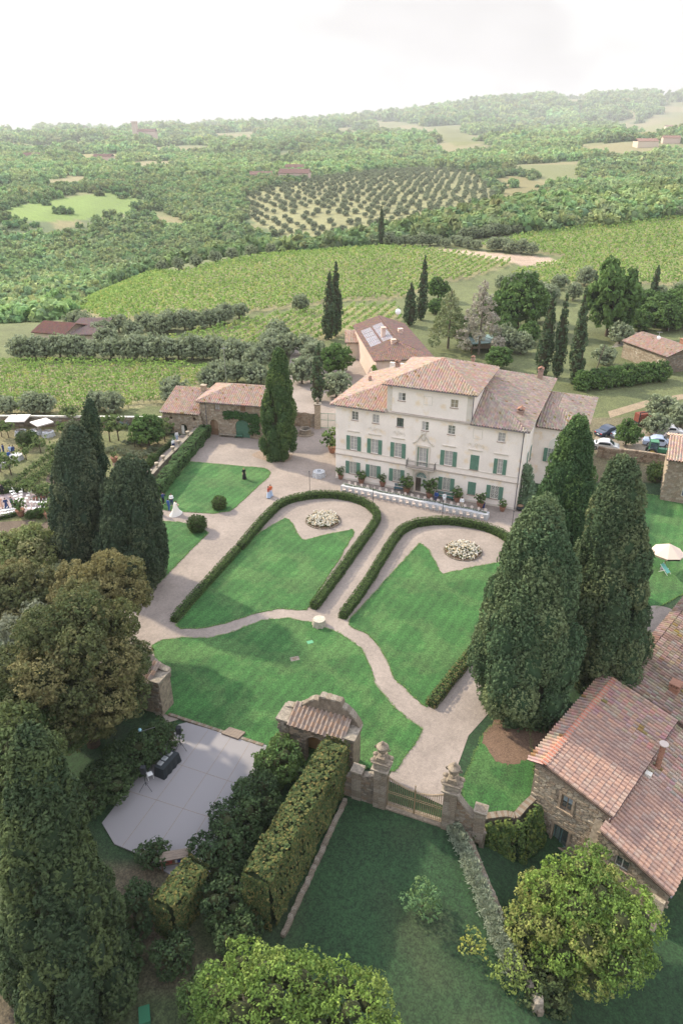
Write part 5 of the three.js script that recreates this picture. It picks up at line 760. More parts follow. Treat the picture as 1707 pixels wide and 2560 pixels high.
cypress('tall dark conical cypress beside the villa corner, behind two lighter ones', 1268, 1345, 1332, 948, 92, { seed: 11, n: 64, lr: 0.24, pw: 1.35, c: [0.049, 0.095, 0.041], tip: [0.109, 0.179, 0.059] });
cypress('broad lumpy light-tipped cypress between the east parterre and the barn roof', 1190, 1632, 1247, 1160, 122, { seed: 12, n: 78, lr: 0.30, pw: 2.3, c: [0.060, 0.107, 0.053], tip: [0.174, 0.213, 0.100] });
cypress('wide tall cypress rising right behind the barn roof', 1372, 1590, 1432, 1035, 100, { seed: 13, n: 74, lr: 0.28, pw: 2.0, c: [0.060, 0.099, 0.050], tip: [0.163, 0.185, 0.088] });
cypress('tallest slender cypress of the clump by the kitchen garden', 228, 1268, 204, 903, 35, { seed: 14, n: 46, lr: 0.30, pw: 2.8, fat: 0.6, c: [0.049, 0.081, 0.045], tip: [0.093, 0.123, 0.059] });
cypress('broad shaggy cypress in front of the tallest one by the kitchen garden', 190, 1300, 172, 978, 64, { seed: 15, n: 58, lr: 0.34, pw: 3, c: [0.054, 0.084, 0.050], tip: [0.120, 0.140, 0.076] });
cypress('small pointed dark cypress tucked inside the cypress clump', 246, 1305, 238, 1125, 34, { seed: 16, n: 34, lr: 0.34, pw: 1.4, c: [0.049, 0.076, 0.045], tip: [0.087, 0.112, 0.059] });
cypress('low rounded wide cypress next to the wedding party', 310, 1338, 298, 1066, 77, { seed: 17, n: 66, lr: 0.30, pw: 3.8, fat: 0.6, c: [0.046, 0.073, 0.042], tip: [0.098, 0.123, 0.064] });
cypress('huge conical cypress beside the stage floor', 166, 2300, 66, 1650, 160, { seed: 18, n: 96, lr: 0.21, pw: 1.3, low: 0.2, foot: 0.0, fat: 0.6, c: [0.040, 0.065, 0.033], tip: [0.095, 0.123, 0.047] });
cypress('plump spindle-shaped cypress standing alone in the gravel court', 637, 1052, 642, 797, 43, { seed: 19, n: 60, lr: 0.26, pw: 2.2, low: 0.3, foot: 0.0, c: [0.061, 0.109, 0.041], tip: [0.128, 0.186, 0.058] });
{
  const slim = (label, bx, by, tx, ty, hw, seed, group) => cypress(label, bx, by, tx, ty, hw, { seed, group, pw: 1.5, puff: 0.42, m: 9, s: 0.28, k: 0.7, c: [0.064, 0.102, 0.054], tip: [0.115, 0.154, 0.070], low: 0.3, foot: 0.02 });
  slim('taller cypress of the pair in front of the lower vineyard', 770, 772, 771, 600, 15, 21); slim('shorter cypress of the pair in front of the lower vineyard', 754, 780, 757, 622, 15, 22);
  slim('slender dark cypress beside the green tree at the gate drive', 728, 922, 731, 790, 15, 23);
  slim('taller pointed cypress behind the house with solar panels', 965, 735, 977, 585, 12, 24); slim('broad dark cypress left of the taller one behind the house with solar panels', 940, 748, 945, 650, 16, 25);
  slim('lone slender cypress on the vineyard crest among olives', 875, 566, 876, 472, 8, 26);
  const row = 'three slender cypresses in a row behind the villa roof';
  slim('slender cypress of the row of three, the one nearest the villa ridge', 1243, 862, 1272, 668, 18, 27, row); slim('middle slender cypress of the row of three behind the villa', 1278, 868, 1302, 672, 14, 28, row); slim('tallest slender cypress of the row of three, by the hedge of the stone house', 1318, 882, 1345, 660, 17, 29, row);
  slim('lone pointed cypress beyond the stone house with the dish', 1495, 705, 1512, 610, 11, 30);
  slim('short cypress tip rising above the wood behind the villa', 1365, 690, 1370, 625, 8, 31);
}
// ---- broad trees near the camera
const crownAt = (x, y, h) => { const p = G('D', x, y, h); return V(p.x, ground(p.x, p.z), p.z); };
function bigTree(name, label, cat, x, y, hc, lb, o) { const p = crownAt(x, y, hc), t = tree(name, label, cat, p, broadCrown({ lb, ...o }), { y: hc - p.y, th: Math.max(0.8, (hc - p.y) * 0.7), tr: o.tr ?? 0.3, spread: o.spread ?? 2 }); return t; }
const OAK = [[0.16, 0.165, 0.07], [0.24, 0.215, 0.095], [0.115, 0.135, 0.055], [0.09, 0.118, 0.048]];
bigTree('evergreen_oak', 'massive evergreen oak with brownish new leaves by the ruined pier', 'tree', 180, 1548, 7.4, lobes(30, 4.4, 5.6, 4.3, 1.75, 41), { per: 55, puff: 0.34, m: 18, s: 0.145, cols: [...OAK, [0.128, 0.141, 0.051]], seed: 42, tr: 0.5, spread: 3 });
bigTree('evergreen_oak', 'evergreen oak with golden brown top against the dark cypress', 'tree', 238, 1352, 7.2, lobes(18, 3.2, 2.6, 3.0, 1.3, 43), { per: 57, puff: 0.32, m: 18, s: 0.145, cols: [OAK[0], OAK[1], OAK[1], [0.218, 0.192, 0.077]], seed: 44 });
bigTree('evergreen_oak', 'brownish evergreen oak at the edge of the kitchen garden', 'tree', 30, 1365, 6.6, lobes(16, 2.7, 2.4, 2.6, 1.2, 45), { per: 55, puff: 0.32, m: 11, s: 0.19, cols: [OAK[0], OAK[1], OAK[2]], seed: 46 });
bigTree('grey_leaf_tree', 'silvery grey-green tree between the brownish oaks', 'tree', 66, 1452, 6.2, lobes(12, 2.0, 1.7, 1.9, 1.0, 47), { per: 57, puff: 0.3, m: 10, s: 0.17, cols: [[0.218, 0.237, 0.160], [0.269, 0.282, 0.198]], seed: 48 });
bigTree('light_green_tree', 'light green leafy tree beside the dug vegetable beds', 'tree', 62, 1262, 3.6, lobes(16, 3.0, 2.0, 2.6, 1.15, 49), { per: 52, puff: 0.32, m: 10, s: 0.2, cols: [[0.256, 0.282, 0.109], [0.198, 0.243, 0.090], [0.294, 0.288, 0.141]], seed: 50 });
bigTree('evergreen_oak', 'dark green oak growing behind the huge conical cypress', 'tree', 66, 1650, 5.5, lobes(14, 3.2, 2.8, 2.6, 1.4, 51), { per: 50, puff: 0.34, m: 10, s: 0.2, cols: [[0.077, 0.122, 0.045], [0.102, 0.141, 0.051]], seed: 52 });
bigTree('evergreen_oak', 'dense evergreen oak rising between the massive oak and the conical cypress', 'tree', 16, 1790, 6.5, lobes(16, 3.2, 3.6, 3.0, 1.5, 151), { per: 44, puff: 0.34, m: 10, s: 0.2, cols: [[0.085, 0.12, 0.045], [0.11, 0.14, 0.05]], seed: 152 });
const LIME = [[0.20, 0.30, 0.06], [0.155, 0.245, 0.052], [0.25, 0.32, 0.08], [0.12, 0.20, 0.046]];
bigTree('deciduous_tree', 'bright yellow-green deciduous tree beside the hedge foot wall', 'tree', 672, 2340, 3.0, [...lobes(16, 2.6, 2.2, 2.4, 1.2, 53).map(([x, y, z, r]) => [x - 1.6, y + 0.6, z, r]), ...lobes(16, 2.4, 1.8, 2.2, 1.15, 54).map(([x, y, z, r]) => [x + 2.4, y - 0.2, z + 0.2, r])], { per: 50, puff: 0.30, m: 15, s: 0.125, cols: LIME, seed: 55, vary: 0.35, tr: 0.28 });
bigTree('deciduous_tree', 'round green-gold deciduous tree in front of the barn door', 'tree', 1335, 2108, 1.2, lobes(30, 3.35, 3.0, 3.2, 1.2, 56), { per: 52, puff: 0.30, m: 15, s: 0.125, cols: [LIME[0], LIME[1], LIME[3], [0.282, 0.294, 0.090]], seed: 57, vary: 0.35, tr: 0.32 });
bigTree('young_tree', 'small young tree on the shaded lawn outside the gate', 'tree', 968, 2068, 0.9, lobes(7, 0.95, 1.0, 0.9, 0.5, 58), { per: 46, puff: 0.24, m: 8, s: 0.13, cols: [[0.115, 0.205, 0.090], [0.154, 0.243, 0.090]], seed: 59, coreK: 0, tr: 0.06, spread: 0.5 });
bigTree('fig_sapling', 'thin yellow-leaved sapling at the end of the lavender', 'tree', 1085, 2165, 0.6, lobes(5, 0.6, 0.45, 0.6, 0.35, 60), { per: 57, puff: 0.2, m: 6, s: 0.12, cols: [[0.384, 0.384, 0.077], [0.282, 0.320, 0.090]], seed: 61, coreK: 0, tr: 0.05, spread: 0.4 });
bigTree('fig_sapling', 'straggly green-yellow shrub over the low wall end', 'shrub', 1175, 2230, 0.2, lobes(8, 1.2, 0.8, 1.0, 0.45, 62), { per: 52, puff: 0.22, m: 7, s: 0.12, cols: [[0.256, 0.320, 0.083], [0.166, 0.230, 0.064]], seed: 63, coreK: 0, tr: 0.06, spread: 0.6 });
// ---- shrubs round the stage
{
  const dk = [[0.06, 0.10, 0.04], [0.085, 0.13, 0.05], [0.05, 0.085, 0.038]], lt = [[0.10, 0.165, 0.05], [0.135, 0.20, 0.06], [0.08, 0.135, 0.045]];
  const shrub = (label, x, y, h, r, cols, seed, sy = 0.9) => { const p = crownAt(x, y, h); const t = thing('shrub', label, 'shrub', p); const c = part('foliage', broadCrown({ lb: lobes(9, r * 0.7, r * 0.6 * sy, r * 0.7, r * 0.5, seed), per: 69, puff: 0.26, m: 9, s: 0.15, cols, seed: seed + 1 }), M.leaf, t); c.position.y = h - p.y; part('stem', rod(V(0, -0.2, 0), V(0, h - p.y, 0), 0.09, 0.05), M.bark, t); };
  shrub('dark shrub at the foot of the ruined pier', 355, 1700, 1.3, 1.75, dk, 71); shrub('dark green bush behind the upper loudspeaker', 306, 1738, 1.3, 1.9, dk, 73); shrub('dark rounded bush behind the black table', 250, 1782, 1.3, 1.9, dk, 75); shrub('dark bush behind the lower loudspeaker', 198, 1826, 1.2, 1.7, dk, 77);
  shrub('light green laurel bush beside the stage corner under the arch', 640, 1752, 1.6, 1.9, lt, 79); shrub('leafy green bush along the stage edge below the laurel', 592, 1820, 1.5, 1.8, dk, 81); shrub('dense dark shrub halfway along the stage edge', 552, 1885, 1.5, 2.0, dk, 83); shrub('dark shrub by the white board at the stage end', 512, 1960, 1.5, 1.9, dk, 85); shrub('low dark shrub between the two clipped hedges', 520, 2060, 1.2, 1.7, dk, 87); shrub('small bush in front of the wooden bar', 350, 1958, 0.9, 1.0, dk, 89, 0.8);
  shrub('dark shrub beneath the yellow-green tree', 548, 2150, 0.9, 1.4, dk, 91); shrub('dark bush left of the yellow-green tree', 470, 2290, 0.6, 1.4, lt, 93);
  shrub('dark bush between the clipped hedge block and the conical cypress', 308, 2085, 1.0, 1.5, dk, 101); shrub('low dark shrub in front of the clipped hedge block', 400, 2190, 0.6, 1.3, dk, 103); shrub('spreading dark shrub beside the green storage box', 262, 2215, 0.6, 1.5, dk, 105);
  shrub('low shaded shrub at the foot of the huge conical cypress', 40, 2200, 1.0, 1.6, dk, 95); shrub('round leafy bush growing over the lawn edge below the barn tree', 1240, 2270, -1.2, 1.8, [[0.10, 0.13, 0.05], [0.07, 0.10, 0.04]], 97);
}
// ---------------------------------------------------------------- clipped hedges
function hedgeGeo(path, w, h, o = {}) {                         // leaves over a long block, with a dark inside
  const { dens = 70, s = 0.12, cols, seed = 1, bulge = 0.08, gap = 0.12, y0 = 0, closed } = o; reseed(seed);
  const L = new Leaves(), N = path.length; let acc = 0;
  for (let i = 0; i < N - 1; i++) {
    const a = path[i], b = path[i + 1], d = V(b.x - a.x, 0, b.z - a.z), len = d.length(); if (len < 0.01) continue; d.normalize(); const sx = -d.z, sz = d.x;
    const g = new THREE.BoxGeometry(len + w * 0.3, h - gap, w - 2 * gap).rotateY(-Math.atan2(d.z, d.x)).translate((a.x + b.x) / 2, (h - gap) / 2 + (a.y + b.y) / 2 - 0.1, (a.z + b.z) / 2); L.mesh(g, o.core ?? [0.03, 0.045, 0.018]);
    const n = Math.round(len * (w + 2 * h) * dens);
    for (let k = 0; k < n; k++) {
      const t = R(), q = rnd(-0.5 * w - h, 0.5 * w + h), bw = 1 + bulge * 2 * (fbm((acc + t * len) * 0.8, q * 0.8, 3, seed) - 0.5) / Math.max(0.3, w) * 2; let lx, ly, nx, ny;
      if (Math.abs(q) < w / 2) { lx = q; ly = h + bulge * (fbm((acc + t * len) * 1.1, q * 1.1 + 5, 3, seed + 5) - 0.5) * 2.4; nx = 0; ny = 1; } else { lx = Math.sign(q) * w / 2 * bw; ly = h - (Math.abs(q) - w / 2); nx = Math.sign(q); ny = 0.2; }
      const r = Math.min(0.12, w * 0.1); if (Math.abs(q) < w / 2 && w / 2 - Math.abs(q) < r) ly -= (r - (w / 2 - Math.abs(q))) * 0.8;
      const c = mixc(cols[Math.floor(R() * cols.length)], cols[Math.floor(R() * cols.length)], R()), v = rnd(0.75, 1.25);
      L.leaf(a.x + d.x * len * t + sx * lx, a.y + (b.y - a.y) * t + ly + rnd(-0.05, 0.05), a.z + d.z * len * t + sz * lx, sx * nx + rnd(-0.6, 0.6), ny + rnd(-0.3, 0.6), sz * nx + rnd(-0.6, 0.6), s * rnd(0.7, 1.35), c.map(x => x * v), 1.4);
    }
    for (const [e, dir] of [[a, -1], [b, 1]]) if ((dir < 0 && i === 0) || (dir > 0 && i === N - 2)) for (let k = 0; k < w * h * dens * 1.2; k++) { const q = rnd(-w / 2, w / 2), c = cols[Math.floor(R() * cols.length)], v = rnd(0.75, 1.25); L.leaf(e.x + sx * q + d.x * dir * (w * 0.15 + 0.06), e.y + rnd(0, h), e.z + sz * q + d.z * dir * (w * 0.15 + 0.06), d.x * dir + rnd(-0.6, 0.6), rnd(-0.2, 0.6), d.z * dir + rnd(-0.6, 0.6), s * rnd(0.7, 1.3), c.map(x => x * v), 1.4); }
    acc += len;
  }
  return L.geo();
}
const BOX = [[0.075, 0.125, 0.035], [0.095, 0.145, 0.042], [0.06, 0.105, 0.03]];
const hedge = (label, path, w, h, o) => solo('hedge', hedgeGeo(path, w, h, { cols: BOX, ...o }), M.leaf, label, 'hedge');
{
  hedge('long straight box hedge along the west side of the west parterre', curve(line('D', [[402, 1428], [440, 1384], [500, 1318], [545, 1268]]), 8), 0.85, 0.85, { seed: 301 });
  hedge('arched box hedge curving round the rose bed of the west parterre', curve(line('D', [[553, 1262], [590, 1218], [625, 1180], [650, 1160], [690, 1148], [740, 1142], [790, 1146], [832, 1158], [858, 1176], [866, 1194], [856, 1214], [820, 1264], [770, 1334], [722, 1398]]), 40), 0.95, 0.95, { seed: 302 });
  hedge('box hedge curving round the rose bed of the east parterre', curve(line('D', [[788, 1420], [830, 1364], [870, 1300], [905, 1244], [925, 1222], [958, 1208], [1005, 1203], [1060, 1206], [1115, 1218], [1155, 1236], [1180, 1256], [1195, 1290]]), 40), 0.95, 0.95, { seed: 303 });
  hedge('straight box hedge with brownish top along the east parterre path', curve(line('D', [[990, 1622], [1040, 1560], [1090, 1496], [1130, 1440]]), 10), 0.95, 0.85, { seed: 304, cols: [...BOX, [0.24, 0.19, 0.08]] });
  hedge('thick ivy hedge below the terrace balustrade', curve(line('L5', [[568, 645], [440, 800], [330, 930], [220, 1075], [120, 1205], [50, 1290]]), 20), 1.5, 1.9, { seed: 305, s: 0.2, dens: 50, bulge: 0.35, cols: [[0.065, 0.125, 0.045], [0.085, 0.155, 0.055], [0.11, 0.18, 0.06]] });
  // tall clipped cypress hedges by the stage
  const yew = [[0.13, 0.14, 0.045], [0.085, 0.12, 0.04], [0.075, 0.11, 0.04], [0.07, 0.105, 0.038], [0.21, 0.175, 0.06]], tall = 4.8;
  const A = G('D', 800, 1712, tall), B = G('D', 622, 2010, tall), dir = B.clone().sub(A).setY(0).normalize(), left = V(dir.z, 0, -dir.x).multiplyScalar(-1);
  const shift = p => p.clone().setY(ground(p.x, p.z)).addScaledVector(left.x < 0 ? left : left.clone().negate(), 1.0);
  const P0 = shift(A), P1 = shift(B);
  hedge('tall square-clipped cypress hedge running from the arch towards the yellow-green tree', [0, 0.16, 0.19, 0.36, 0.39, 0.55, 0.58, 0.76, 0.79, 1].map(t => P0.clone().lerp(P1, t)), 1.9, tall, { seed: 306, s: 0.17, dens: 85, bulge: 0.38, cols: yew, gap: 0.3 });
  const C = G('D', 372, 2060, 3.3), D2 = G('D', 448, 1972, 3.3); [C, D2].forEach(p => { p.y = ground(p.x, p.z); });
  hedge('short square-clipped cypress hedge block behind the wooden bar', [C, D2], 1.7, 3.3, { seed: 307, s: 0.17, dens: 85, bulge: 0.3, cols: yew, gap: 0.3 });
  // pale stone foot wall below the tall hedge
  const F0 = atG('D', 792, 1842), F1 = atG('D', 650, 2150), fd = F1.clone().sub(F0), foot = thing('foot_wall', 'low pale stone wall at the foot of the tall clipped hedge', 'wall', V(0, 0, 0));
  reseed(308); for (let t = 0; t < 1; t += 0.021) { const p = F0.clone().addScaledVector(fd, t); part('stone', stoneGeos[Math.floor(R() * 6)], stoneMats[Math.floor(R() * 3)], foot).position.set(p.x + rnd(-0.04, 0.04), ground(p.x, p.z) + 0.1, p.z); const c = foot.children[foot.children.length - 1]; c.rotation.y = -Math.atan2(fd.z, fd.x) + rnd(-0.1, 0.1); c.scale.set(rnd(0.34, 0.46), rnd(0.28, 0.42), 0.34); }
  // clipped garden hedges of the kitchen garden
  hedge('low box hedge in front of the white ceremony chairs', curve(line('L4', [[0, 1320], [80, 1305], [165, 1280]]), 8), 0.5, 0.6, { seed: 309, dens: 50 });
  hedge('dark low hedge behind the ceremony chairs', curve(line('L4', [[-20, 1095], [70, 1085], [200, 1078]]), 8), 0.9, 0.9, { seed: 310, dens: 40 });
  hedge('low box edging beside the terrace path', curve(line('L4', [[1330, 830], [1410, 745], [1500, 670]]), 8), 0.6, 0.8, { seed: 311, dens: 50 });
  const topiary = (label, k, x, y, r, sy, seed) => { const p = G(k, x, y), t = thing('topiary_ball', label, 'topiary', p); const f = part('foliage', broadCrown({ lb: [[0, 0, 0, r]], per: 380, puff: 0.1, m: 6, s: 0.11, cols: BOX, seed, coreK: 0.86 }), M.leaf, t); f.position.y = r * sy * 0.92; f.scale.y = sy; part('stem', cyl(0.07, 0.05, 0.4), M.bark, t); };
  topiary('clipped round bush near the edge of the lawn by the cottage', 'L5', 700, 1410, 1.0, 0.95, 321); topiary('wide dome-shaped clipped bush by the gravel path to the wedding party', 'c3', 1108, 1290, 1.25, 0.85, 322);
  topiary('squat clipped bush among the party tables', 'L4', 252, 680, 1.7, 0.8, 323); topiary('small clipped ball by the garden steps', 'L4', 1298, 870, 0.75, 1, 324); topiary('clipped ball at the end of the terrace edging', 'L4', 1340, 830, 0.8, 1, 325); topiary('low clipped ball between the terracotta pots', 'L4', 350, 1300, 0.75, 0.9, 326); topiary('small clipped bush beside the big lemon pot', 'L4', 275, 1300, 0.7, 0.7, 327);
  // rose beds
  const bed = (label, x, y, seed) => {
    const p = G('D', x, y), t = thing('rose_bed', label, 'flower bed', p), L = new Leaves(), F = new Leaves(); reseed(seed);
    part('soil', uvm(new THREE.CircleGeometry(2.25, 28).rotateX(-PI / 2).translate(0, 0.036, 0)), M.soil, t);
    for (let k = 0; k < 46; k++) { const a = k * 2.4, r = 1.95 * Math.sqrt((k + 0.5) / 46), h = rnd(0.35, 0.8) * (1.15 - r * 0.25); L.puff(Math.cos(a) * r, h * 0.55, Math.sin(a) * r, 0.28, h * 0.5, { x: 0, y: 1, z: 0 }, 26, 0.13, [[0.10, 0.14, 0.05], [0.15, 0.17, 0.075]][k % 2]); for (let q = 0; q < 13; q++) F.puff(Math.cos(a) * r + rnd(-0.3, 0.3), h + rnd(-0.2, 0.15), Math.sin(a) * r + rnd(-0.3, 0.3), 0.07, 0.07, { x: 0, y: 1, z: 0 }, 5, 0.15, rnd() < 0.75 ? [0.80, 0.77, 0.70] : [0.80, 0.68, 0.50], 0.1, 1); }
    part('foliage', L.geo(), M.leaf, t); part('blossom', F.geo(), M.leaf, t);
    for (let k = 0; k < 40; k++) { const a = 2 * PI * k / 40; const e = part('edging_stone', stoneGeos[k % 6], stoneMats[k % 3], t); e.position.set(Math.cos(a) * 2.22, 0.08, Math.sin(a) * 2.22); e.scale.set(0.26, 0.16, 0.16); e.rotation.y = -a + PI / 2; }
  };
  bed('round bed of white roses in the west parterre', 742, 1196, 331); bed('round bed of white roses in the east parterre', 1062, 1266, 332);
  // lavender along the low wall
  const LV = new Leaves(); reseed(341); const lavD = lavB.clone().sub(lavA);
  const lav = thing('lavender_row', 'silvery lavender bushes along the low wall outside the gate', 'lavender', V(0, 0, 0)), NL = 16;
  for (let k = 0; k < NL; k++) { const t = (k + 0.5) / NL * 0.86, p = lavA.clone().addScaledVector(lavD, t), g0 = ground(p.x - 0.3, p.z), B1 = new Leaves(); for (let q = 0; q < 620; q++) { const a = rnd(0, 6.28), e = rnd(0.2, 1.45), r = rnd(0.2, 0.85) * rnd(0.8, 1.1), ux = Math.cos(a) * Math.cos(e), uz = Math.sin(a) * Math.cos(e), uy = Math.sin(e); const v = rnd(0.75, 1.25); const c = mixc([0.22, 0.27, 0.185], [0.36, 0.39, 0.28], R()).map(x => x * v); let nx = -uy * Math.cos(a), nz = -uy * Math.sin(a), ny = Math.cos(e); B1.leaf(ux * r * 0.75, uy * r * 1.15, uz * r * 0.75, nx + rnd(-0.4, 0.4), ny + rnd(-0.4, 0.4), nz + rnd(-0.4, 0.4), 0.065, c, 4.2); } const m = part('bush', B1.geo(), M.leaf, lav); m.position.set(p.x - 0.15 + rnd(-0.1, 0.1), g0, p.z); m.scale.setScalar(rnd(1.0, 1.3)); }
  const lw = thing('low_wall', 'low stone wall between the lavender and the barn yard', 'wall', V(0, 0, 0)); reseed(342);
  for (let t = 0; t < 1.02; t += 0.026) { const p = lavA.clone().addScaledVector(lavD, t), q = part('stone', stoneGeos[Math.floor(R() * 6)], stoneMats[Math.floor(R() * 3)], lw); q.position.set(p.x + 0.55, ground(p.x, p.z) - 0.05, p.z); q.rotation.y = -Math.atan2(lavD.z, lavD.x); q.scale.set(0.5, rnd(0.8, 0.95), 0.4); }
  const cap = part('end_block', stoneGeos[0], stoneMats[2], lw); cap.position.set(lavB.x + 0.5, ground(lavB.x, lavB.z) + 0.2, lavB.z); cap.scale.set(0.6, 1.3, 0.55);
}

// ---------------------------------------------------------------- vineyards, olives, woods
const AG = mat(0.20, 0.32, 0.33);
{
  const field = (key, a, b, sp, label, group, per, ls) => {
    const poly = VINE[key].map(([x, y]) => atG('D', x, y)), d = atG('D', ...b).sub(atG('D', ...a)).setY(0).normalize(), nx = -d.z, nz = d.x;
    const q = poly.map(p => [p.x * d.x + p.z * d.z, p.x * nx + p.z * nz]), lo = Math.min(...q.map(p => p[1])), hi = Math.max(...q.map(p => p[1]));
    for (let v = lo + sp * 0.6; v < hi; v += sp) {
      const cut = []; for (let i = 0; i < q.length; i++) { const s = q[i], e = q[(i + 1) % q.length]; if ((s[1] > v) !== (e[1] > v)) cut.push(s[0] + (e[0] - s[0]) * (v - s[1]) / (e[1] - s[1])); } cut.sort((x, y) => x - y);
      for (let c = 0; c + 1 < cut.length; c += 2) {
        if (cut[c + 1] - cut[c] < 4) continue; const L = new Leaves();
        for (let u = cut[c] + 0.5; u < cut[c + 1] - 0.5; u += 1.1) {                    // one vine each 1.1 m
          const x = d.x * u + nx * v, z = d.z * u + nz * v, h = ground(x, z), top = rnd(1.45, 1.95), tone = [[0.25, 0.38, 0.095], [0.31, 0.42, 0.12], [0.20, 0.32, 0.08], [0.38, 0.42, 0.13]][Math.floor(R() * 3.3)], n = Math.max(3, Math.round(per * rnd(0.7, 1.3)));
          for (let k = 0; k < n; k++) { const o = rnd(-0.6, 0.6), w = rnd(-0.38, 0.38), y = rnd(0.6, top), vv = rnd(0.75, 1.25); L.leaf(x + d.x * o + nx * w, h + y, z + d.z * o + nz * w, nx * w * 2 + rnd(-0.5, 0.5), rnd(0.1, 1), nz * w * 2 + rnd(-0.5, 0.5), ls * rnd(0.7, 1.3), tone.map(t => t * vv), 1.3); }
          if (per > 12) L.mesh(new THREE.CylinderGeometry(0.03, 0.045, 1.0, 3).translate(x, h + 0.45, z), [0.12, 0.085, 0.06]);
        }
        if (L.n) solo('vine_row', L.geo(), M.leaf, label, 'vine row', group);
      }
    }
  };
  reseed(410);
  field('a', [60, 905], [420, 893], 2.7, 'row of green vines in the vineyard beside the cottage', 'vine rows beside the cottage', 26, 0.34);
  field('b2', [785, 769], [879, 700], 2.7, 'row of vines in the lower vineyard behind the cypress pair', 'vine rows of the lower vineyard', 12, 0.46);
  field('b', [475, 655], [575, 621], 2.7, 'row of vines in the large vineyard below the olive-lined crest', 'vine rows of the large vineyard', 8, 0.58);
  field('c', [1300, 600], [1400, 585], 2.8, 'row of vines in the bright vineyard beyond the pink earth road', 'vine rows beyond the earth road', 7, 0.62);

  const OL = [[0.27, 0.315, 0.19], [0.32, 0.365, 0.235], [0.22, 0.265, 0.155]];
  const olive = [0, 1, 2, 3].map(k => broadCrown({ lb: lobes(10, 1.55, 1.3, 1.55, 1.0, 430 + k), per: 26, puff: 0.34, m: 6, s: 0.30, cols: OL, seed: 440 + k, core: [0.10, 0.12, 0.075], coreK: 0.55 }));
  const oliveTrunk = [0, 1].map(k => trunkGeo(1.7, 0.2, 4, 0.9, 450 + k, 0.06));
  const place = (label, group, k, list, s0 = 0.9, s1 = 1.2) => list.forEach(([x, y, s]) => { const p = atG(k, x, y), i = Math.floor(R() * 4); const t = tree('olive_tree', label, 'olive tree', p, olive[i], { y: 2.25, trunk: oliveTrunk[i % 2], bark: M.paleBark, turn: rnd(0, 6), group }); t.scale.set(1, rnd(0.9, 1.1), 1).multiplyScalar((s ?? 1) * rnd(s0, s1)); });
  reseed(460);
  place('grey-green olive tree lining the crest of the large vineyard', 'olives along the crest', 'w1', [[380, 245], [495, 228], [590, 210], [700, 195], [815, 178], [940, 150], [1050, 132], [1170, 110], [1300, 95], [1420, 82], [1530, 72], [185, 285]]);
  place('grey-green olive tree lining the crest of the large vineyard', 'olives along the crest', 'w2', [[45, 195], [105, 182], [215, 175], [300, 162], [395, 158], [520, 155], [635, 158], [695, 157], [745, 150], [800, 158], [870, 156], [925, 152], [980, 152], [1035, 168], [1135, 160], [1100, 150]]);
  place('olive tree in the unbroken row above the bright vineyard', 'olives above the bright vineyard', 'w3', [[20, 220], [80, 218], [150, 208], [195, 205], [240, 195], [315, 188], [400, 178], [475, 165], [555, 155], [630, 142], [700, 134], [775, 125], [850, 115], [925, 105], [990, 95], [1060, 80], [1140, 65], [1210, 52], [1270, 45], [1330, 40], [1410, 55], [1530, 66]], 1.0, 1.3);
  place('olive tree beside the pink earth road', 'olives beside the earth road', 'w3', [[50, 285], [110, 295], [220, 303], [250, 300], [300, 306], [355, 318], [425, 320], [500, 332]]);
  place('olive tree in the double row below the large vineyard', 'olives below the large vineyard', 'w1', [[20, 585], [60, 590], [110, 598], [185, 645], [230, 695], [240, 640], [310, 600], [410, 650], [490, 590], [560, 605], [600, 608], [640, 590], [740, 588], [790, 580], [850, 578], [905, 565], [960, 555], [1000, 545], [1095, 512], [1490, 470]]);
  place('olive tree in the dense row along the top of the cottage vineyard', 'olives along the cottage vineyard', 'w1', [[-330, 775], [-240, 770], [-160, 772], [-70, 770], [20, 775], [120, 778], [260, 778], [370, 780], [430, 782], [540, 782], [620, 780], [700, 780], [790, 782], [860, 780], [960, 782], [1060, 786]], 1.05, 1.3);
  place('olive tree in the grove behind the cottage', 'olives behind the cottage', 'c3', [[1310, 370], [1330, 460], [1245, 470], [1440, 400], [1500, 290], [1400, 330], [1180, 500], [980, 570], [1440, 470], [1550, 250]]);
  place('olive tree along the drive behind the gate', 'olives along the drive', 'c4', [[110, 280], [60, 350], [160, 330], [280, 330], [250, 500], [455, 580], [330, 400]], 1.0, 1.25);
  place('shrubby olive between the garden wall and the vines', 'olives by the garden wall', 'c3', [[645, 630], [985, 580], [250, 635], [40, 640], [180, 635], [560, 620]], 0.8, 1.0);
  place('olive tree behind the villa near the parked cars', 'olives behind the villa', 'D', [[1195, 812], [1160, 806], [1385, 838], [1420, 790], [1215, 700], [1180, 690], [1150, 668]], 1.0, 1.25);
  place('olive tree in the strip below the bright vineyard', 'olives below the bright vineyard', 'w3', [[360, 560], [420, 570], [550, 640], [630, 665], [690, 575], [870, 545], [1160, 640], [1250, 660], [1380, 640], [1530, 640], [790, 650], [480, 560]], 1.0, 1.3);
  place('olive tree at the foot of the dry bank beside the parked cars', 'olives beside the dry bank', 'D', [[1510, 960], [1560, 985], [1500, 1000]], 0.9, 1.1);

  // broad green trees behind the villa and round the buildings
  const GR = [[0.105, 0.185, 0.052], [0.14, 0.225, 0.065], [0.08, 0.145, 0.045]];
  const broad = [0, 1, 2].map(k => broadCrown({ lb: lobes(13, 2.3, 2.1, 2.3, 1.15, 470 + k), per: 26, puff: 0.42, m: 8, s: 0.34, cols: GR, seed: 480 + k, core: [0.03, 0.05, 0.02] })), btrunk = trunkGeo(2.4, 0.25, 5, 1.6, 490);
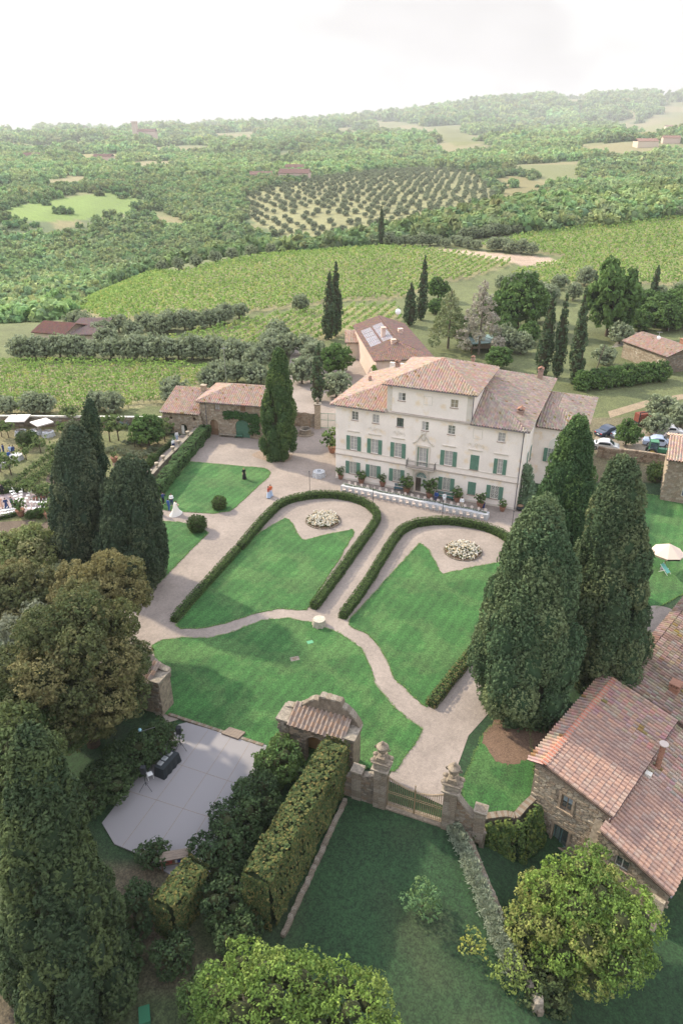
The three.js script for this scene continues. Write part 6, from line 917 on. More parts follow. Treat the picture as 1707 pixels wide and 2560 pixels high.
  const green = (label, x, y, s, k = 0, sy = 1, kk = 'D') => { const p = atG(kk, x, y), t = tree('broadleaf_tree', label, 'tree', p, broad[k], { y: 3.4, trunk: btrunk, turn: rnd(0, 6) }); t.scale.set(s, s * sy, s); };
  green('round bright green tree at the end of the drive', 776, 862, 1.0, 0); green('big dark leafy tree behind the villa roof, beside the dead conifer', 1185, 760, 1.9, 1, 1.1); green('tall dense green tree beside the three slender cypresses', 1392, 772, 2.0, 2, 1.35); green('dark round tree beside the pointed cypress behind the solar panel house', 1005, 690, 1.0, 1); green('leafy shrub tree behind the villa ridge', 1142, 848, 0.9, 0, 0.8); green('light green tree behind the stone house with the dish', 1500, 745, 1.5, 1, 0.8); green('broad green tree at the lane bend', 1440, 735, 1.3, 0, 0.9); green('spreading green tree by the covered car', 1560, 745, 1.6, 2, 0.85);
  reseed(494); for (const [x, y, s, k] of [[1050, 770, 0.9, 1], [1075, 800, 0.7, 2], [1120, 740, 1.1, 0], [1150, 775, 1.0, 2], [1210, 790, 0.9, 1], [1160, 720, 1.1, 0], [1420, 770, 1.0, 2], [1465, 760, 1.0, 0], [1530, 760, 1.1, 1], [1480, 720, 1.1, 2], [1568, 715, 1.2, 0], [1430, 700, 1.0, 1], [1000, 720, 0.8, 2]]) { const p = atG('D', x, y), t = tree('broadleaf_tree', 'leafy green tree in the thicket behind the villa', 'tree', p, broad[k], { y: 2.9, trunk: btrunk, turn: rnd(0, 6), group: 'thicket behind the villa' }); t.scale.set(s, s * rnd(0.8, 1.0), s); }
  green('dense leafy tree filling the gap between the dead conifer and the cypress row', 1230, 740, 1.2, 2); green('bright lemon-green round tree in the kitchen garden', 1300, 690, 0.85, 0, 0.95, 'L4'); green('yellow-green small tree beside the parked silver car', 1435, 1022, 0.62, 1);
  // hedge of mixed shrubs beside the stone house
  reseed(495); for (let k = 0; k < 8; k++) { const p = atG('D', 1340 + k * 24, 893 - k * 3), t = thing('laurel_bush', 'glossy laurel bush in the hedge beside the stone house with the dish', 'bush', p, rnd(0, 6), 'laurel hedge beside the stone house'); const f = part('foliage', broad[k % 3], M.leaf, t); f.position.y = 1.5; f.scale.set(0.72, 0.72, 0.72); part('stem', cyl(0.1, 0.07, 1.4), M.bark, t); }
  // small orchard trees of the kitchen garden
  const small = [0, 1].map(k => broadCrown({ lb: lobes(6, 0.75, 0.6, 0.75, 0.45, 500 + k), per: 34, puff: 0.24, m: 6, s: 0.2, cols: [[0.13, 0.19, 0.065], [0.17, 0.22, 0.08]], seed: 510 + k, coreK: 0.4, core: [0.05, 0.075, 0.03] })), st = trunkGeo(1.3, 0.07, 3, 0.5, 515, 0.05);
  const orch = [[80, 605, 1.0], [20, 600, 1.0], [362, 740, 1.1], [560, 605, 1.0], [960, 640, 1.7], [1035, 632, 1.6], [235, 800, 1.0], [105, 935, 1.3], [10, 905, 1.2], [480, 790, 1.0], [1440, 640, 1.4], [1380, 660, 1.2], [650, 500, 1.4], [600, 480, 1.2], [330, 1130, 0.9], [420, 1150, 0.9], [250, 1100, 0.8], [1180, 690, 0.9]];
  reseed(520); for (const [x, y, s] of orch) tree('fruit_tree', 'small fruit tree in the kitchen garden grass', 'tree', G('L4', x, y), small[Math.floor(R() * 2)], { y: 1.75, trunk: st, scale: s, turn: rnd(0, 6), group: 'fruit trees of the kitchen garden' });
  // three rows of young vines on stakes
  for (const [a, b, n] of [[[110, 1055], [545, 720], 12], [[190, 1075], [500, 830], 9], [[0, 1075], [95, 1050], 4], [[260, 1060], [480, 900], 6]]) for (let k = 0; k < n; k++) { const t = k / (n - 1), p = G('L4', lerp(a[0], b[0], t), lerp(a[1], b[1], t)); tree('staked_vine', 'young vine tied to a stake in the kitchen garden rows', 'vine', p, small[k % 2], { y: 1.55, trunk: st, scale: rnd(0.46, 0.6), turn: rnd(0, 6), group: 'staked vines of the kitchen garden' }); }
  // shrub beds: lavender-grey border plants
  reseed(530); for (const [x, y, s, c] of [[1120, 660, 1, 0], [1180, 650, 1.1, 0], [1230, 660, 1, 0], [980, 710, 0.9, 0], [1050, 745, 1, 0], [1110, 755, 1, 0], [1170, 765, 1, 0], [1230, 770, 1, 0], [1290, 760, 1, 0], [1330, 720, 1, 0], [940, 740, 0.9, 0], [340, 1150, 1, 1], [390, 1120, 1.1, 1], [1400, 600, 1.2, 0], [1450, 580, 1.2, 0], [1110, 520, 0.9, 0]]) { const t = thing('border_shrub', c ? 'flowering shrub with reddish tips beside the ceremony chairs' : 'grey-green border shrub in the kitchen garden', 'shrub', G('L4', x, y), rnd(0, 6), c ? 'flowering shrubs' : 'border shrubs of the kitchen garden'); const L = new Leaves(); for (let q = 0; q < 26; q++) L.puff(rnd(-0.8, 0.8), rnd(0.2, 0.6), rnd(-0.6, 0.6), 0.25, 0.25, { x: 0, y: 1, z: 0 }, 9, 0.17, c && q % 3 === 0 ? [0.42, 0.17, 0.13] : [[0.15, 0.18, 0.10], [0.19, 0.21, 0.13]][q % 2]); part('foliage', L.geo(), M.leaf, t); part('stem', cyl(0.05, 0.03, 0.4), M.bark, t); t.scale.setScalar(s); }

  reseed(535); for (const [x, y, q] of [[150, 646, 3.2], [172, 676, 2.8], [136, 652, 2.2], [160, 690, 2.4]]) { const p = atG('D', x, y), t = thing('broom_bush', 'broom bush in yellow flower at the valley edge', 'bush', p, 0, 'flowering broom'); part('foliage', broadCrown({ lb: lobes(6, q * 0.6, q * 0.45, q * 0.6, q * 0.4, 536 + x), per: 16, puff: 0.5, m: 7, s: 0.5, cols: [[0.55, 0.42, 0.05], [0.40, 0.36, 0.06], [0.22, 0.25, 0.07]], seed: x }), M.leaf, t).position.y = q * 0.5; part('stem', cyl(0.12, 0.06, 1), M.bark, t); }
  { const t = thing('agave', 'blue-green agave against the garden wall', 'agave', G('L4', 1088, 522)), L = new Leaves(); reseed(537); for (let k = 0; k < 26; k++) { const a = k * 2.4, e = rnd(0.3, 1.2), d = V(Math.cos(a) * Math.cos(e), Math.sin(e), Math.sin(a) * Math.cos(e)), g = new THREE.ConeGeometry(0.14, 1.5, 4).scale(1, 1, 0.4).translate(0, 0.75, 0); g.applyQuaternion(new THREE.Quaternion().setFromUnitVectors(V(0, 1, 0), d)); part('leaf', g, AG, t); } }
  // the dead grey conifer and the green one beside it
  const soft = (name, label, x, y, ty, r, cols, seed) => { const b = atG('D', x, y), h = heightAt(b, 'D', x + 6, ty) - b.y, ry = h * 0.40, t = thing(name, label, 'conifer', b), lb = []; reseed(seed); for (let k = 0; k < 34; k++) { const f = (k + 0.5) / 34, a = k * 2.4, q = r * (1.02 - f) * rnd(0.75, 1.1); lb.push([Math.cos(a) * q, h * (0.16 + 0.80 * f), Math.sin(a) * q, 1.15 * (1.15 - f * 0.75)]); } part('trunk', uvm(merge([rod(V(0, -0.3, 0), V(0, h, 0), 0.3, 0.04, 7), ...lb.map(([x0, y0, z0]) => rod(V(0, y0 + 0.5, 0), V(x0, y0, z0), 0.06, 0.02, 4))])), M.paleBark, t); part('crown', broadCrown({ lb, per: 13, puff: 0.5, m: 8, s: 0.26, el: 2.4, cols, seed, coreK: 0 }), M.leaf, t); };
  soft('dead_conifer', 'dead grey-brown conifer with bare drooping boughs behind the villa', 1098, 815, 640, 5.2, [[0.36, 0.325, 0.27], [0.42, 0.38, 0.32], [0.31, 0.30, 0.23]], 540);
  soft('larch', 'pale green larch beside the dead conifer', 1028, 800, 662, 4.8, [[0.23, 0.27, 0.13], [0.29, 0.31, 0.16], [0.19, 0.235, 0.11]], 541);

  // woods on the far slopes: too many to count
  const wood = [0, 1, 2, 3].map(k => broadCrown({ lb: lobes(5, 2.2, 1.5, 2.2, 1.5, 560 + k), per: 3.4, puff: 0.75, m: 5, s: 1.0, cols: [[0.24, 0.30, 0.09], [0.31, 0.35, 0.115], [0.19, 0.26, 0.085]], seed: 570 + k, coreK: 0.8, core: [0.16, 0.21, 0.075] }));
  const lists = [[], [], [], []], groves = []; reseed(580);
  const NEAR = [[-90, 560], [230, 608], [212, 660], [172, 712], [120, 762], [60, 772], [-90, 775]];
  let tries = 0;
  const put = (d, size, x, z, h, tint) => { const m = new THREE.Matrix4().makeRotationY(rnd(0, 6)); const s = size * rnd(0.55, 1.45); m.scale(V(s, s * rnd(0.75, 1.25), s)); m.setPosition(x, h + 1.6 * s * 0.6, z); lists[Math.floor(R() * 4)].push([m, tint]); };
  const band = (d0, d1, n, size) => { for (let k = 0; k < n; k++) { const d = Math.sqrt(lerp(d0 * d0, d1 * d1, R())), x = d * rnd(-0.6, 0.6), z = -d, h = ground(x, z), q = toD(x, h, z); if (q[0] < -60 || q[0] > 1640) continue; const [kind] = landUse(x, z, h); const near = hit(q, NEAR); if (!near && kind === 'wood' && d > 430 && [18, 34, 55].some(e => ['field', 'grove'].includes(landUse(x * (1 + e / d), z - e, ground(x * (1 + e / d), z - e))[0]))) { if (R() < 0.8) continue; }
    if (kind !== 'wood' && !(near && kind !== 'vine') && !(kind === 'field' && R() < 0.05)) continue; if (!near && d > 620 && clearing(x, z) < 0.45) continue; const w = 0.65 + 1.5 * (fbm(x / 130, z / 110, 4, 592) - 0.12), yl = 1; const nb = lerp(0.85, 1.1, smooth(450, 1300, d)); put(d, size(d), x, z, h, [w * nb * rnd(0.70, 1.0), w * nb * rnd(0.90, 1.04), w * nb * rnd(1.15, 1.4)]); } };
  band(205, 345, 2600, () => 1.15); band(330, 560, 7000, () => 1.45); band(560, 950, 9500, () => 1.55); band(950, 1700, 11000, d => 1.7 + d / 1600); band(1700, 3600, 9000, d => 2.4 + d / 1100); band(3600, 7000, 7000, d => 4 + d / 900);
  lists.forEach((l, k) => tag(instanced(numbered('wooded_slope'), wood[k], M.leaf, l, scene), 'dense mixed woodland covering the far slopes and valley', 'woodland', 'woodland of the far slopes', 'stuff'));
  // far olive groves in a loose grid
  reseed(595); for (let i = -70; i < 80; i++) for (let j = -30; j < 60; j++) { const z = -520 - j * 15 - 0.45 * i * 9.5, x = i * 9.5 - j * 6 + rnd(-2, 2) + 60, zz = z + rnd(-2.5, 2.5), h = ground(x, zz); if (landUse(x, zz, h)[0] !== 'grove' || fbm(x / 50, zz / 50, 3, 597) < 0.2) continue; const m = new THREE.Matrix4().makeRotationY(rnd(0, 6)); m.scale(V(1.15, 1.1, 1.15).multiplyScalar(rnd(0.75, 1.2))); m.setPosition(x, h + 2.1, zz); const w = rnd(0.85, 1.1); groves.push([m, [w, w, w]]); }
  tag(instanced('olive_grove', olive[0], M.leaf, groves, scene), 'olive groves planted in grids on the far hillside', 'olive grove', null, 'stuff');
}
// ---------------------------------------------------------------- people
const SKIN = mat(0.55, 0.36, 0.27, { roughness: 0.6 }), HAIR = { dark: mat(0.035, 0.024, 0.018), brown: mat(0.11, 0.06, 0.035), blond: mat(0.36, 0.25, 0.12), grey: mat(0.35, 0.34, 0.33) };
const CLOTH = { navy: mat(0.025, 0.045, 0.13), blue: mat(0.035, 0.09, 0.28), black: mat(0.012, 0.012, 0.014), white: mat(0.80, 0.79, 0.78), gown: mat(0.84, 0.82, 0.78), orange: mat(0.62, 0.14, 0.045), red: mat(0.40, 0.07, 0.05), sky: mat(0.42, 0.52, 0.68), pink: mat(0.55, 0.27, 0.21), peach: mat(0.72, 0.46, 0.34), green: mat(0.09, 0.28, 0.16), cream: mat(0.62, 0.54, 0.42) };
function march(bones, fat, res = 36) {                          // smooth union of tapered capsules -> one skin
  const lo = V(9, 9, 9), hi = V(-9, -9, -9); for (const [a, b, ra, rb] of bones) { const r = Math.max(ra, rb) + fat + 0.07; for (const p of [a, b]) { lo.min(V(p.x - r, p.y - r, p.z - r)); hi.max(V(p.x + r, p.y + r, p.z + r)); } }
  const c = lo.clone().add(hi).multiplyScalar(0.5), S = hi.clone().sub(lo).multiplyScalar(0.5), half = Math.max(S.x, S.y, S.z) * 1.06, mc = new MarchingCubes(res, undefined, false, false, 12000); mc.isolation = 0;
  const n = res, k = 0.045;
  for (let z = 0; z < n; z++) for (let y = 0; y < n; y++) for (let x = 0; x < n; x++) {
    const px = c.x + (x - n / 2) / (n / 2) * half, py = c.y + (y - n / 2) / (n / 2) * half, pz = c.z + (z - n / 2) / (n / 2) * half; let d = 9;
    for (const [a, b, ra, rb] of bones) { const bx = b.x - a.x, by = b.y - a.y, bz = b.z - a.z, L = bx * bx + by * by + bz * bz + 1e-9, t = clamp(((px - a.x) * bx + (py - a.y) * by + (pz - a.z) * bz) / L, 0, 1), q = Math.hypot(px - a.x - bx * t, py - a.y - by * t, pz - a.z - bz * t) - lerp(ra, rb, t) - fat, h = clamp(0.5 + 0.5 * (q - d) / k, 0, 1); d = lerp(q, d, h) - k * h * (1 - h); }
    mc.field[x + y * n + z * n * n] = -d;
  }
  mc.update(); const cnt = mc.count, g = new THREE.BufferGeometry(), p = new Float32Array(cnt * 3); for (let i = 0; i < cnt * 3; i += 3) { p[i] = c.x + mc.positionArray[i] * half; p[i + 1] = c.y + mc.positionArray[i + 1] * half; p[i + 2] = c.z + mc.positionArray[i + 2] * half; }
  g.setAttribute('position', new THREE.BufferAttribute(p, 3)); g.setAttribute('normal', new THREE.BufferAttribute(mc.normalArray.slice(0, cnt * 3), 3)); g.setAttribute('uv', new THREE.BufferAttribute(new Float32Array(cnt * 2), 2)); return g;
}
const bodyCache = {};
function figure(pose, wear) {                                   // faces +z; feet at y = 0
  const key = pose + wear; if (bodyCache[key]) return bodyCache[key];
  const sit = pose === 'sit', step = pose === 'walk' ? 0.2 : 0.03, hy = sit ? 0.50 : 0.92, hip = s => V(s * 0.095, hy, 0), knee = s => sit ? V(s * 0.12, 0.50, 0.44) : V(s * 0.1, 0.5, s * step * 0.6 + 0.03), ankle = s => sit ? V(s * 0.12, 0.09, 0.47) : V(s * 0.1, 0.08, s * step - 0.02), toe = s => ankle(s).add(V(s * 0.02, -0.045, 0.15));
  const lean = sit ? 0.06 : 0, sh = s => V(s * 0.185, hy + 0.50, lean), neck = V(0, hy + 0.53, lean), head = V(0, hy + 0.70, lean + 0.02);
  const el = s => pose === 'photo' ? V(s * 0.26, hy + 0.30, 0.2 + lean) : pose === 'hold' || sit ? V(s * 0.25, hy + 0.22, 0.06 + lean) : V(s * 0.26, hy + 0.22, -0.03 - s * step * 0.4), wr = s => pose === 'photo' ? V(s * 0.07, hy + 0.60, 0.30) : pose === 'hold' ? V(s * 0.08, hy + 0.22, 0.3) : sit ? V(s * 0.13, hy + 0.1, 0.3) : V(s * 0.28, hy - 0.03, 0.05 + s * -step * 0.6);
  const torso = [[V(0, hy + 0.02, 0), V(0, hy + 0.22, lean * 0.5), 0.155, 0.135], [V(0, hy + 0.22, lean * 0.5), V(0, hy + 0.44, lean), 0.135, 0.15], [V(-0.14, hy + 0.47, lean), V(0.14, hy + 0.47, lean), 0.075, 0.075]];
  const arms = [-1, 1].flatMap(s => [[sh(s), el(s), 0.056, 0.043], [el(s), wr(s), 0.043, 0.03]]), legs = [-1, 1].flatMap(s => [[hip(s), knee(s), 0.095, 0.06], [knee(s), ankle(s), 0.06, 0.042]]), feet = [-1, 1].map(s => [ankle(s), toe(s), 0.045, 0.036]), hands = [-1, 1].map(s => [wr(s), wr(s).add(el(s).sub(wr(s)).normalize().multiplyScalar(-0.09)), 0.03, 0.034]);
  const hd = [[neck.clone().add(V(0, -0.03, 0)), head.clone().add(V(0, -0.04, 0)), 0.055, 0.055], [head.clone().add(V(0, -0.045, 0.012)), head.clone().add(V(0, 0.045, -0.005)), 0.072, 0.088], [head.clone().add(V(0, -0.02, 0.085)), head.clone().add(V(0, 0.01, 0.08)), 0.018, 0.012]];
  const skin = [march([...torso, ...arms, ...legs, ...feet, ...hands, ...hd], 0, 44)]; for (const s of [-1, 1]) { const d = wr(s).sub(el(s)).normalize(), e = hands[s < 0 ? 0 : 1][1], sd = V(0, 0, 1).cross(d).normalize(); for (let f = 0; f < 5; f++) { const o = f < 4 ? sd.clone().multiplyScalar((f - 1.5) * 0.019) : sd.clone().multiplyScalar(-0.045), b0 = e.clone().add(o), b1 = b0.clone().addScaledVector(d, f === 4 ? 0.035 : 0.05).add(V(0, -0.006, 0.012)); skin.push(rod(b0, b1, 0.0095, 0.008, 5)); } skin.push(ball(0.012, head.x + s * 0.032, head.y + 0.012, head.z + 0.082, 1, 0.7, 0.5, 6), ball(0.022, head.x + s * 0.088, head.y - 0.005, head.z, 0.45, 1, 0.8, 6)); }
  const out = { skin: merge(skin), head };
  if (wear === 'suit') out.top = march([...torso, ...arms], 0.022), out.bottom = march([...legs, torso[0]], 0.02);
  else if (wear === 'shirt') out.top = march([...torso, ...arms], 0.016), out.bottom = march([...legs, torso[0]], 0.02);
  else if (wear === 'skirt') out.top = march([...torso, ...arms.slice(0, 1), arms[2]], 0.014), out.bottom = lathe([[0.15, hy + 0.12], [0.19, hy - 0.05], [0.25, 0.5], [0.33, 0.09], [0.31, 0.09], [0.22, 0.5], [0.14, hy + 0.1]], 18);
  else if (wear === 'gown') out.top = march([...torso], 0.012), out.bottom = lathe([[0.13, hy + 0.16], [0.19, hy - 0.04], [0.32, 0.5], [0.52, 0.03], [0.50, 0.03], [0.28, 0.5], [0.12, hy + 0.12]], 22);
  for (const k of ['top', 'bottom']) if (out[k] && !out[k].index) { } bodyCache[key] = out; return out;
}
function person(label, p, turn, pose, wear, top, bottom, hair, o = {}) {
  const f = figure(pose, wear), t = thing('person', label, 'person', p, turn, o.group);
  const body = part('body', f.skin, SKIN, t), h = f.head;
  part('hair', [ball(0.108, h.x, h.y + 0.052, h.z - 0.024, 1, 0.98, 1.05, 10), ...(o.long ? [ball(0.085, h.x, h.y - 0.10, h.z - 0.075, 1.05, 1.9, 0.55, 8)] : [])], HAIR[hair], t);
  part(wear === 'suit' ? 'jacket' : wear === 'shirt' ? 'shirt' : 'bodice', f.top, CLOTH[top], t); part(wear === 'suit' || wear === 'shirt' ? 'trousers' : 'skirt', f.bottom, CLOTH[bottom], t);
  if (o.veil) { const v = []; part('veil', lathe([[0.10, h.y + 0.06], [0.16, h.y - 0.1], [0.30, 0.9], [0.55, 0.4], [0.85, 0.02]], 20).scale(0.8, 1, 1.15).translate(0, 0, -0.22), new THREE.MeshPhysicalMaterial({ color: 0xf4f0ea, transmission: 0.35, roughness: 1, thickness: 0, side: THREE.DoubleSide }), t); }
  t.scale.setScalar(o.s ?? 1); return t;
}
{
  const P = (k, x, y) => G(k, x, y).setY(0.03);
  person('woman in long black dress standing alone on the lawn by the cottage', P('L5', 955, 1108).setY(0.067), 0.5, 'stand', 'skirt', 'black', 'black', 'blond', { long: true });
  person('girl in dark red top and pale skirt on the gravel path', P('L5', 1205, 1300), 1.2, 'hold', 'skirt', 'red', 'sky', 'brown', { long: true }); person('girl in orange top and blue skirt on the gravel path', P('L5', 1226, 1282), 0.2, 'walk', 'skirt', 'orange', 'sky', 'brown', { long: true });
  person('bride in white gown with long veil', P('L5', 262, 1462), 2.6, 'hold', 'gown', 'gown', 'gown', 'brown', { veil: true, s: 1.04 }); person('man in blue suit beside the bride', P('L5', 180, 1432), 2.4, 'stand', 'suit', 'blue', 'blue', 'dark'); person('man in white shirt and dark trousers behind the bride', P('L5', 210, 1378), 0.3, 'hold', 'shirt', 'white', 'navy', 'brown'); person('photographer in dark suit raising a camera to the bride', P('L5', 122, 1365), 1.2, 'photo', 'suit', 'navy', 'black', 'dark'); person('woman in pinkish dress in the wedding party', P('L5', 78, 1388), 1.0, 'stand', 'skirt', 'pink', 'pink', 'brown'); person('guest in black dress at the edge of the wedding party', P('L5', 92, 1478), 0.8, 'stand', 'skirt', 'black', 'black', 'dark');
  person('waiter in white shirt walking along the terrace path', P('L5', 228, 800), 3.6, 'walk', 'shirt', 'white', 'navy', 'grey'); person('waiter in white shirt by the outhouse door', P('L5', 264, 716), 0.6, 'stand', 'shirt', 'white', 'sky', 'dark');
  const fa = (x, d) => onFacade(x, d, 0.0); person('man in blue jacket sitting on the green bench', fa(15.3, 1.05), -vAng, 'sit', 'suit', 'blue', 'navy', 'dark', {}); person('person in white shirt sitting on the green bench', fa(16.35, 1.0), -vAng + 0.4, 'sit', 'shirt', 'white', 'white', 'brown', { s: 0.96 }); person('waiter in white leaning over the long banquet table', fa(19.1, 2.35), -vAng, 'hold', 'shirt', 'white', 'cream', 'dark', { s: 0.98 });
  person('man in bright blue suit chatting near the garden tables', P('L4', 8, 770), 1.2, 'stand', 'suit', 'blue', 'blue', 'brown'); person('man in navy suit beside the bright blue suit', P('L4', 42, 752), -1.4, 'stand', 'suit', 'navy', 'navy', 'dark'); person('guest in blue sitting at the near garden table', P('L4', 85, 790), 0.8, 'sit', 'suit', 'blue', 'navy', 'brown'); person('guest in navy sitting across the near garden table', P('L4', 128, 745), -2.2, 'sit', 'suit', 'navy', 'navy', 'dark'); person('guest in light blue sitting at the near garden table', P('L4', 100, 745), -2.8, 'sit', 'suit', 'sky', 'navy', 'brown');
  person('man in navy suit standing among the ceremony chairs', P('L4', 118, 1228), 2.4, 'stand', 'suit', 'navy', 'navy', 'brown'); person('woman in dark blue dress among the ceremony chairs', P('L4', 68, 1236), 0.4, 'stand', 'skirt', 'navy', 'navy', 'dark'); person('woman in peach dress among the ceremony chairs', P('L4', 18, 1225), 0.4, 'stand', 'skirt', 'peach', 'peach', 'blond'); person('man in black by the hedge behind the ceremony', P('L4', 28, 1110), 0.4, 'stand', 'suit', 'black', 'black', 'dark'); person('child in green beside the navy suit', P('L4', 150, 1212), 0.4, 'stand', 'skirt', 'green', 'green', 'brown', { s: 0.68 });
}
// ---------------------------------------------------------------- tables, chairs, parasols, poles
const clothTable = (r, h, seed) => { const g = new THREE.CylinderGeometry(r, r * 1.12, h, 48, 6, true).translate(0, h / 2, 0), p = g.attributes.position; for (let i = 0; i < p.count; i++) { const a = Math.atan2(p.getZ(i), p.getX(i)), t = 1 - p.getY(i) / h, w = 1 + t * 0.09 * Math.sin(a * 9 + seed) + t * 0.04 * Math.sin(a * 17 + seed * 2); p.setX(i, p.getX(i) * w); p.setZ(i, p.getZ(i) * w); } g.computeVertexNormals(); return uvm(merge([g, new THREE.CylinderGeometry(r, r, 0.03, 40).translate(0, h - 0.005, 0)])); };
function roundTable(label, p, r, o = {}) { const t = thing('round_table', label, 'table', p); part('tablecloth', clothTable(r, 0.76, p.x), o.m ?? M.cloth, t); part('table_leg', cyl(0.06, 0.05, 0.7), M.steel, t); return t; }
roundTable('small round table in cream cloth where the lawn paths meet', G('D', 733, 1436).setY(0.03), 0.62, { m: mat(0.74, 0.66, 0.54, { map: 'grain', m: 2 }) });
roundTable('round white-clothed table standing alone in the gravel court', G('c4', 352, 1052).setY(0.03), 0.85); { const t = thing('glass_tray', 'tray of glasses on the lone round table', 'tray', G('c4', 352, 1052).setY(0.81)); part('tray', cyl(0.3, 0.3, 0.02), M.steel, t); for (let k = 0; k < 5; k++) part('glass', cyl(0.04, 0.05, 0.16, 0.18 * Math.cos(k * 1.26), 0.02, 0.18 * Math.sin(k * 1.26), 8), M.glass, t); }
for (const [x, y, n] of [[190, 583, 'below the first parasol'], [318, 576, 'between the parasols'], [428, 590, 'below the second parasol'], [150, 795, 'where the blue guests sit'], [25, 850, 'behind the fruit tree']]) { roundTable('round white-clothed garden table ' + n, G('L4', x, y), 0.9); if (y < 700) { const t = thing('flower_arrangement', 'low flower arrangement on the garden table ' + n, 'flowers', G('L4', x, y).setY(0.77)), L = new Leaves(); reseed(x); for (let k = 0; k < 20; k++) L.puff(rnd(-0.7, 0.7), 0.12, rnd(-0.5, 0.5), 0.12, 0.1, { x: 0, y: 1, z: 0 }, 6, 0.12, k % 2 ? [0.5, 0.42, 0.36] : [0.3, 0.25, 0.2]); part('flowers', L.geo(), M.leaf, t); } }
function parasol(label, p, h, w, round, m) { const t = thing('parasol', label, 'parasol', p); part('pole', cyl(0.04, 0.035, h + 0.05), M.wood, t); part('base', cyl(0.4, 0.34, 0.14), M.lead, t); const n = round ? 8 : 4, pos = [], rise = w * (round ? 0.30 : 0.16); for (let k = 0; k < n; k++) { const a0 = 2 * PI * (k + 0.5) / n, a1 = 2 * PI * (k + 1.5) / n, r = round ? w / 2 : w / 1.414; const A = V(Math.cos(a0) * r, h - rise, Math.sin(a0) * r), B = V(Math.cos(a1) * r, h - rise, Math.sin(a1) * r), C = V(0, h, 0); pos.push(polyGeo([C, B, A], 0.015)); pos.push(polyGeo([A, B, B.clone().add(V(0, -0.18, 0)), A.clone().add(V(0, -0.18, 0))], 0.003)); part('rib', rod(C.clone().add(V(0, -0.06, 0)), A.clone().add(V(0, -0.04, 0)), 0.012), M.wood, t); } part('canopy', pos, m, t); part('finial', ball(0.06, 0, h + 0.06, 0), M.wood, t); return t; }
{ const pa = G('L4', 180, 545), pb = G('L4', 385, 560), cm = mat(0.82, 0.77, 0.74, { roughness: 0.9 }); parasol('square white parasol nearest the garden wall end', pa, heightAt(pa, 'L4', 178, 405), 3.3, false, cm).rotation.y = 0.05; parasol('square white parasol turned cornerwise by the garden wall', pb, heightAt(pb, 'L4', 378, 445), 2.8, false, cm).rotation.y = 0.8;
  const pc = G('D', 1522, 1308).setY(0.067); parasol('large round beige parasol on the green lawn', pc, heightAt(pc, 'D', 1521, 1246), 3.6, true, mat(0.66, 0.52, 0.42)); }
// white folding chairs
const chairProto = (() => { const t = new THREE.Group(); part('seat', rbox(0.42, 0.04, 0.42, 0.015, 0, 0.45, 0), M.white, t); part('backrest', uvm(merge([rbox(0.42, 0.08, 0.03, 0.012, 0, 0.84, -0.22)])), M.white, t); for (const [x, z] of [[-1, -1], [1, -1], [-1, 1], [1, 1]]) part('leg', rod(V(x * 0.19, 0, z * 0.2), V(x * 0.19, z < 0 ? 0.92 : 0.45, z < 0 ? -0.22 : 0.19), 0.018), M.white, t); return t; })();
function chairAt(p, turn, label, group) { const c = chairProto.clone(); c.name = numbered('folding_chair'); c.position.copy(p); c.rotation.y = turn; tag(c, label, 'chair', group); scene.add(c); }
{
  const lb = 'white folding chair set out in curved rows for the ceremony', gr = 'white ceremony chairs', C = (x, y, a) => chairAt(G('L4', x, y).setY(0.036), a, lb, gr);
  for (const [a, b] of [[[108, 1100], [156, 1166]], [[190, 1104], [188, 1180]], [[268, 1108], [222, 1190]]]) for (let k = 0; k < 4; k++) C(lerp(a[0], b[0], k / 3), lerp(a[1], b[1], k / 3), -0.8);
  for (let k = 0; k < 6; k++) C(278 + k * 31, 1192 + k * 1.5, -1.2); for (let k = 0; k < 5; k++) C(218 + k * 44, 1252 - k * 2, -1.3); for (let k = 0; k < 6; k++) C(8 + k * 27, 1272 - k * 4, -1.5); for (let k = 0; k < 6; k++) C(2 + k * 27, 1300 - k * 5, -1.5);
  structure('ceremony_gravel', flatShape(round(pts('L4', [[-60, 1100], [120, 1082], [270, 1092], [450, 1140], [470, 1200], [400, 1262], [250, 1272], [130, 1290], [-60, 1325]])), 0.03), mat(0.46, 0.38, 0.40, { map: 'gravel', m: 6 }));
  for (const l of [[[-40, 1352], [120, 1335], [312, 1326], [250, 1395], [210, 1420], [-40, 1440]], [[402, 1340], [560, 1345], [545, 1470], [285, 1475], [320, 1420]], [[985, 832], [1100, 815], [1275, 822], [1262, 868], [1120, 880], [1005, 862]], [[420, 940], [520, 915], [540, 1000], [410, 1000]]]) structure('dug_bed', flatShape(round(pts('L4', l), 40), 0.028), M.bedSoil);
}
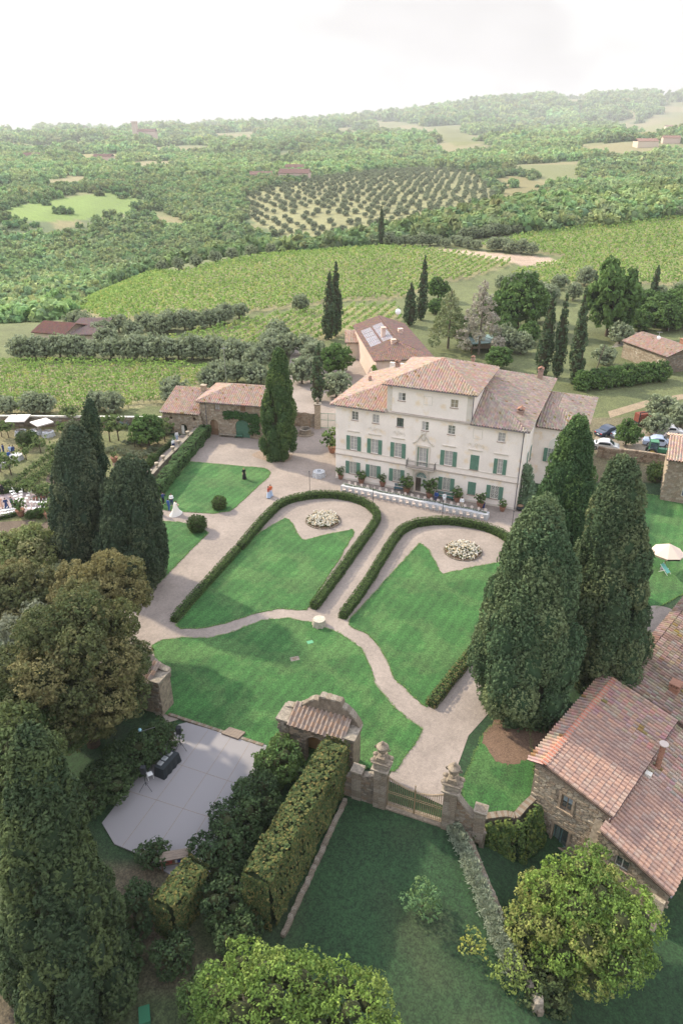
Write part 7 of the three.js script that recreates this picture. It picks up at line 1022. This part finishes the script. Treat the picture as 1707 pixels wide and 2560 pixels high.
// ---------------------------------------------------------------- terracotta pots with lemon trees along the villa
const potGeo = s => lathe([[0.001, 0], [0.26, 0], [0.30, 0.1], [0.40, 0.5], [0.43, 0.62], [0.47, 0.63], [0.48, 0.72], [0.42, 0.72], [0.40, 0.66], [0.001, 0.62]].map(([r, y]) => [r * s, y * s]), 18);
{
  const cit = [0, 1].map(k => broadCrown({ lb: lobes(7, 0.45, 0.42, 0.45, 0.32, 1000 + k), per: 60, puff: 0.16, m: 8, s: 0.13, cols: [[0.09, 0.16, 0.05], [0.12, 0.20, 0.06], [0.16, 0.22, 0.07]], seed: 1010 + k, coreK: 0.4 })), cs = trunkGeo(0.6, 0.035, 4, 0.25, 1020);
  const pot = (label, p, s, ps, k) => { const t = thing('potted_lemon', label, 'potted tree', p); part('pot', potGeo(ps), M.terracotta, t); const tr = part('stem', cs, M.bark, t); tr.position.y = 0.6 * ps; const c = part('foliage', cit[k], M.leaf, t); c.position.y = 0.62 * ps + 0.65 * s; c.scale.setScalar(s); };
  const F = (k, x, y) => { const p = G(k, x, y); p.y = 0.03; return p; };
  pot('small lemon tree in a pot at the drive end of the facade', F('V1', 190, 1915), 1.0, 0.95, 0); pot('wide lemon bush in a terracotta pot between the first two lattice windows', F('V1', 500, 1985), 1.15, 1.05, 1); pot('low lemon bush in a terracotta pot before the third lattice window', F('V1', 820, 2025), 1.0, 1.05, 0); pot('tall lemon tree in a large pot on the bench side of the front door', F('V1', 1180, 2125), 1.55, 1.15, 1); pot('tall lemon tree in a large pot on the other side of the front door', F('V2', 172, 1905), 1.6, 1.15, 0); pot('loose lemon tree in a pot beside the green bench', F('V2', 530, 1960), 1.2, 1.05, 1); pot('sparse lemon tree in a wide pot below the closed shutter', F('V2', 830, 2035), 1.1, 1.1, 0); pot('small lemon bush in a pot at the far corner of the facade', F('V2', 1120, 2080), 0.85, 0.95, 1); pot('lemon tree in a big pot beside the ceremony hedge', F('L4', 190, 1290), 1.3, 1.3, 0); pot('spreading lemon tree in a big pot by the dark cypress', F('L4', 437, 1315), 1.5, 1.4, 1); pot('terracotta pot of white flowers on the kitchen garden grass', F('L4', 1003, 822), 0.7, 1.2, 0); pot('tall leafy oleander in a pot at the villa side door', F('V1', 60, 1520), 2.4, 1.4, 1);
  const bench = (label, p, a, m, w = 1.9) => { const t = thing('bench', label, 'bench', p, a); for (let k = 0; k < 3; k++) part('seat_slat', uvm(box(w, 0.04, 0.13, 0, 0.45, -0.14 + k * 0.15)), m, t); for (let k = 0; k < 2; k++) part('back_slat', uvm(box(w, 0.12, 0.035, 0, 0.68 + k * 0.19, -0.27)), m, t); for (const s of [-1, 1]) { part('leg', uvm(box(0.07, 0.45, 0.07, s * w * 0.44, 0.225, 0.12)), m, t); part('leg', uvm(box(0.07, 0.9, 0.07, s * w * 0.44, 0.45, -0.25)), m, t); } };
  bench('dark blue-green bench under the third lattice window', onFacade(10.0, 0.55, 0.0), -vAng, mat(0.03, 0.10, 0.13)); bench('dark green bench with two people by the lattice window', onFacade(16.2, 0.55, 0.0), -vAng, mat(0.03, 0.15, 0.13), 2.6);
  const sb = thing('stone_bench', 'long stone bench against the cottage wall', 'bench', G('L5', 780, 672), -0.2); part('seat', uvm(rbox(3.0, 0.14, 0.5, 0.03, 0, 0.45, 0)), stoneMats[2], sb); for (const x of [-1.1, 1.1]) part('leg', uvm(box(0.3, 0.4, 0.4, x, 0.2, 0)), stoneMats[0], sb);
  const gc = thing('garden_chair', 'green slatted garden chair before the green arched door', 'chair', G('L5', 902, 682), -0.2); part('seat', uvm(box(1.1, 0.05, 0.5, 0, 0.45, 0)), M.green, gc); part('backrest', uvm(merge([box(1.1, 0.08, 0.04, 0, 0.9, -0.24), box(1.1, 0.08, 0.04, 0, 0.7, -0.24)])), M.green, gc); for (const [x, z] of [[-0.5, -0.22], [0.5, -0.22], [-0.5, 0.22], [0.5, 0.22]]) part('leg', uvm(box(0.05, z < 0 ? 0.95 : 0.45, 0.05, x, z < 0 ? 0.475 : 0.225, z)), M.green, gc);
  const bin = thing('waste_bin', 'dark blue bin standing by the corner lattice window', 'bin', onFacade(21.7, 1.0, 0.03)); part('body', cyl(0.2, 0.24, 0.7), mat(0.02, 0.03, 0.12), bin); part('rim', new THREE.TorusGeometry(0.24, 0.02, 5, 14).rotateX(PI / 2).translate(0, 0.7, 0), M.black, bin);
  const bundle = thing('equipment_bag', 'round wooden and black bundle left at the villa corner', 'bag', F('V2', 1350, 2075)); part('bag', ball(0.45, 0, 0.35, 0, 1.1, 0.8, 0.9), M.black, bundle); part('lid', ball(0.4, 0, 0.72, 0, 1, 0.35, 0.9), M.wood, bundle);
  // climbing wall shrub on the villa's right flank
  const L = new Leaves(); reseed(1030); for (let k = 0; k < 420; k++) { const y = 5.6 * Math.pow(R(), 1.2), w = 1.5 * (1 - y / 6) + 0.25; L.puff(rnd(0.1, 0.5 + w), y, rnd(-w, w), 0.3, 0.32, { x: 1, y: 0.4, z: 0.3 }, 10, 0.16, [[0.16, 0.24, 0.14], [0.20, 0.28, 0.16]][k % 2]); } const cl = thing('wall_shrub', 'grey-green wall shrub trained up the right flank of the villa', 'shrub', onFacade(VW, -2.3, 0), -vAng); part('foliage', L.geo(), M.leaf, cl); part('stem', rod(V(0.15, 0, 0), V(0.1, 3.5, 0), 0.06, 0.03), M.bark, cl);
}
// ---------------------------------------------------------------- the long banquet table
{
  const a = G('V1', 190, 2092), b = G('V2', 925, 2205), an = angOf(a, b), Ln = a.distanceTo(b), t = thing('banquet_table', 'very long banquet table in white cloth before the villa', 'table', a.setY(0.03), -an);
  const g = new THREE.BoxGeometry(Ln, 0.76, 1.0, 260, 4, 4).translate(Ln / 2, 0.38, -0.5), p = g.attributes.position; for (let i = 0; i < p.count; i++) { const k = 1 - p.getY(i) / 0.76; if (Math.abs(p.getZ(i) + 0.5) > 0.49) p.setZ(i, p.getZ(i) + Math.sign(p.getZ(i) + 0.5) * k * (0.08 + 0.05 * Math.sin(p.getX(i) * 7.3) + 0.03 * Math.sin(p.getX(i) * 15))); } g.computeVertexNormals(); part('tablecloth', uvm(g), M.cloth, t);
  const L = new Leaves(), F = new Leaves(); reseed(1040); for (let x = 0.2; x < Ln - 0.2; x += 0.16) { L.puff(x, 0.86, -0.62 + 0.12 * Math.sin(x * 1.3), 0.15, 0.1, { x: 0, y: 1, z: 0 }, 9, 0.11, [[0.14, 0.18, 0.10], [0.18, 0.21, 0.13]][Math.floor(R() * 2)]); if (R() < 0.5) F.puff(x, 0.94, -0.6, 0.06, 0.05, { x: 0, y: 1, z: 0 }, 4, 0.09, [0.75, 0.72, 0.68]); }
  const gl = thing('table_garland', 'leafy garland with white flowers along the banquet table', 'garland', a, -an); part('foliage', L.geo(), M.leaf, gl); part('blossom', F.geo(), M.leaf, gl);
  const rat = mat(0.80, 0.68, 0.60, { roughness: 0.6 }), seatG = cyl(0.2, 0.21, 0.04, 0, 0.44, 0, 14), backG = merge([new THREE.TorusGeometry(0.19, 0.02, 5, 14).translate(0, 0.72, 0.2), rod(V(-0.15, 0.46, 0.17), V(-0.13, 0.6, 0.2), 0.016), rod(V(0.15, 0.46, 0.17), V(0.13, 0.6, 0.2), 0.016), new THREE.CircleGeometry(0.15, 12).translate(0, 0.72, 0.2)]), legG = [[-1, -1], [1, -1], [-1, 1], [1, 1]].map(([x, z]) => rod(V(x * 0.18, 0, z * 0.18), V(x * 0.14, 0.44, z * 0.14), 0.016)), n = 22;
  for (const side of [1, -1]) for (let k = 0; k < n; k++) { const x = (k + 0.7) * Ln / (n + 0.4), z = side > 0 ? 0.3 : -1.3, c = thing('banquet_chair', side > 0 ? 'round-backed rattan chair on the garden side of the banquet table' : 'round-backed rattan chair on the villa side of the banquet table', 'chair', V(a.x + x * Math.cos(an) - z * Math.sin(an), 0.03, a.z + x * Math.sin(an) + z * Math.cos(an)), -an + (side > 0 ? 0 : PI), side > 0 ? 'garden side banquet chairs' : 'villa side banquet chairs'); part('seat', seatG, rat, c); part('backrest', backG, rat, c); legG.forEach(q => part('leg', q, rat, c)); }
  const poles = [['first', 297, 1145, 1028], ['second', 673, 1222, 1118], ['third', 1085, 1312, 1203], ['fourth', 1493, 1412, 1265]]; poles.forEach(([nm, x, y, yt], i) => { const p0 = G('c4', x, y), h = heightAt(p0, 'c4', x + [0, 2, 4, 14][i], yt), q = thing('light_pole', 'slim black pole on the gravel, the ' + nm + ' along the banquet table from the drive', 'pole', p0.setY(0.03)); part('shaft', cyl(0.035, 0.03, h), M.black, q); part('base', cyl(0.25, 0.22, 0.05), M.black, q); part('lamp_head', ball(0.09, 0, h + 0.06, 0), M.black, q); });
}
// ---------------------------------------------------------------- drive gate, well and wall left of the villa
{
  const g0 = G('c4', 360, 765), g1 = G('c4', 452, 770), an = angOf(g0, g1), W = g0.distanceTo(g1), t = thing('drive_gate', 'green iron drive gate beside the villa', 'gate', g0, -an), gh = heightAt(g0, 'c4', 360, 672), b = []; for (const y of [0.15, gh * 0.55, gh - 0.1]) b.push(box(W, 0.06, 0.05, W / 2, y, 0)); for (let x = 0.02; x < W; x += 0.16) b.push(rod(V(x, 0.05, 0), V(x, gh, 0), 0.016, 0.016, 5)); for (const x of [0.03, W / 2, W - 0.03]) b.push(box(0.07, gh, 0.07, x, gh / 2, 0)); part('bars', b, M.shutter, t);
  const pl = thing('drive_gate_pillar', 'stone gate pillar with urn beside the drive gate', 'gate pier', G('c4', 345, 765), -an); part('shaft', uvm(box(0.9, 4.2, 0.9, 0, 2.1, 0)), tanStone[1], pl); part('cap', uvm(rbox(1.2, 0.2, 1.2, 0.04, 0, 4.3, 0)), stoneMats[2], pl); part('urn', lathe([[0.001, 4.4], [0.25, 4.4], [0.12, 4.6], [0.36, 5.0], [0.3, 5.2], [0.1, 5.4], [0.001, 5.6]], 12), stoneMats[2], pl);
  const w0 = G('c4', 200, 750), w1 = G('c4', 335, 762), wl = thing('court_wall', 'stone wall between the court cypress and the drive gate', 'wall', w0, -angOf(w0, w1)), L = w0.distanceTo(w1); part('wall_core', uvm(box(L, 2.2, 0.4, L / 2, 1.1, -0.2)), wallTan, wl); rubble(wl, face(0, 0), () => true, 0, L, 0, 2.2, { seed: 1050, tones: tanStone, sx: [0.3, 0.6], sy: [0.2, 0.32] }); part('coping', uvm(rbox(L + 0.1, 0.12, 0.6, 0.03, L / 2, 2.26, -0.2)), tanStone[3], wl);
  const we = thing('stone_well', 'round stone well with iron arch in the gravel court', 'well', G('c4', 270, 800)); part('kerb', lathe([[0.75, 0], [0.95, 0], [0.9, 0.8], [1.0, 0.85], [1.0, 1.0], [0.7, 1.0], [0.7, 0.1]], 18), stoneMats[2], we); part('step', cyl(1.5, 1.5, 0.15), stoneMats[1], we); part('iron_arch', [rod(V(-0.8, 1, 0), V(-0.75, 3.0, 0), 0.04), rod(V(0.8, 1, 0), V(0.75, 3.0, 0), 0.04), new THREE.TorusGeometry(0.75, 0.04, 5, 14, PI).translate(0, 3.0, 0)], mat(0.2, 0.13, 0.08), we); part('water', new THREE.CircleGeometry(0.7, 16).rotateX(-PI / 2).translate(0, 0.5, 0), M.water, we);
}
// ---------------------------------------------------------------- the stage: music desk, loudspeakers, bar, ramp
{
  const y0 = 0.092, Z = (x, y, h = 0) => G('z1', x, y, y0 + h).setY(y0);
  const A = Z(440, 1440), B = Z(590, 1268), an = angOf(A, B), Ln = A.distanceTo(B), t = thing('music_desk', 'table under a black cloth with sound equipment on the stage', 'table', A, -an);
  const sg = new THREE.BoxGeometry(Ln, 0.95, 0.85, 40, 4, 10).translate(Ln / 2, 0.475, -0.43), sp = sg.attributes.position; for (let i = 0; i < sp.count; i++) { const k = 1 - sp.getY(i) / 0.95; sp.setXYZ(i, sp.getX(i) + Math.sign(sp.getX(i) - Ln / 2) * k * (Math.abs(sp.getX(i) - Ln / 2) > Ln * 0.49 ? 0.12 : 0), sp.getY(i), sp.getZ(i) + (Math.abs(sp.getZ(i) + 0.43) > 0.42 ? Math.sign(sp.getZ(i) + 0.43) * k * (0.06 + 0.04 * Math.sin(sp.getX(i) * 11)) : 0)); } sg.computeVertexNormals(); part('tablecloth', uvm(sg), M.black, t);
  const eq = (nm, lb, x, geo, m) => { const q = thing(nm, lb, 'sound gear', V(A.x + x * Math.cos(an) + 0.6 * Math.sin(an), y0 + 0.955, A.z + x * Math.sin(an) - 0.6 * Math.cos(an)), -an); part('case', geo, m, q); const d = part('dial', cyl(0.12, 0.12, 0.02, 0, 0.085, 0, 16), M.steel, q); return q; };
  eq('turntable', 'silver deck at the lower end of the black table', Ln * 0.22, rbox(0.42, 0.08, 0.42, 0.02, 0, 0.04, 0), M.steel); eq('sound_mixer', 'small mixing desk in the middle of the black table', Ln * 0.5, rbox(0.4, 0.08, 0.42, 0.02, 0, 0.04, 0), mat(0.3, 0.32, 0.33)); eq('turntable', 'silver deck at the upper end of the black table', Ln * 0.78, rbox(0.42, 0.08, 0.42, 0.02, 0, 0.04, 0), M.steel);
  const speaker = (lb, x, y) => { const s = thing('loudspeaker', lb, 'loudspeaker', Z(x, y), -an + 0.5); for (let k = 0; k < 3; k++) { const a = k * 2.1; part('leg', rod(V(0, 0.75, 0), V(Math.cos(a) * 0.55, 0.0, Math.sin(a) * 0.55), 0.016), M.black, s); } part('pole', cyl(0.022, 0.022, 1.5, 0, 0.4, 0, 8), M.black, s); const c = part('cabinet', rbox(0.38, 0.66, 0.36, 0.05, 0, 2.05, 0), mat(0.018, 0.02, 0.024), s); part('grille', rbox(0.33, 0.6, 0.03, 0.012, 0, 2.05, 0.185), M.black, c); };
  speaker('black loudspeaker on a tripod at the upper end of the black table', 602, 1145); speaker('black loudspeaker on a tripod at the lower end of the black table', 262, 1540);
  const fc = chairProto.clone(); fc.name = numbered('folding_chair'); fc.position.copy(Z(300, 1430)); fc.rotation.y = -an + 1; tag(fc, 'pale folding chair tucked behind the lower loudspeaker', 'chair'); scene.add(fc);
  const r = pts('z1', [[995, 992], [1160, 1050], [1232, 982], [1075, 932]], 0.2), rp = thing('wooden_ramp', 'low wooden step between the stage and the lawn', 'ramp', V(0, 0, 0)); for (let k = 0; k < 6; k++) { const u0 = k / 6, u1 = (k + 0.94) / 6, q = [r[0].clone().lerp(r[1], u0), r[0].clone().lerp(r[1], u1), r[3].clone().lerp(r[2], u1), r[3].clone().lerp(r[2], u0)]; part('plank', polyGeo(q.map(v => v.setY(0.24)), 0.2), M.greyWood, rp); }
  // stone kerb of the stage
  const e0 = G('z1', 480, 812), e1 = G('z1', 1405, 1118), kb = thing('stage_kerb', 'brick kerb between the stage floor and the front lawn', 'kerb', V(0, 0, 0)); reseed(1060); const N = 40; for (let k = 0; k < N; k++) { const p = e0.clone().lerp(e1, (k + 0.5) / N), s = part('brick', stoneGeos[k % 6], [stoneMats[4], stoneMats[2], stoneMats[1]][k % 3], kb); s.position.set(p.x, 0.09, p.z); s.rotation.y = -angOf(e0, e1); s.scale.set(e0.distanceTo(e1) / N * 0.96, 0.13, 0.3); }
  // bar
  const b0 = G('r2', 838, 780, 1.05), b1 = G('r2', 1000, 752, 1.05), ba = angOf(b0, b1), bl = b0.distanceTo(b1), bar = thing('wooden_bar', 'wooden bar counter with plank top and crates behind', 'bar', b0.clone().setY(y0), -ba); for (let k = 0; k < 4; k++) part('plank', uvm(box(bl, 0.05, 0.17, bl / 2, 1.03, 0.1 + k * 0.18)), M.greyWood, bar); for (const [x, z] of [[0.08, 0.1], [bl - 0.08, 0.1], [0.08, 0.65], [bl - 0.08, 0.65]]) part('leg', box(0.08, 1.0, 0.08, x, 0.5, z), M.wood, bar); part('shelf', uvm(box(bl - 0.2, 0.04, 0.5, bl / 2, 0.45, 0.4)), M.wood, bar);
  for (const [x, c, lb] of [[0.5, [0.55, 0.12, 0.10], 'red crate on the shelf of the wooden bar'], [1.2, [0.7, 0.7, 0.72], 'white crate on the shelf of the wooden bar'], [bl - 0.7, [0.04, 0.09, 0.42], 'blue crate on the shelf of the wooden bar']]) { const q = thing('drink_crate', lb, 'crate', V(b0.x + x * Math.cos(ba) - 0.4 * Math.sin(ba), y0 + 0.47, b0.z + x * Math.sin(ba) + 0.4 * Math.cos(ba)), -ba); part('box', [box(0.5, 0.28, 0.03, 0, 0.14, 0.16), box(0.5, 0.28, 0.03, 0, 0.14, -0.16), box(0.03, 0.28, 0.3, 0.235, 0.14, 0), box(0.03, 0.28, 0.3, -0.235, 0.14, 0), box(0.5, 0.02, 0.34, 0, 0.01, 0)], mat(...c), q); }
  const wb = thing('white_board', 'tilted white panel leaning at the end of the stage', 'panel', G('r2', 1040, 850, 0.1), -1.0); part('sheet', box(1.7, 0.05, 0.7, 0.6, 0.75, 0, 0, 0.2), M.white, wb); for (const x of [-0.1, 1.3]) part('leg', box(0.06, 0.72, 0.5, x, 0.36, 0), M.white, wb);
  const sl = thing('stage_light', 'thin boom light stand rising out of the shrubs', 'light stand', G('z1', 300, 1260)); part('mast', cyl(0.03, 0.025, 3.2), M.black, sl); part('boom', rod(V(-0.7, 3.0, 0), V(0.8, 3.6, 0), 0.025), M.steel, sl); part('lamp_head', ball(0.14, -0.4, 3.3, 0), mat(0.3, 0.5, 0.6), sl);
  // small things on the lawns
  const sd = thing('drain_cover', 'square pale stone drain cover in the front lawn', 'drain cover', G('D', 677, 1514).setY(0.07), 0.3); part('slab', uvm(rbox(0.85, 0.05, 0.6, 0.02, 0, 0.0, 0)), stoneMats[2], sd); part('grate', uvm(box(0.4, 0.03, 0.3, 0, 0.02, 0)), stoneMats[4], sd);
  const gd = thing('drain_cover', 'green plastic lid in the front lawn', 'drain cover', G('D', 712, 1476).setY(0.075), 0.4); part('lid', box(0.6, 0.03, 0.45), mat(0.1, 0.3, 0.16), gd); const bx = thing('storage_box', 'green plastic box in the deep shade below the conical cypress', 'box', atG('r2', 760, 1640), 0.3); part('body', rbox(0.6, 0.35, 0.9, 0.05, 0, 0.17, 0), mat(0.02, 0.10, 0.05), bx); part('lid', rbox(0.64, 0.06, 0.94, 0.02, 0, 0.38, 0), mat(0.02, 0.11, 0.055), bx);
}
// ---------------------------------------------------------------- right side: cars, tractor, machine, walls, deck chair
{
  const carGeo = (L, W, H) => { const s = new THREE.Shape(); s.moveTo(-L / 2, 0.28); s.lineTo(-L / 2, 0.62); s.quadraticCurveTo(-L / 2, 0.8, -L * 0.44, 0.84); s.lineTo(-L * 0.28, 0.9); s.quadraticCurveTo(-L * 0.16, H * 0.98, -L * 0.04, H); s.lineTo(L * 0.12, H * 0.99); s.quadraticCurveTo(L * 0.22, H * 0.92, L * 0.3, 0.9); s.lineTo(L * 0.45, 0.76); s.quadraticCurveTo(L / 2, 0.7, L / 2, 0.5); s.lineTo(L / 2, 0.28); s.closePath(); return new THREE.ExtrudeGeometry(s, { depth: W - 0.2, bevelEnabled: true, bevelSize: 0.1, bevelThickness: 0.1, bevelSegments: 2 }).translate(0, 0, -(W - 0.2) / 2); };
  const car = (label, p, turn, c, estate) => { const L = 4.3, W = 1.75, H = 1.42, t = thing('parked_car', label, 'car', p, turn), body = part('body', carGeo(L, W, H), new THREE.MeshPhysicalMaterial({ color: new THREE.Color(...c), roughness: 0.3, metalness: 0.3, clearcoat: 0.8 }), t); const gm = mat(0.03, 0.04, 0.05, { roughness: 0.1 });
    part('windscreen', polyGeo([V(L * 0.31, 0.93, -0.66), V(L * 0.31, 0.93, 0.66), V(L * 0.15, H + 0.04, 0.58), V(L * 0.15, H + 0.04, -0.58)].map(v => v.add(V(0.1, 0.05, 0))), 0.01), gm, body); part('rear_window', polyGeo([V(-L * 0.29, 0.93, 0.66), V(-L * 0.29, 0.93, -0.66), V(-L * 0.07, H, -0.58), V(-L * 0.07, H, 0.58)].map(v => v.add(V(-0.1, 0.06, 0))), 0.01), gm, body);
    for (const s of [-1, 1]) { part('side_window', box(L * 0.4, 0.36, 0.02, 0, 1.14, s * (W / 2 + 0.005)), gm, body); for (const x of [-L * 0.31, L * 0.31]) { const w = part('wheel', new THREE.CylinderGeometry(0.32, 0.32, 0.2, 18).rotateX(PI / 2).translate(x, 0.32, s * (W / 2 - 0.02)), M.black, t); part('rim', new THREE.CylinderGeometry(0.2, 0.2, 0.21, 12).rotateX(PI / 2).translate(x, 0.32, s * (W / 2)), M.steel, w); } part('headlight', rbox(0.06, 0.14, 0.3, 0.02, L / 2 + 0.08, 0.62, s * 0.6), M.white, t); part('tail_light', rbox(0.06, 0.16, 0.3, 0.02, -L / 2 - 0.08, 0.68, s * 0.62), mat(0.5, 0.03, 0.03), t); } part('number_plate', box(0.02, 0.11, 0.5, -L / 2 - 0.11, 0.5, 0), M.white, t); };
  car('dark blue saloon car parked behind the villa', atG('L6', 930, 455), 0.5, [0.02, 0.035, 0.07]); car('silver car half hidden by the yellow-green tree', atG('L6', 1065, 470), 0.5, [0.35, 0.4, 0.46]); car('white car with its nose behind the cypress tops', atG('L6', 900, 575), -0.35, [0.7, 0.7, 0.72]); car('white pick-up style car beside the farmhouse roof', atG('L6', 1440, 450), -0.2, [0.75, 0.74, 0.76]); car('pale blue car parked behind the green tractor', atG('L6', 1345, 545), -0.3, [0.5, 0.58, 0.75]); car('red and white trailer car by the farm track', atG('L6', 1385, 470), 0.9, [0.6, 0.5, 0.48]);
  const tr = thing('tractor', 'green farm tractor with cab beside the farmhouse', 'tractor', atG('L6', 1325, 640), -0.3), tg = mat(0.05, 0.20, 0.10, { roughness: 0.4 }); part('bonnet', rbox(1.7, 0.7, 0.8, 0.1, 1.1, 1.1, 0), tg, tr); part('chassis', box(3.0, 0.3, 0.5, 0.3, 0.7, 0), M.black, tr); const cab = part('cab', merge([box(1.2, 0.08, 1.3, -0.4, 2.5, 0), ...[[-1, -0.6], [-1, 0.6], [0.2, -0.6], [0.2, 0.6]].map(([x, z]) => box(0.08, 1.3, 0.08, x, 1.85, z)), box(1.2, 0.5, 1.2, -0.4, 1.0, 0)]), tg, tr); part('window', box(1.15, 0.9, 1.2, -0.4, 1.85, 0), M.glass, cab); for (const s of [-1, 1]) { const w = part('wheel', new THREE.TorusGeometry(0.62, 0.2, 8, 20).translate(-0.6, 0.8, s * 0.8), M.black, tr); part('rim', new THREE.CylinderGeometry(0.45, 0.45, 0.2, 14).rotateX(PI / 2).translate(-0.6, 0.8, s * 0.8), mat(0.6, 0.45, 0.12), w); const f = part('wheel', new THREE.TorusGeometry(0.36, 0.13, 8, 18).translate(1.5, 0.48, s * 0.7), M.black, tr); part('rim', new THREE.CylinderGeometry(0.26, 0.26, 0.15, 12).rotateX(PI / 2).translate(1.5, 0.48, s * 0.7), mat(0.6, 0.45, 0.12), f); } part('exhaust', cyl(0.04, 0.04, 1.0, 1.2, 1.4, 0.3, 8), M.black, tr);
  const rm = thing('farm_machine', 'rusty red farm machine on the dry bank', 'farm machine', atG('L6', 1205, 375), 0.3), rr = mat(0.30, 0.075, 0.045, { map: 'grain', m: 1 }); part('hopper', rbox(1.9, 1.5, 1.5, 0.1, 0, 1.4, 0), rr, rm); part('frame', merge([box(2.2, 0.15, 1.6, 0, 0.6, 0), box(0.12, 2.0, 0.12, -1.0, 1.5, 0.7), box(0.12, 2.0, 0.12, 1.0, 1.5, 0.7), box(2.1, 0.12, 0.12, 0, 2.5, 0.7)]), M.black, rm); part('drum', new THREE.CylinderGeometry(0.5, 0.5, 1.0, 14).translate(1.7, 0.9, 0.2), rr, rm); for (const s of [-1, 1]) part('wheel', new THREE.TorusGeometry(0.35, 0.12, 8, 16).translate(0.2, 0.45, s * 0.85), M.black, rm);
  // walls right of the cypresses
  const stoneRun = (name, label, k, list, h, w, seed, m = tanStone) => { const c = curve(list.map(([x, y]) => G(k, x, y)), 24), t = thing(name, label, 'wall', V(0, 0, 0)); reseed(seed); for (let i = 0; i < 24; i++) { const L = c[i].distanceTo(c[i + 1]), p = c[i].clone().lerp(c[i + 1], 0.5), r = -angOf(c[i], c[i + 1]); for (let y = 0; y < h; y += 0.42) { const s = part('stone', stoneGeos[Math.floor(R() * 6)], m[Math.floor(R() * m.length)], t); s.position.set(p.x, y + 0.21, p.z); s.rotation.y = r; s.scale.set(L * 1.08, 0.46, w); } } return [t, c]; };
  const [rw, rc] = stoneRun('ridge_wall', 'old stone wall with pillars running down to the barn range', 'D', [[1600, 1400], [1555, 1440], [1520, 1490], [1470, 1555], [1430, 1600]], 1.5, 0.6, 1070); for (const k of [3, 8]) { const p = rc[k], q = part('pillar', uvm(merge([box(0.8, 2.4, 0.8, 0, 1.2, 0), rbox(1.0, 0.16, 1.0, 0.04, 0, 2.45, 0)])), tanStone[0], rw); q.position.set(p.x, 0, p.z); q.rotation.y = 0.7; }
  stoneRun('yard_wall', 'earth-coloured yard wall below the parked cars', 'L6', [[840, 640], [960, 660], [1100, 670], [1250, 690], [1400, 715]], 1.6, 0.5, 1071, [tanStone[4], tanStone[2], stoneMats[4]]);
  const L = new Leaves(); reseed(1072); for (let k = 0; k < 150; k++) { const i = Math.floor(R() * 20), p = rc[i]; L.puff(p.x - 0.5 + rnd(-0.5, 0.4), rnd(0.2, 1.5), p.z + rnd(-0.6, 0.6), 0.35, 0.3, { x: -0.6, y: 0.6, z: 0.3 }, 11, 0.2, [[0.10, 0.17, 0.045], [0.15, 0.21, 0.06]][k % 2]); } solo('ivy', L.geo(), M.leaf, 'ivy tumbling over the old stone wall with pillars', 'ivy');
  const Lr = new Leaves(); for (let k = 0; k < 120; k++) { const p = G('L6', 1290 + rnd(-25, 90), 800 + rnd(-30, 60)); Lr.puff(p.x, rnd(0.3, 1.6), p.z, 0.4, 0.35, { x: 0, y: 1, z: 0 }, 10, 0.22, [[0.09, 0.15, 0.045], [0.13, 0.19, 0.06], [0.45, 0.40, 0.25]][k % 9 ? k % 2 : 2]); } solo('rose_shrub', Lr.geo(), M.leaf, 'rambling rose shrub beside the farmhouse corner', 'shrub');
  structure('gravel_patch', flatShape(round(pts('D', [[1490, 1395], [1540, 1400], [1560, 1440], [1520, 1480], [1480, 1470]]), 40), 0.072), M.gravel);
  structure('yard_track', flatShape(round(pts('L6', [[830, 480], [960, 400], [1110, 390], [1300, 440], [1450, 480], [1420, 620], [1250, 640], [1000, 610], [840, 600]]), 50), 0.02), mat(0.46, 0.38, 0.30, { map: 'meadow', m: 5 }));
  structure('farm_track', flatShape(pts('D', [[1395, 945], [1480, 920], [1640, 892], [1640, 902], [1490, 932], [1400, 960]]), 0.02), mat(0.50, 0.38, 0.26, { map: 'meadow', m: 5 }));
  structure('farm_track', flatShape(pts('D', [[1440, 760], [1500, 735], [1640, 730], [1640, 738], [1510, 745], [1450, 790], [1400, 800]]), 0.02), mat(0.42, 0.38, 0.34, { map: 'meadow', m: 5 }));
  const dc = thing('deck_chair', 'turquoise and white deck chair on the lawn below the beige parasol', 'deck chair', G('D', 1524, 1316).setY(0.067), 0.6), tq = mat(0.20, 0.55, 0.48); part('sling', polyGeo([V(-0.3, 0.25, 0.5), V(0.3, 0.25, 0.5), V(0.3, 0.95, -0.5), V(-0.3, 0.95, -0.5)], 0.02), tq, dc); for (const s of [-1, 1]) { part('leg', rod(V(s * 0.32, 0, 0.6), V(s * 0.32, 1.0, -0.55), 0.025), M.white, dc); part('leg', rod(V(s * 0.32, 0, -0.5), V(s * 0.32, 0.55, 0.2), 0.025), M.white, dc); }
}
renderer.render(scene, camera);
